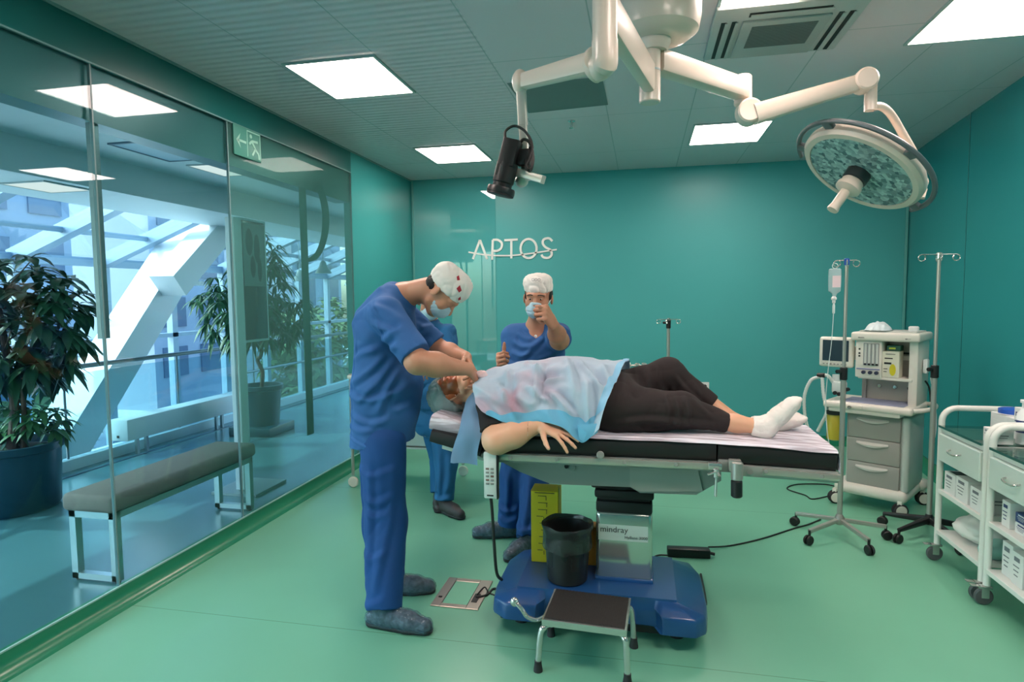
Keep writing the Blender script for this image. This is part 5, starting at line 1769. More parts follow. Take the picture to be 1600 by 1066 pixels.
class Flesh:
    def __init__(self):
        self.p = []

    def cap(self, a, b, ra, rb, k=0.02, flat=False, lat=None, sq=1.0):
        self.p.append(('cap', V3(a), V3(b), ra, rb, k, flat, None if lat is None else V3(lat) / np.linalg.norm(V3(lat)), sq))
        return self

    def chain(self, pts, rs, k=0.02):
        for i in range(len(pts) - 1):
            self.cap(pts[i], pts[i + 1], rs[i], rs[i + 1], k)
        return self

    def ell(self, c, r, ax=None, k=0.02):
        """ax: three axes as rows (default the room axes)"""
        A = np.eye(3) if ax is None else np.array([V3(v) / np.linalg.norm(V3(v)) for v in ax])
        self.p.append(('ell', V3(c), np.array(r, float), A, k))
        return self

    def dent(self, c, r, k=0.01):
        self.p.append(('dent', V3(c), r, k))
        return self

    def cut(self, p0, n, c=None, r=9.0):
        """removes what lies on the n side of the plane (within r of c)"""
        self.p.append(('cut', V3(p0), V3(n) / np.linalg.norm(V3(n)), None if c is None else V3(c), r))
        return self

    def bounds(self):
        lo, hi = [], []
        for q in self.p:
            if q[0] == 'cap':
                m = max(q[3], q[4]) * max(1, q[8]) + 0.03
                lo.append(np.minimum(q[1], q[2]) - m)
                hi.append(np.maximum(q[1], q[2]) + m)
            elif q[0] == 'ell':
                m = max(q[2]) + 0.03
                lo.append(q[1] - m)
                hi.append(q[1] + m)
        return np.min(lo, 0), np.max(hi, 0)

    def field(self, lo, hi, h):
        n = np.maximum(((hi - lo) / h).astype(int) + 2, 4)
        F = np.full(n, 1.0, np.float32)
        ax = [lo[i] + h * np.arange(n[i]) for i in range(3)]
        M_ = 0.055

        def sub(l, u):
            s = []
            for i in range(3):
                a = max(0, int((l[i] - M_ - lo[i]) / h))
                b = min(n[i], int((u[i] + M_ - lo[i]) / h) + 2)
                if b - a < 1:
                    return None, None
                s.append(slice(a, b))
            g = np.stack(np.meshgrid(ax[0][s[0]], ax[1][s[1]], ax[2][s[2]], indexing='ij'), -1)
            return tuple(s), g
        for q in self.p:
            if q[0] == 'cap':
                _, a, b, ra, rb, k, flat, lat, sq = q
                m = max(ra, rb) * max(1, sq)
                s, g = sub(np.minimum(a, b) - m, np.maximum(a, b) + m)
                if s is None:
                    continue
                ab = b - a
                w_ = g - a
                if lat is not None:
                    c_ = (w_ @ lat)[..., None] * lat
                    w_ = w_ - c_ + c_ / sq
                    ab = ab - lat * (ab @ lat) + lat * (ab @ lat) / sq
                L2 = max(ab @ ab, 1e-9)
                t = np.clip((w_ @ ab) / L2, 0, 1)
                d = np.linalg.norm(w_ - t[..., None] * ab, axis=-1) - (ra + (rb - ra) * t)
                if flat:
                    d = np.maximum(d, (w_ @ (ab / math.sqrt(L2))) - math.sqrt(L2))
                d = d.astype(np.float32)
            elif q[0] == 'ell':
                _, c, r, A, k = q
                m = max(r)
                s, g = sub(c - m, c + m)
                if s is None:
                    continue
                w_ = (g - c) @ A.T
                k0 = np.linalg.norm(w_ / r, axis=-1)
                k1 = np.linalg.norm(w_ / (r * r), axis=-1) + 1e-9
                d = (k0 * (k0 - 1) / k1).astype(np.float32)
                d[k0 < 1e-3] = -min(r)
            elif q[0] == 'dent':
                _, c, r, k = q
                s, g = sub(c - r, c + r)
                if s is None:
                    continue
                d = (r - np.linalg.norm(g - c, axis=-1)).astype(np.float32)
                o = F[s]
                hh = np.clip(0.5 - 0.5 * (o - d) / k, 0, 1)
                F[s] = o * (1 - hh) + d * hh + k * hh * (1 - hh)
                continue
            else:
                _, p0, nn, c, r = q
                if c is None:
                    s, g = sub(lo, hi)
                    F[s] = np.maximum(F[s], ((g - p0) @ nn).astype(np.float32))
                else:
                    s, g = sub(c - r, c + r)
                    if s is not None:
                        d = ((g - p0) @ nn).astype(np.float32)
                        msk = np.linalg.norm(g - c, axis=-1) < r
                        F[s] = np.where(msk, np.maximum(F[s], d), F[s])
                continue
            o = F[s]
            hh = np.clip(0.5 + 0.5 * (o - d) / k, 0, 1)
            F[s] = o * (1 - hh) + d * hh - k * hh * (1 - hh)
        return F, n

    def surface(self, h, clip=None, lo=None, hi=None):
        l, u = self.bounds()
        if lo is not None:
            l, u = np.maximum(l, V3(lo)), np.minimum(u, V3(hi))
        F, n = self.field(l, u, h)
        F[0], F[-1] = np.maximum(F[0], 0.001), np.maximum(F[-1], 0.001)
        F[:, 0], F[:, -1] = np.maximum(F[:, 0], 0.001), np.maximum(F[:, -1], 0.001)
        F[:, :, 0], F[:, :, -1] = np.maximum(F[:, :, 0], 0.001), np.maximum(F[:, :, -1], 0.001)
        return nets(F, l, h)


_CO = np.array([[i, j, k] for i in (0, 1) for j in (0, 1) for k in (0, 1)])
_ED = [(a, b) for a in range(8) for b in range(a + 1, 8) if np.abs(_CO[a] - _CO[b]).sum() == 1]


def nets(F, o, h):
    ins = F < 0
    nx, ny, nz = F.shape
    cnt = np.zeros((nx - 1, ny - 1, nz - 1), np.int8)
    for i, j, k in _CO:
        cnt += ins[i:nx - 1 + i, j:ny - 1 + j, k:nz - 1 + k]
    act = (cnt > 0) & (cnt < 8)
    idx = np.argwhere(act)
    cid = np.full(act.shape, -1, np.int64)
    cid[act] = np.arange(len(idx))
    vals = np.stack([F[idx[:, 0] + c[0], idx[:, 1] + c[1], idx[:, 2] + c[2]] for c in _CO], 1)
    acc = np.zeros((len(idx), 3))
    num = np.zeros(len(idx))
    for a, b in _ED:
        va, vb = vals[:, a], vals[:, b]
        m = (va < 0) != (vb < 0)
        t = np.where(m, va / np.where(np.abs(va - vb) < 1e-9, 1e-9, va - vb), 0)
        p = _CO[a] + t[:, None] * (_CO[b] - _CO[a])
        acc += np.where(m[:, None], p, 0)
        num += m
    verts = o + h * (idx + acc / num[:, None])
    quads = []
    for axn in range(3):
        u, v = [i for i in range(3) if i != axn]
        s0 = [slice(0, -1) if i == axn else slice(1, -1) for i in range(3)]
        s1 = [slice(1, None) if i == axn else slice(1, -1) for i in range(3)]
        A, B = ins[tuple(s0)], ins[tuple(s1)]
        e = np.argwhere(A != B)
        if len(e) == 0:
            continue
        flip = A[e[:, 0], e[:, 1], e[:, 2]]
        g = e.copy()
        g[:, u] += 1
        g[:, v] += 1

        def cell(du, dv):
            c = g.copy()
            c[:, u] -= du
            c[:, v] -= dv
            return cid[c[:, 0], c[:, 1], c[:, 2]]
        q = np.stack([cell(1, 1), cell(0, 1), cell(0, 0), cell(1, 0)], 1)
        if axn == 1:
            flip = ~flip
        q[~flip] = q[~flip][:, ::-1]
        quads.append(q)
    return verts, np.concatenate(quads)


def smooth(v, q, it=1, lam=0.5):
    for _ in range(it):
        acc = np.zeros_like(v)
        num = np.zeros(len(v))
        for a in range(4):
            b = (a + 1) % 4
            for s, t in ((a, b), (b, a)):
                np.add.at(acc, q[:, s], v[q[:, t]])
                np.add.at(num, q[:, s], 1)
        v = v + lam * (acc / np.maximum(num, 1)[:, None] - v)
    return v


def normals(v, q):
    n = np.cross(v[q[:, 2]] - v[q[:, 0]], v[q[:, 3]] - v[q[:, 1]])
    o = np.zeros_like(v)
    for i in range(4):
        np.add.at(o, q[:, i], n)
    return o / (np.linalg.norm(o, axis=1)[:, None] + 1e-12)


_rng = np.random.RandomState(4)
_LAT = _rng.rand(32, 32, 32)


def vnoise(P):
    f = np.floor(P).astype(int)
    t = P - f
    t = t * t * (3 - 2 * t)
    r = 0
    for i in (0, 1):
        for j in (0, 1):
            for k in (0, 1):
                w_ = (t[:, 0] if i else 1 - t[:, 0]) * (t[:, 1] if j else 1 - t[:, 1]) * (t[:, 2] if k else 1 - t[:, 2])
                r = r + w_ * _LAT[(f[:, 0] + i) % 32, (f[:, 1] + j) % 32, (f[:, 2] + k) % 32]
    return r


def folds(v, q, amp, scale, seed=0.0, mode='crease'):
    """cloth: soft swells with narrow inward creases"""
    n = normals(v, q)
    P = v * np.array(scale) + seed + 40
    wv = np.stack([vnoise(P * 0.7 + 3), vnoise(P * 0.7 + 11), vnoise(P * 0.7 + 19)], 1)
    P = P + 1.1 * wv
    a = vnoise(P)
    b = vnoise(P * 1.9 + 7)
    r = (1 - np.abs(2 * a - 1)) ** 4
    r2 = (1 - np.abs(2 * b - 1)) ** 4
    d = 0.55 * (vnoise(P * 0.5 + 23) - 0.5) - 0.75 * r - 0.35 * r2 + 0.2
    return v + n * (amp * d)[:, None]


def strands(v, q, lines, amp, w, Yref, axis=(0, -1, 0)):
    """drawn folds of a garment: raised lines with a shallow valley along one side; lines are given in the photo at depth Yref"""
    n = normals(v, q)
    fac = np.clip(n @ np.array(axis), 0, 1) ** 0.7
    tot = np.zeros(len(v))
    for k, ln in enumerate(lines):
        P = [np.array([p.x, p.z]) for p in spline([at(x, y, Yref) for x, y in ln], 6)]
        L_ = [0.0]
        for i in range(len(P) - 1):
            L_.append(L_[-1] + np.linalg.norm(P[i + 1] - P[i]))
        best = np.full(len(v), 9.0)
        sgn = np.zeros(len(v))
        tt = np.zeros(len(v))
        X = v[:, [0, 2]]
        for i in range(len(P) - 1):
            ab = P[i + 1] - P[i]
            l2 = max(ab @ ab, 1e-9)
            t = np.clip(((X - P[i]) @ ab) / l2, 0, 1)
            d_ = X - P[i] - t[:, None] * ab
            dd = np.linalg.norm(d_, axis=1)
            m_ = dd < best
            best = np.where(m_, dd, best)
            sgn = np.where(m_, np.sign(ab[0] * d_[:, 1] - ab[1] * d_[:, 0]), sgn)
            tt = np.where(m_, (L_[i] + t * math.sqrt(l2)) / L_[-1], tt)
        u = best * sgn
        taper = np.clip(np.minimum(tt, 1 - tt) * 5 + 0.15, 0, 1)
        tot += taper * (np.exp(-(u / w) ** 2) - 0.8 * np.exp(-((u - 1.7 * w) / w) ** 2))
    return v + n * (amp * fac * tot)[:, None]


def qmesh(name, vs, qs, off):
    """joins pieces (verts, quads) into one mesh"""
    V, Q, o = [], [], 0
    for v, q in zip(vs, qs):
        V.append(v - np.array(off))
        Q.append(q + o)
        o += len(v)
    V, Q = np.concatenate(V), np.concatenate(Q)
    me = D.meshes.new(name)
    me.vertices.add(len(V))
    me.vertices.foreach_set('co', V.astype(np.float32).ravel())
    me.loops.add(len(Q) * 4)
    me.loops.foreach_set('vertex_index', Q.astype(np.int32).ravel())
    me.polygons.add(len(Q))
    me.polygons.foreach_set('loop_start', (np.arange(len(Q)) * 4).astype(np.int32))
    me.polygons.foreach_set('use_smooth', np.ones(len(Q), bool))
    me.update(calc_edges=True)
    me.validate()
    return me


def grow(name, fl, m, parent, h=0.006, sm=2, fold=None, fold2=None, label=None, lines=None):
    v, q = fl.surface(h)
    v = smooth(v, q, sm)
    for f in (fold, fold2):
        if f:
            v = folds(v, q, *f)
    for f in (lines or ()):
        v = strands(v, q, *f)
    me = qmesh(name, [v], [q], root_of(parent).location)
    return part(name, me, m, parent, label)


def hand(S, wr, d, back, thumb, curl, tcurl=None, s=1.0, spread=0.12, tdir=None):
    """palm and five fingers. d: wrist to knuckles, back: normal of the back of the hand, thumb: towards the thumb side.
    curl: list of four (knuckle, middle, end) bends in degrees"""
    d = Vector(d).normalized()
    b = (Vector(back) - d * Vector(back).dot(d)).normalized()
    t = (Vector(thumb) - d * Vector(thumb).dot(d) - b * Vector(thumb).dot(b)).normalized()
    w_ = Vector(wr)
    offs = (0.030, 0.010, -0.010, -0.029)
    kn = (0.092, 0.096, 0.091, 0.082)
    seg = ((0.043, 0.026, 0.021), (0.047, 0.030, 0.022), (0.044, 0.028, 0.022), (0.034, 0.021, 0.019))
    rad = (0.0092, 0.0095, 0.0090, 0.0080)
    for i in range(4):
        a = w_ + t * offs[i] * 0.62 * s
        k = w_ + d * kn[i] * s + t * offs[i] * s
        S.cap(a + d * 0.012 * s, k, 0.0155 * s, 0.0125 * s, 0.012)
        ang = 0
        dr = (d + t * spread * (offs[i] / 0.03) * (1 if sum(curl[i]) < 80 else 0.2)).normalized()
        p = k
        for j in range(3):
            ang += R(curl[i][j])
            dd = dr * math.cos(ang) - b * math.sin(ang)
            e = p + dd * seg[i][j] * s
            r0 = rad[i] * s * (1 - 0.09 * j)
            S.cap(p, e, r0 * 1.05, r0 * 0.93, 0.004)
            p = e
    # thumb: from the side of the palm near its base
    tb = w_ + d * 0.022 * s + t * 0.026 * s - b * 0.006 * s
    td = Vector(tdir).normalized() if tdir is not None else (d * 0.62 + t * 0.72 - b * 0.25).normalized()
    tc = tcurl or (10, 15)
    p1 = tb + td * 0.042 * s
    ax_ = td.cross(b).normalized()
    S.cap(w_ + d * 0.015 * s + t * 0.012 * s, tb, 0.017 * s, 0.017 * s, 0.01)
    S.cap(tb, p1, 0.0165 * s, 0.0118 * s, 0.008)
    d1 = (td * math.cos(R(tc[0])) + (d - t * 0.5).normalized() * math.sin(R(tc[0]))).normalized()
    p2 = p1 + d1 * 0.033 * s
    S.cap(p1, p2, 0.0115 * s, 0.0105 * s, 0.005)
    d2 = (d1 * math.cos(R(tc[1])) + (d - t * 0.5).normalized() * math.sin(R(tc[1]))).normalized()
    S.cap(p2, p2 + d2 * 0.026 * s, 0.0105 * s, 0.0085 * s, 0.005)
    return S


def head(S, c, f, u, s=1.0, ears=True):
    c, f = Vector(c), Vector(f).normalized()
    u = (Vector(u) - f * Vector(u).dot(f)).normalized()
    l = u.cross(f)
    ax = (l, f, u)

    def P(a, b, e):
        return c + (l * a + f * b + u * e) * s
    S.ell(P(0, -0.012, 0.035), (0.076 * s, 0.096 * s, 0.088 * s), ax, 0.02)
    S.ell(P(0, 0.026, -0.040), (0.060 * s, 0.070 * s, 0.078 * s), ax, 0.03)
    S.ell(P(0, 0.060, -0.100), (0.030 * s, 0.026 * s, 0.024 * s), ax, 0.025)
    for e in (-1, 1):
        S.ell(P(e * 0.040, 0.058, -0.030), (0.026 * s, 0.024 * s, 0.026 * s), ax, 0.02)
        S.cap(P(e * 0.010, 0.086, 0.024), P(e * 0.046, 0.070, 0.022), 0.013 * s, 0.011 * s, 0.012)
        S.dent(P(e * 0.031, 0.105, 0.004), 0.017 * s, 0.010)
        S.ell(P(e * 0.031, 0.077, 0.003), (0.015 * s, 0.012 * s, 0.010 * s), ax, 0.004)
        S.cap(P(e * 0.056, 0.012, -0.070), P(e * 0.028, 0.055, -0.098), 0.018 * s, 0.016 * s, 0.02)
        if ears:
            S.ell(P(e * 0.080, -0.008, -0.010), (0.008 * s, 0.021 * s, 0.032 * s), (l + f * e * -0.4, f + l * e * 0.4, u), 0.008)
    S.cap(P(0, 0.088, 0.010), P(0, 0.112, -0.030), 0.009 * s, 0.013 * s, 0.010)
    for e in (-1, 1):
        S.ell(P(e * 0.013, 0.098, -0.036), (0.009 * s, 0.011 * s, 0.008 * s), ax, 0.006)
    S.cap(P(-0.020, 0.086, -0.064), P(0.020, 0.086, -0.064), 0.0075 * s, 0.0075 * s, 0.008)
    S.cap(P(-0.017, 0.085, -0.076), P(0.017, 0.085, -0.076), 0.0085 * s, 0.0085 * s, 0.008)
    return P, (l, f, u)


SKIN = mat('skin', (196, 140, 112), 0.45, sss=0.12, noise=(9, 0.06), bump=(140, 0.12, 0.002))
SKIN_P = mat('pale_skin', (226, 170, 138), 0.42, sss=0.12, noise=(7, 0.05), bump=(140, 0.1, 0.002))
SCRUB = mat('blue_scrub_cotton', (44, 96, 156), 0.8, noise=(3, 0.06), bump=(320, 0.25, 0.002))
SCRUB_T = mat('blue_scrub_trousers', (4, 68, 130), 0.8, noise=(3, 0.07), bump=(320, 0.25, 0.002))
SCRUB_A = mat('teal_blue_scrub', (18, 92, 140), 0.8, noise=(3, 0.07), bump=(320, 0.25, 0.002))
HATW = mat('white_cap_cotton', (232, 226, 220), 0.8, bump=(200, 0.2, 0.002))
HAIR = mat('dark_hair', (22, 20, 20), 0.6, bump=(90, 0.6, 0.006))
MASK = mat('pale_blue_mask', (176, 206, 220), 0.75, bump=(160, 0.2, 0.002))
EYEW = mat('eye_white', (226, 220, 212), 0.25)
EYED = mat('eye_dark', (40, 30, 26), 0.2)
SHOEC = mat('blue_shoe_cover', (84, 122, 142), 0.22, alpha=0.35)
SHOE = mat('dark_woven_shoe', (84, 86, 94), 0.6, noise=(40, 0.75), bump=(120, 0.5, 0.004))


def shoe(t, ank, toe_dir, ln, r=0.042, cover=True, m=None, nm='shoe'):
    """a shoe standing on the floor below the ankle"""
    a = Vector((ank[0], ank[1], 0))
    d = Vector((toe_dir[0], toe_dir[1], 0)).normalized()
    s = Vector((-d.y, d.x, 0))
    heel, ball, toe = a - d * 0.055, a + d * (ln * 0.45), a + d * (ln - 0.075)
    F_ = Flesh()
    F_.cap(heel + Vector((0, 0, 0.042)), ball + Vector((0, 0, 0.040)), 0.036, 0.042, 0.02)
    F_.cap(ball + Vector((0, 0, 0.038)), toe + Vector((0, 0, 0.034)), 0.043, 0.034, 0.02)
    F_.cap(a + Vector((0, 0, 0.05)), a + Vector((0, 0, 0.10)) - d * 0.01, 0.040, 0.043, 0.03)
    F_.cap(a + d * 0.03 + Vector((0, 0, 0.06)), ball + Vector((0, 0, 0.05)), 0.040, 0.032, 0.03)
    F_.cut((0, 0, 0.008), (0, 0, -1))
    so = grow(nm, F_, m or SHOE, t, 0.005, 2)
    G = Flesh()
    G.cap(heel + Vector((0, 0, 0.02)), ball + Vector((0, 0, 0.02)), 0.040, 0.046, 0.01)
    G.cap(ball + Vector((0, 0, 0.02)), toe + Vector((0, 0, 0.02)), 0.046, 0.038, 0.01)
    G.cut((0, 0, 0.002), (0, 0, -1)).cut((0, 0, 0.022), (0, 0, 1))
    part_m = mat('shoe_sole', (34, 34, 38), 0.6)
    grow('sole', G, part_m, so, 0.005, 1)
    if cover:
        K = Flesh()
        K.cap(heel + Vector((0, 0, 0.042)), ball + Vector((0, 0, 0.042)), 0.044, 0.050, 0.02)
        K.cap(ball + Vector((0, 0, 0.038)), toe + Vector((0, 0, 0.034)), 0.051, 0.042, 0.02)
        K.cap(a + Vector((0, 0, 0.05)), a + Vector((0, 0, 0.11)), 0.046, 0.047, 0.03)
        K.cap(a + d * 0.03 + Vector((0, 0, 0.06)), ball + Vector((0, 0, 0.052)), 0.046, 0.040, 0.03)
        K.cut((0, 0, 0.003), (0, 0, -1)).cut((0, 0, 0.125), (0, 0, 1))
        grow('shoe_cover', K, SHOEC, t, 0.005, 1, (0.006, (30, 30, 40), 3.0))
    return so


def body_mesh(t, S, hands, m, h=0.0055, label=None):
    """the body on one grid, hands refined on finer ones, joined into one mesh"""
    vs, qs = [], []
    v, q = S.surface(h)
    v = smooth(v, q, 2)
    keep = np.ones(len(q), bool)
    for (c, r) in hands:
        c = V3(c)
        inside = np.all(np.abs(v[q].mean(1) - c) < r - 0.004, axis=1)
        keep &= ~inside
        v2, q2 = S.surface(0.003, lo=c - r, hi=c + r)
        v2 = smooth(v2, q2, 2, 0.4)
        k2 = np.all(np.abs(v2[q2].mean(1) - c) < r - 0.0035, axis=1)
        vs.append(v2)
        qs.append(q2[k2])
    vs.insert(0, v)
    qs.insert(0, q[keep])
    me = qmesh('body', vs, qs, t.location)
    return part('body', me, m, t, label)


def cone_mb(a, b, r0, r1):
    return MB().cyl(a, b, r0, r1)


# ------------------------------------------------------------------ the surgeon bending over the patient
YS = 2.92
sg = thing('person', 'surgeon in blue scrubs and white cap bending over the patient face', 'person', (at(600, 900, 2.9).x, 2.9, 0), None)
hip_n, hip_f = at(598, 690, 2.82), at(600, 686, 3.03)
ank_n = atz(600, 952, 0.085)
ank_f = atz(611, 903, 0.085)
knee_n = at(602, 815, 2.78)
knee_f = at(603, 800, 3.04)
pel, wai, che = at(597, 668, YS), at(600, 600, YS), at(603, 520, YS)
nb = at(628, 462, YS)
sh_n, sh_f = at(603, 492, 2.745), at(622, 485, 3.11)
el_n, wr_n = at(652, 566, 2.66), at(733, 577, 2.80)
el_f, wr_f = at(686, 545, 3.13), at(728, 558, 3.02)
hc_s = at(692, 455, YS)
B = Flesh()
lat = (0, 1, 0)
B.cap(pel, wai, 0.125, 0.125, 0.03, False, lat, 1.25)
B.cap(wai, che, 0.125, 0.12, 0.03, False, lat, 1.35)
B.cap(che, nb, 0.115, 0.06, 0.03, False, lat, 1.3)
B.chain([hip_n, knee_n, ank_n], [0.085, 0.058, 0.040])
B.chain([hip_f, knee_f, ank_f], [0.085, 0.058, 0.040])
B.chain([sh_n, el_n], [0.058, 0.052], 0.03)
mid_n = el_n.lerp(wr_n, 0.35)
B.chain([el_n, mid_n, wr_n], [0.055, 0.056, 0.030], 0.03)
B.chain([sh_f, el_f, el_f.lerp(wr_f, 0.4), wr_f], [0.055, 0.046, 0.045, 0.030], 0.03)
fS, uS = Vector((0.50, 0.02, -0.86)), Vector((0.86, 0.0, 0.50))
B.cap(nb, at(668, 452, YS), 0.062, 0.060, 0.03)
PS, axS = head(B, hc_s, fS, uS)
hd_n = (at(745, 590, 2.86) - wr_n)
hand(B, wr_n, hd_n, (0.3, -0.6, 0.7), (0.3, 0.6, -0.2), [(35, 45, 25), (40, 45, 25), (45, 45, 30), (50, 50, 30)])
hd_f = (at(740, 578, 2.97) - wr_f)
hand(B, wr_f, hd_f, (0.3, 0.5, 0.7), (0.2, -0.7, -0.2), [(30, 40, 25), (40, 45, 25), (50, 45, 30), (50, 50, 30)])
body_mesh(sg, B, [(wr_n + hd_n.normalized() * 0.08, 0.13), (wr_f + hd_f.normalized() * 0.08, 0.12)], SKIN)
T = Flesh()
T.cap(at(598, 705, YS), wai, 0.158, 0.150, 0.04, False, lat, 1.28)
T.cap(wai, che, 0.150, 0.140, 0.04, False, lat, 1.35)
T.cap(at(628, 600, YS), at(622, 640, YS), 0.10, 0.10, 0.05, False, lat, 1.5)
T.cap(che, at(622, 475, YS), 0.135, 0.085, 0.04, False, lat, 1.45)
T.cap(at(588, 500, YS), at(612, 462, YS), 0.10, 0.07, 0.05, False, lat, 1.5)
T.cap(sh_n + Vector((-0.02, 0.03, 0)), sh_n, 0.085, 0.078, 0.05)
T.cap(sh_f + Vector((-0.02, -0.03, 0)), sh_f, 0.085, 0.078, 0.05)
T.cap(sh_n, at(650, 556, 2.67), 0.082, 0.078, 0.035, True)
T.cap(sh_f, el_f.lerp(sh_f, 0.1), 0.08, 0.072, 0.035, True)
hem = at(598, 690, YS)
T.cut(hem, (0.10, 0, -1), hem, 0.5)
nk = at(640, 452, YS)
T.cut(nk - Vector((0.01, 0, 0)), (0.75, 0, 0.6), nk, 0.16)
top = grow('scrub_top', T, SCRUB, sg, 0.0065, 2, (0.008, (5, 5, 6), 1.3), None, None, [([
    [(612, 476), (636, 484), (660, 500)], [(610, 500), (630, 508), (654, 514)], [(622, 530), (640, 522), (664, 506)], [(632, 552), (644, 540), (660, 532)],
    [(624, 548), (600, 575), (566, 596)], [(632, 556), (612, 592), (584, 618)], [(638, 566), (628, 600), (612, 640)],
    [(558, 606), (590, 616), (624, 612), (652, 598)], [(572, 640), (600, 652), (628, 646)], [(634, 636), (646, 630), (660, 622)], [(560, 655), (586, 662), (610, 660)],
    [(566, 512), (580, 490), (604, 470)], [(574, 470), (590, 458), (612, 448)], [(572, 560), (592, 548), (616, 540)]], 0.011, 0.016, YS),
    ([[(606, 470), (622, 492), (630, 522), (628, 552)], [(580, 520), (569, 600), (566, 682)], [(546, 668), (575, 676), (606, 684), (645, 674)]], 0.005, 0.006, YS)])
# hem flap and side slit
fl_ = MB()
hp_ = [at(x, y, 2.735) for x, y in ((606, 676), (641, 680), (640, 692), (608, 697))]
P_ = Flesh()
P_.cap(at(598, 660, YS), at(599, 705, YS), 0.150, 0.146, 0.03, False, lat, 1.30)
T2 = Flesh()
T2.cap(at(598, 660, YS), hip_n.lerp(hip_f, 0.5), 0.132, 0.116, 0.04, False, lat, 1.2)
T2.chain([hip_n, knee_n], [0.116, 0.108], 0.04)
T2.cap(knee_n, ank_n + Vector((0.0, 0, -0.005)), 0.108, 0.086, 0.03, True)
T2.chain([hip_f, knee_f], [0.110, 0.090], 0.04)
T2.cap(knee_f, ank_f + Vector((0.0, 0, 0.0)), 0.090, 0.076, 0.03, True)
grow('scrub_trousers', T2, SCRUB_T, sg, 0.0065, 2, (0.008, (6, 6, 3.0), 9.3), None, None, [([
    [(590, 705), (594, 800), (598, 900)], [(622, 705), (622, 800), (614, 900)], [(572, 762), (600, 776), (630, 764)], [(584, 790), (604, 796), (622, 790)], [(578, 842), (602, 852), (628, 842)],
    [(574, 900), (600, 912), (632, 902)], [(576, 918), (604, 930), (630, 920)], [(578, 936), (602, 944), (626, 936)], [(560, 720), (590, 736), (630, 726)]], 0.007, 0.018, 2.80),
    ([[(566, 700), (578, 800), (584, 930)]], 0.005, 0.006, 2.80)])
cp_ = Flesh()
ax3 = axS
cp_.ell(PS(0, -0.014, 0.040), (0.086, 0.106, 0.094), ax3, 0.02)
cp_.cap(PS(0, -0.05, 0.06), PS(0, 0.03, 0.09), 0.060, 0.058, 0.05)
cp_.cut(PS(0, 0, 0.012), axS[2] * -1.0 + axS[1] * 0.25)
ca = grow('scrub_cap', cp_, HATW, sg, 0.005, 2, (0.008, (16, 16, 16), 3.0))
rm = MB()
for (a_, e_, r_) in ((0.055, 0.115, 0.020), (0.015, 0.128, 0.013), (0.075, 0.085, 0.012)):
    c = PS(-0.062 + 0.4 * (0.128 - e_), a_, e_ * 0.86)
HR_ = Flesh()
HR_.ell(PS(0, -0.050, -0.010), (0.070, 0.052, 0.052), ax3, 0.02)
grow('hair', HR_, HAIR, sg, 0.005, 1, (0.006, (40, 40, 40), 1.0))
ms = Flesh()
ms.ell(PS(0, 0.036, -0.052), (0.064, 0.078, 0.066), ax3, 0.02)
ms.cap(PS(0, 0.10, -0.03), PS(0, 0.098, -0.06), 0.02, 0.018, 0.02)
ms.cut(PS(0, 0, -0.012), axS[2] + axS[1] * -0.15).cut(PS(0, 0.02, 0), -axS[1])
grow('face_mask', ms, MASK, sg, 0.005, 2, (0.005, (10, 10, 50), 2.0))
shoe(sg, ank_n, (1, -0.08), 0.285)
shoe(sg, ank_f, (1, 0.25), 0.27)

RED = mat('red_print', (176, 40, 56), 0.7)


sl_sign = -1.0 if axS[0].y > 0 else 1.0


def cap_patch(nm, pts, m):
    """a printed patch that follows the near side of the cap; pts are (forward, up) offsets"""
    from mathutils.bvhtree import BVHTree
    off = Vector(sg.location)
    bvh = BVHTree.FromPolygons([v.co[:] for v in ca.data.vertices], [list(p.vertices) for p in ca.data.polygons])
    cf = sum(p[0] for p in pts) / len(pts)
    cu = sum(p[1] for p in pts) / len(pts)
    rows = []
    n_ = len(pts)
    side = axS[0] * sl_sign
    for k in range(5):
        row = []
        for i in range(n_ * 3 + 1):
            a0_, b0_ = pts[(i // 3) % n_], pts[(i // 3 + 1) % n_]
            q_ = (a0_[0] + (b0_[0] - a0_[0]) * (i % 3) / 3, a0_[1] + (b0_[1] - a0_[1]) * (i % 3) / 3)
            f_ = cf + (q_[0] - cf) * k / 4
            u_ = cu + (q_[1] - cu) * k / 4
            o_ = PS(0, f_, u_) + side * 0.3 - off
            hit = bvh.ray_cast(o_, -side)[0]
            if hit is None:
                hit = o_ - side * 0.25
            row.append(hit + off + side * 0.0015)
        rows.append(row)
    return part(nm, MB().sheet(rows), m, ca)


cap_patch('red_patch', [(0.030, 0.108), (0.056, 0.100), (0.058, 0.084), (0.036, 0.086)], RED)
cap_patch('red_patch', [(-0.016, 0.124), (0.008, 0.118), (0.004, 0.108), (-0.014, 0.114)], RED)
cap_patch('red_patch', [(0.076, 0.078), (0.088, 0.068), (0.086, 0.054), (0.078, 0.062)], RED)

# ------------------------------------------------------------------ the doctor showing a fist and thumb
YD = 3.88
dc = thing('person', 'doctor in blue scrubs behind the table raising a fist before his masked face', 'person', (at(825, 830, 3.9).x, 3.88, 0))
headc = at(841, 465, 3.80)
nbD = at(839, 512, 3.88)
cheD, waiD, pelD = at(838, 548, 3.90), at(834, 605, 3.90), at(828, 662, 3.90)
shR, shL = at(803, 527, 3.90), at(871, 524, 3.86)
elR, wrR = at(795, 597, 3.86), at(786, 572, 3.66)
elL, wrL = at(874, 532, 3.52), at(864, 507, 3.33)
hipR, hipL = at(812, 668, 3.90), at(848, 668, 3.90)
ankR = atz(797, 818, 0.085)
ankL = atz(826, 838, 0.085)
kneeR, kneeL = at(803, 745, 3.86), at(836, 748, 3.82)
B = Flesh()
latx = (1, 0, 0)
B.cap(pelD, waiD, 0.12, 0.12, 0.03, False, latx, 1.25)
B.cap(waiD, cheD, 0.12, 0.115, 0.03, False, latx, 1.3)
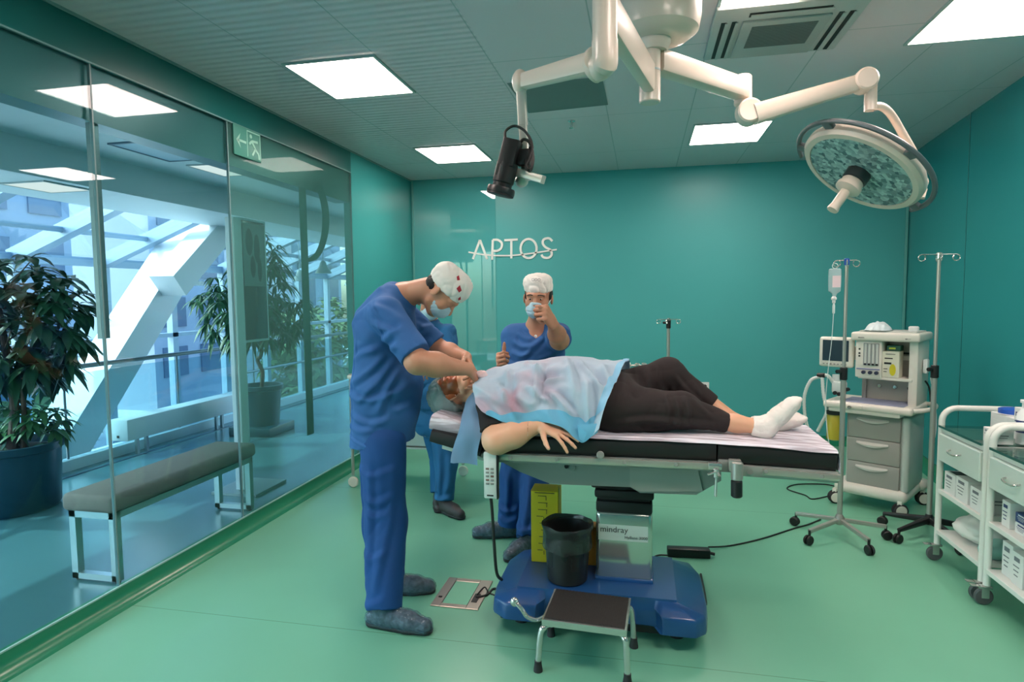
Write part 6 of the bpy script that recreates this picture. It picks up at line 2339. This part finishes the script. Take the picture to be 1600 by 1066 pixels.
B.cap(cheD, nbD, 0.11, 0.06, 0.03, False, latx, 1.3)
B.chain([hipR, kneeR, ankR], [0.085, 0.058, 0.04])
B.chain([hipL, kneeL, ankL], [0.085, 0.058, 0.04])
B.chain([shR, elR], [0.058, 0.048], 0.03).chain([elR, elR.lerp(wrR, 0.4), wrR], [0.046, 0.044, 0.030], 0.03)
B.chain([shL, elL], [0.058, 0.052], 0.03).chain([elL, elL.lerp(wrL, 0.4), wrL], [0.052, 0.048, 0.031], 0.03)
B.cap(nbD, at(840, 490, 3.84), 0.060, 0.058, 0.03)
fD, uD = Vector((-0.02, -0.97, -0.14)), Vector((0.05, -0.10, 1))
PD, axD = head(B, headc, fD, uD, 1.06)
fist = [(78, 95, 60), (82, 95, 60), (86, 95, 60), (88, 95, 60)]
# raised fist: back of the hand towards the room's right, thumb up against the face
dL = (at(852, 488, 3.25) - wrL)
hand(B, wrL, dL, (0.75, -0.45, 0.3), (0.0, 0.25, 1), fist, (35, 40), 1.2, 0.1, Vector((-0.35, -0.55, 0.5)))
dR = (at(777, 560, 3.56) - wrR)
hand(B, wrR, dR, (-0.6, -0.6, 0.3), (0.15, -0.1, 1), [(60, 80, 50), (66, 80, 50), (70, 85, 50), (74, 85, 50)], (5, 5), 1.08, 0.1, Vector((0.12, -0.1, 0.9)))
body_mesh(dc, B, [(wrL + dL.normalized() * 0.06 + Vector((0, 0, 0.02)), 0.13), (wrR + dR.normalized() * 0.06, 0.12)], SKIN)
T = Flesh()
T.cap(pelD, waiD, 0.138, 0.140, 0.04, False, latx, 1.28)
T.cap(waiD, cheD, 0.140, 0.135, 0.04, False, latx, 1.35)
T.cap(cheD, at(839, 523, 3.90), 0.125, 0.09, 0.04, False, latx, 1.35)
T.cap(shR + Vector((0.03, 0, 0)), shR, 0.08, 0.076, 0.05)
T.cap(shL + Vector((-0.03, 0, 0)), shL, 0.08, 0.076, 0.05)
T.cap(shR, elR.lerp(shR, 0.12), 0.08, 0.074, 0.035, True)
T.cap(shL, shL.lerp(elL, 0.62), 0.080, 0.082, 0.035, True)
T.cut(at(838, 690, 3.9), (0, 0, -1))
vn = at(838, 521, 3.79)
T.dent(vn + Vector((0, -0.005, 0.03)), 0.060, 0.012)
T.dent(vn + Vector((0.0, -0.02, -0.02)), 0.036, 0.015)
T.cut(at(838, 497, 3.9), (0, -0.5, 1), at(838, 480, 3.86), 0.13)
tD = grow('scrub_top', T, SCRUB, dc, 0.0065, 2, (0.008, (5, 5, 6), 2.3), None, None, [([
    [(858, 516), (840, 535), (815, 562)], [(796, 548), (812, 556), (832, 552)], [(800, 532), (816, 542), (836, 540)], [(872, 545), (858, 556), (838, 562)], [(806, 520), (818, 528), (830, 532)], [(790, 566), (806, 572), (830, 566)]], 0.011, 0.016, 3.78)])
part('name_pin', MB().ell(at(837, 525.5, 3.742), (0.009, 0.004, 0.009)), WHITE, tD)
T2 = Flesh()
T2.cap(at(828, 640, 3.9), pelD, 0.13, 0.125, 0.04, False, latx, 1.25)
T2.chain([hipR, kneeR], [0.105, 0.090], 0.03).cap(kneeR, ankR + Vector((0, 0, -0.02)), 0.090, 0.082, 0.03, True)
T2.chain([hipL, kneeL], [0.105, 0.090], 0.03).cap(kneeL, ankL + Vector((0, 0, -0.01)), 0.090, 0.080, 0.03, True)
grow('scrub_trousers', T2, SCRUB_T, dc, 0.0065, 2, (0.008, (6, 6, 3.0), 4.3), None, None, [([
    [(796, 735), (797, 770), (795, 800)], [(832, 740), (832, 780), (828, 820)], [(780, 786), (796, 794), (816, 788)], [(782, 802), (797, 808), (814, 802)], [(812, 800), (828, 808), (846, 802)], [(814, 820), (828, 826), (842, 820)]], 0.013, 0.018, 3.82)])
cp_ = Flesh()
cp_.ell(PD(0, -0.012, 0.055), (0.088, 0.108, 0.075), axD, 0.02)
cp_.ell(PD(0.0, -0.01, 0.105), (0.080, 0.095, 0.042), axD, 0.03)
cp_.ell(PD(-0.055, -0.01, 0.085), (0.035, 0.07, 0.04), axD, 0.03)
cp_.cut(PD(0, 0, 0.040), axD[2] * -1.0 + axD[1] * -0.12)
ca = grow('scrub_cap', cp_, HATW, dc, 0.005, 2, (0.007, (18, 18, 18), 6.0))
em = MB()
for k in range(3):
    em.torus(PD(-0.018 + 0.018 * k, 0.084 - 0.004 * abs(k - 1), 0.115), axD[1] + axD[2] * 0.5, 0.008, 0.0012, 14, 5)
part('emblem', em, mat('grey_embroidery', (150, 146, 148), 0.7), ca)
hr = Flesh()
for e in (-1, 1):
    hr.ell(PD(e * 0.070, -0.018, 0.018), (0.014, 0.05, 0.040), axD, 0.01)
hr.ell(PD(0, -0.085, 0.0), (0.06, 0.03, 0.055), axD, 0.02)
grow('hair', hr, HAIR, dc, 0.005, 1)
ms = Flesh()
ms.ell(PD(0, 0.036, -0.060), (0.069, 0.082, 0.070), axD, 0.02)
ms.cap(PD(0, 0.108, -0.022), PD(0, 0.10, -0.075), 0.018, 0.022, 0.03)
ms.cut(PD(0, 0.1, -0.012), axD[2] + axD[1] * -0.2).cut(PD(0, 0.022, 0), -axD[1])
mk = grow('face_mask', ms, MASK, dc, 0.004, 2, (0.006, (8, 8, 60), 3.0))
for e in (-1, 1):
    part('ear_loop', MB().tube(spline([PD(e * 0.066, 0.03, -0.03), PD(e * 0.080, -0.005, 0.0), PD(e * 0.083, -0.02, 0.012)], 5), 0.0018, 6), WHITE, mk)
    ey = part('eye', MB().ell(PD(e * 0.031, 0.0785, 0.003), (0.011, 0.0115, 0.0052)), EYEW, dc)
    part('iris', MB().ell(PD(e * 0.031, 0.0898, 0.002), (0.0055, 0.002, 0.0048)), EYED, ey)
    bw = MB().tube(spline([PD(e * 0.014, 0.0985, 0.026), PD(e * 0.030, 0.0965, 0.029), PD(e * 0.050, 0.083, 0.023)], 5), 0.0028, 6)
    part('eyebrow', bw, HAIR, dc)
shoe(dc, ankR, (-1, -0.28), 0.285)
shoe(dc, ankL, (-0.45, -1), 0.275)

# ------------------------------------------------------------------ the assistant half hidden behind the surgeon
YA = 4.28
an_ = thing('person', 'assistant in teal blue scrubs half hidden behind the bending surgeon', 'person', (at(690, 790, YA).x, YA, 0))
pA, wA, cA, nA = at(676, 660, YA), at(672, 600, YA), at(668, 540, YA), at(668, 500, YA)
hA = at(672, 470, YA - 0.06)
hipA, hipB = at(690, 662, YA - 0.05), at(676, 660, YA + 0.10)
aA, aB = atz(694, 782, 0.085), atz(687, 770, 0.085)
kA, kB = at(697, 722, YA - 0.05), at(688, 716, YA + 0.12)
B = Flesh()
B.cap(pA, wA, 0.115, 0.115, 0.03, False, latx, 1.25).cap(wA, cA, 0.115, 0.11, 0.03, False, latx, 1.3).cap(cA, nA, 0.105, 0.058, 0.03, False, latx, 1.3)
B.chain([hipA, kA, aA], [0.08, 0.055, 0.04]).chain([hipB, kB, aB], [0.08, 0.055, 0.04])
sA, sB = at(700, 520, YA - 0.02), at(632, 522, YA + 0.05)
eA, wrA = at(704, 585, YA - 0.12), at(676, 580, YA - 0.32)
eB = at(628, 590, YA + 0.02)
B.chain([sA, eA, wrA], [0.052, 0.044, 0.029], 0.03)
B.chain([sB, eB, at(640, 620, YA - 0.15)], [0.052, 0.044, 0.029], 0.03)
B.cap(nA, at(670, 488, YA - 0.02), 0.056, 0.055, 0.03)
PA, axA = head(B, hA, Vector((0.25, -0.85, -0.45)), Vector((0.1, -0.4, 0.9)))
dA = at(664, 578, YA - 0.42) - wrA
hand(B, wrA, dA, (0.2, -0.5, 0.8), (-0.3, 0.3, 0.8), [(50, 60, 40), (55, 60, 40), (60, 60, 40), (60, 60, 40)])
hand(B, at(640, 620, YA - 0.15), (0.1, -0.5, -0.6), (-0.9, 0, 0.2), (0.1, -0.8, 0.3), [(20, 30, 20)] * 4)
body_mesh(an_, B, [(wrA + dA.normalized() * 0.06, 0.11)], SKIN)
T = Flesh()
T.cap(pA, wA, 0.13, 0.13, 0.04, False, latx, 1.25).cap(wA, cA, 0.13, 0.125, 0.04, False, latx, 1.35).cap(cA, at(668, 512, YA), 0.12, 0.085, 0.04, False, latx, 1.35)
T.cap(sA, eA.lerp(sA, 0.15), 0.075, 0.07, 0.035, True).cap(sB, eB.lerp(sB, 0.15), 0.075, 0.07, 0.035, True)
T.cut(at(672, 682, YA), (0, 0, -1))
grow('scrub_top', T, SCRUB_A, an_, 0.007, 2, (0.016, (8, 8, 9), 8.3))
T2 = Flesh()
T2.cap(at(674, 640, YA), pA, 0.122, 0.118, 0.04, False, latx, 1.2)
T2.chain([hipA, kA], [0.098, 0.084], 0.03).cap(kA, aA + Vector((0, 0, 0.0)), 0.084, 0.072, 0.03, True)
T2.chain([hipB, kB], [0.098, 0.080], 0.03).cap(kB, aB, 0.080, 0.070, 0.03, True)
grow('scrub_trousers', T2, SCRUB_A, an_, 0.007, 2, (0.008, (6, 6, 3.0), 6.3), None, None, [([
    [(692, 700), (694, 735), (692, 770)], [(706, 705), (708, 740), (704, 768)], [(682, 766), (696, 774), (714, 768)], [(684, 778), (697, 784), (712, 778)]], 0.013, 0.02, YA - 0.05)])
cp_ = Flesh()
cp_.ell(PA(0, -0.012, 0.050), (0.086, 0.106, 0.085), axA, 0.02)
cp_.cut(PA(0, 0, 0.035), axA[2] * -1.0)
grow('scrub_cap', cp_, SCRUB_A, an_, 0.006, 2)
ms = Flesh()
ms.ell(PA(0, 0.036, -0.060), (0.068, 0.082, 0.070), axA, 0.02)
ms.cut(PA(0, 0.1, -0.012), axA[2]).cut(PA(0, 0.022, 0), -axA[1])
grow('face_mask', ms, MASK, an_, 0.005, 2)
CLOG = mat('brown_black_clog', (56, 48, 50), 0.5)
shoe(an_, aA, (1, -0.75), 0.27, 0.042, False, CLOG, 'clog')
shoe(an_, aB, (0.3, -1), 0.26, 0.042, False, CLOG, 'clog')

# ------------------------------------------------------------------ the patient
pt = thing('person', 'patient lying on the operating table in black clothes, cap and white socks', 'person', (-0.1, 2.95, 0.93))
YP = 2.95
hP = at(708, 613, YP)
fP, uP = Vector((-0.16, -0.10, 0.98)), Vector((-0.97, 0.0, -0.22))
nkP = at(757, 621, YP)
shN, shF = at(765, 648, 2.78), at(768, 618, 3.13)
chP, blP, plP = at(805, 615, YP), at(885, 612, YP), at(955, 622, YP)
elP, wrP = at(776, 688, 2.665), at(846, 663, 2.68)
hN, hF = at(965, 640, 2.86), at(975, 616, 3.06)
kN, kF = at(1064, 641, 2.86), at(1044, 585, 3.07)
aN, aF = at(1150, 662, 2.86), at(1152, 662, 3.04)
B = Flesh()
B.cap(chP, blP, 0.116, 0.112, 0.04, False, lat, 1.45).cap(blP, plP, 0.112, 0.116, 0.04, False, lat, 1.35)
B.cap(nkP, chP, 0.055, 0.11, 0.04, False, lat, 1.3)
B.cap(at(738, 616, YP), nkP, 0.052, 0.058, 0.03)
PP, axP = head(B, hP, fP, uP, 0.95)
B.chain([shN, elP], [0.066, 0.060], 0.035).chain([elP, elP.lerp(wrP, 0.38), wrP], [0.060, 0.058, 0.030], 0.035)
B.chain([shF, at(790, 650, 3.24), at(850, 655, 3.25)], [0.062, 0.050, 0.03], 0.03)
B.chain([hN, kN, at(1095, 652, 2.86), aN], [0.10, 0.058, 0.044, 0.036], 0.03)
B.chain([hF, kF, kF.lerp(aF, 0.4), aF], [0.10, 0.058, 0.046, 0.036], 0.03)
heN, toN = at(1196, 668, 2.86), at(1238, 632, 2.86)
heF, toF = at(1190, 668, 3.05), at(1244, 656, 3.05)
B.chain([aN, heN], [0.036, 0.034], 0.03).chain([heN, toN], [0.034, 0.024], 0.02)
B.chain([aF, heF], [0.036, 0.034], 0.03).chain([heF, toF], [0.032, 0.022], 0.02)
dP = at(874, 676, 2.655) - wrP
hand(B, wrP, dP, (0.35, -0.45, 0.75), (0.4, -0.75, 0.1), [(18, 14, 8), (8, 10, 8), (2, 10, 8), (0, 12, 10)], (8, 10), 0.98, 0.28)
hand(B, at(850, 655, 3.25), (1, 0, -0.1), (0, 0.3, 1), (0, 0.8, 0.2), [(10, 15, 10)] * 4)
SKP = SKIN_P
body_mesh(pt, B, [(wrP + dP.normalized() * 0.085, 0.135)], SKP)


def head_paint():
    """iodine on the face: a brown wash with its own ragged edge"""
    m = mat('iodine_skin', (166, 84, 42), 0.35, noise=(22, 0.45), sss=0.1)
    S = Flesh()
    head(S, hP, fP, uP, 0.962, True)
    S.cut(PP(0, -0.020, 0), -axP[1] - axP[2] * 0.35)
    S.cut(PP(0, 0, -0.066), -axP[2] + axP[1] * 0.2)
    S.cut(PP(0, 0, 0.058), axP[2])
    return grow('iodine_wash', S, m, pt, 0.0035, 2, label='brown iodine wash over the face')


head_paint()
bc_ = Flesh()
bc_.ell(PP(0, -0.020, 0.045), (0.092, 0.108, 0.098), axP, 0.02)
bc_.ell(PP(0, -0.06, 0.02), (0.078, 0.06, 0.085), axP, 0.03)
bc_.cut(PP(0, 0.035, 0.035), axP[1] * 0.55 - axP[2] * 0.84)
grow('bouffant_cap', bc_, mat('grey_green_cap', (134, 152, 152), 0.7, bump=(50, 0.5, 0.006)), pt, 0.0045, 2, (0.010, (20, 20, 20), 4.0))
part('ear_stud', MB().ell(PP(-0.081, -0.002, -0.034), (0.006, 0.006, 0.006)).ell(PP(0.081, -0.002, -0.034), (0.006, 0.006, 0.006)), CHROME, pt)
BLK = mat('black_cotton', (24, 21, 23), 0.85, bump=(260, 0.25, 0.002))
T = Flesh()
T.cap(chP, blP, 0.128, 0.124, 0.04, False, lat, 1.5).cap(blP, plP, 0.124, 0.128, 0.04, False, lat, 1.38)
T.cap(at(772, 622, YP), chP, 0.085, 0.118, 0.04, False, lat, 1.4)
T.cap(shN + Vector((0.03, 0.04, 0)), shN, 0.08, 0.078, 0.04).cap(shF + Vector((0.03, -0.04, 0)), shF, 0.08, 0.076, 0.04)
T.cap(shN, shN.lerp(elP, 0.80), 0.080, 0.079, 0.03, True).cap(shF, at(790, 650, 3.24), 0.072, 0.064, 0.03, True)
grow('black_shirt', T, BLK, pt, 0.0065, 2, (0.010, (6, 6, 6), 3.0))
TR = mat('black_brown_trousers', (40, 30, 31), 0.85, bump=(260, 0.25, 0.002))
T2 = Flesh()
T2.cap(at(925, 622, YP), plP, 0.140, 0.138, 0.04, False, lat, 1.35)
T2.cap(hN, kN, 0.122, 0.082, 0.045).cap(kN, at(1138, 661, 2.86), 0.080, 0.046, 0.03, True)
T2.cap(hF, kF, 0.118, 0.080, 0.045).cap(kF, kF.lerp(aF, 0.64), 0.080, 0.054, 0.03, True)
grow('black_trousers', T2, TR, pt, 0.0065, 2, (0.007, (7, 6, 6), 5.0), None, None, [([
    [(1036, 612), (1044, 632), (1042, 660)], [(1050, 610), (1058, 634), (1056, 662)], [(1066, 616), (1074, 640), (1070, 660)], [(960, 655), (1010, 650), (1060, 655), (1120, 664)], [(990, 662), (1020, 670), (1050, 668)]], 0.009, 0.013, 2.86),
    ([[(972, 572), (976, 590), (976, 604)], [(990, 570), (994, 588), (994, 604)], [(1008, 568), (1011, 585), (1010, 602)], [(1024, 568), (1027, 585), (1026, 600)], [(1052, 584), (1076, 612), (1104, 638)]], 0.006, 0.010, 3.06)])
SOCK = mat('white_sock', (236, 226, 220), 0.9, bump=(220, 0.35, 0.003))
for (a_, h_, t_, yy) in ((aN, heN, toN, 2.86), (aF, heF, toF, 3.05)):
    K = Flesh()
    st = a_.lerp(h_, 0.55)
    K.cap(h_, st, 0.047, 0.044, 0.02, True)
    K.cap(h_, t_, 0.043, 0.030, 0.03)
    sd_ = Vector((0, 1, 0))
    u_ = (t_ - h_).normalized()
    for k in range(5):
        o_ = (k - 2) * 0.015
        K.cap(t_ + sd_ * o_, t_ + sd_ * o_ + u_ * (0.040 - 0.006 * abs(k - 1)), 0.012, 0.010, 0.010)
    K.cap(h_.lerp(t_, 0.5), t_, 0.038, 0.030, 0.02, False, (0, 1, 0), 1.3)
    grow('sock', K, SOCK, pt, 0.0045, 2, (0.004, (26, 26, 26), 1.0))

# ------------------------------------------------------------------ drapes
def drape_mat(name, base, pink=None, tr=0.14):
    m = D.materials.new(name)
    m.use_nodes = True
    n, l = m.node_tree.nodes, m.node_tree.links
    n.clear()
    o = n.new('ShaderNodeOutputMaterial')
    d = n.new('ShaderNodeBsdfPrincipled')
    d.inputs['Roughness'].default_value = 0.75
    t = n.new('ShaderNodeBsdfTranslucent')
    t.inputs['Color'].default_value = lin(base)
    mx = n.new('ShaderNodeMixShader')
    mx.inputs[0].default_value = tr
    d.inputs['Base Color'].default_value = lin(base)
    if pink:
        tc = n.new('ShaderNodeTexCoord')
        nz = n.new('ShaderNodeTexNoise')
        nz.inputs['Scale'].default_value = 4.2
        nz.inputs['Detail'].default_value = 2
        sp = n.new('ShaderNodeSeparateXYZ')
        mr = n.new('ShaderNodeMapRange')
        mr.inputs[1].default_value = 0.10
        mr.inputs[2].default_value = -0.10
        mul = n.new('ShaderNodeMath')
        mul.operation = 'MULTIPLY'
        r = n.new('ShaderNodeMapRange')
        r.inputs[1].default_value = 0.42
        r.inputs[2].default_value = 0.62
        mixc = n.new('ShaderNodeMix')
        mixc.data_type = 'RGBA'
        mixc.inputs[6].default_value = lin(base)
        mixc.inputs[7].default_value = lin(pink)
        l.new(tc.outputs['Object'], nz.inputs['Vector'])
        l.new(tc.outputs['Object'], sp.inputs[0])
        l.new(sp.outputs['X'], mr.inputs[0])
        l.new(nz.outputs['Fac'], r.inputs[0])
        l.new(mr.outputs[0], mul.inputs[0])
        l.new(r.outputs[0], mul.inputs[1])
        l.new(mul.outputs[0], mixc.inputs[0])
        l.new(mixc.outputs[2], d.inputs['Base Color'])
    l.new(d.outputs[0], mx.inputs[1])
    l.new(t.outputs[0], mx.inputs[2])
    l.new(mx.outputs[0], o.inputs['Surface'])
    return m


DR = drape_mat('pale_blue_drape', (188, 208, 226), (206, 164, 182))
DRB = drape_mat('blue_drape_hem', (150, 206, 236))
DRC = drape_mat('bright_blue_drape', (118, 190, 224))
ST = [((746, 592), (744, 630)), ((762, 580), (756, 645)), ((790, 572), (778, 656)), ((830, 564), (812, 663)), ((870, 560), (850, 660)), ((905, 560), (880, 668)), ((945, 564), (902, 687)), ((968, 566), (914, 690)), ((983, 566), (937, 668))]
RG, FR = [], []
for (rx, ry), (fx, fy) in ST:
    RG.append(at(rx, ry, 2.97))
    FR.append(at(fx, fy, 2.655))
NS = 10
RG, FR = spline(RG, NS), spline(FR, NS)
NT = 56


DF = [(-0.62, 0.75, -0.60, 0.15, 0.025), (-0.56, 0.85, -0.46, 0.55, 0.025), (-0.47, 0.8, -0.47, 0.2, 0.028), (-0.45, 0.45, -0.36, 0.48, 0.025), (-0.40, 0.3, -0.30, 0.12, 0.028),
      (-0.36, 0.9, -0.29, 0.35, 0.031), (-0.28, 0.75, -0.18, 0.45, 0.031), (-0.24, 0.5, -0.22, 0.10, 0.028), (-0.18, 0.8, -0.14, 0.5, 0.022), (-0.52, 0.4, -0.40, 0.18, 0.025), (-0.66, 0.5, -0.55, 0.08, 0.025)]


def drape_pt(i, t, lift=0.0):
    r, f = RG[i], FR[i]
    if t <= 1:
        an = t * PI / 2
        y = f.y + (r.y - f.y) * (1 - math.cos(an)) ** 0.9
        z = f.z + (r.z - f.z) * math.sin(an) ** 0.85
        x = f.x + (r.x - f.x) * t
        nrm_ = Vector((0, -math.cos(an), math.sin(an)))
    else:
        an = (t - 1) * PI / 2
        y = r.y + 0.30 * math.sin(an)
        z = 1.0 + (r.z - 1.0) * math.cos(an)
        x = r.x
        nrm_ = Vector((0, math.sin(an), math.cos(an)))
    p = Vector((x, y, z))
    cr = mno.noise(Vector((x * 5.5, t * 2.4, 3.3)))
    c2 = mno.noise(Vector((x * 13 + t * 3, t * 5 - x * 4, 8.1)))
    c3 = mno.noise(Vector((x * 3.2 - t * 2, t * 3.5 + x * 5, 1.7)))
    dsp = 0.050 * (0.35 - abs(cr)) + 0.020 * (0.35 - abs(c2)) + 0.036 * (0.35 - abs(c3)) - 0.004
    for (xa, ta, xb, tb, am_) in DF:
        ax_, ay_, bx_, by_ = xa, ta * 0.42, xb, tb * 0.42
        px_, py_ = p.x - ax_, t * 0.42 - ay_
        dx_, dy2 = bx_ - ax_, by_ - ay_
        l2 = dx_ * dx_ + dy2 * dy2
        tt = min(1, max(0, (px_ * dx_ + py_ * dy2) / l2))
        u = math.hypot(px_ - tt * dx_, py_ - tt * dy2) * (1 if dx_ * py_ - dy2 * px_ > 0 else -1)
        dsp += am_ * (math.exp(-(u / 0.014) ** 2) - 0.8 * math.exp(-((u - 0.026) / 0.016) ** 2)) * min(1, 0.3 + 5 * min(tt, 1 - tt))
    dsp *= 0.35 + 0.65 * min(1, abs(t - 1) * 2.2)
    return p + nrm_ * (dsp + lift)


def drape_sheet(i0, i1, t0, t1, lift):
    n = max(2, int((t1 - t0) * NT))
    return MB().sheet([[drape_pt(i, t0 + (t1 - t0) * j / n, lift) for j in range(n + 1)] for i in range(i0, i1 + 1)])


LI = len(RG) - 1
sdp = thing('surgical_drape', 'pale blue paper drape over the patient chest and belly', 'drape', (-0.42, 2.9, 1.1))
part('sheet', drape_sheet(0, LI, 0.0, 1.7, 0.0), DR, sdp, sharp=0)
part('folded_hem', drape_sheet(LI - 7, LI, 0.16, 1.6, 0.004), DRB, sdp, sharp=0)
lh = []
i0 = NS + 2
for i in range(i0, LI - 5):
    tt_ = 0.03 + 0.13 * ((i - i0) / (LI - 5 - i0)) ** 0.6 + 0.03 * mno.noise((i * 0.16, 2, 5))
    lh.append([drape_pt(i, tt_ * j / 9, 0.005) for j in range(10)])
part('lower_hem', MB().sheet(lh), DRC, sdp, sharp=0)
fold = MB()
c0, c1, c2, c3, c4 = at(905, 686, 2.645), at(912, 691, 2.64), at(934, 676, 2.645), at(934, 662, 2.65), at(902, 664, 2.64)
fold.add([c0, c1, c2, c3, c4, (c0 + c1 + c2 + c3 + c4) / 5 + Vector((0, -0.014, 0))], [(0, 1, 5), (1, 2, 5), (2, 3, 5), (3, 4, 5), (4, 0, 5)])
part('corner_fold', fold, DRC, sdp)
# blue sheet under the neck
rows = []
A_ = spline([at(762, 601, 2.88), at(748, 620, 2.80), at(738, 640, 2.73), at(733, 665, 2.675), at(730, 700, 2.665), at(728, 723, 2.665)], 6)
B_ = spline([at(775, 620, 2.86), at(768, 640, 2.75), at(757, 655, 2.70), at(752, 675, 2.66), at(748, 705, 2.655), at(746, 727, 2.655)], 6)
C_ = spline([at(745, 607, 2.90), at(731, 622, 2.86), at(724, 640, 2.78), at(718, 665, 2.69), at(711, 700, 2.678), at(706, 722, 2.675)], 6)
for i in range(len(A_)):
    row = []
    for j in range(9):
        t = j / 8
        p = C_[i].lerp(A_[i], t * 2) if t < 0.5 else A_[i].lerp(B_[i], t * 2 - 1)
        row.append(p + Vector((0.010 * mno.noise(p * 9 + Vector((4, 0, 0))), -0.014 - 0.022 * mno.noise(Vector((p.x * 26, p.y * 6, p.z * 7))), 0.0)))
    rows.append(row)
nd = single('neck_drape', MB().sheet(rows), drape_mat('steel_blue_drape', (112, 146, 178)), 'blue paper drape tucked under the patient neck and hanging by the cushion', 'drape', sharp=0)

# pale gauze by the chin
lump('gauze_pad', at(752, 592, 2.86), (0.036, 0.030, 0.020), mat('pink_gauze', (232, 206, 208), 0.85), 'crumpled pale pink gauze between the surgeon hand and the drape', 'gauze', 5.5, 0.25, False)
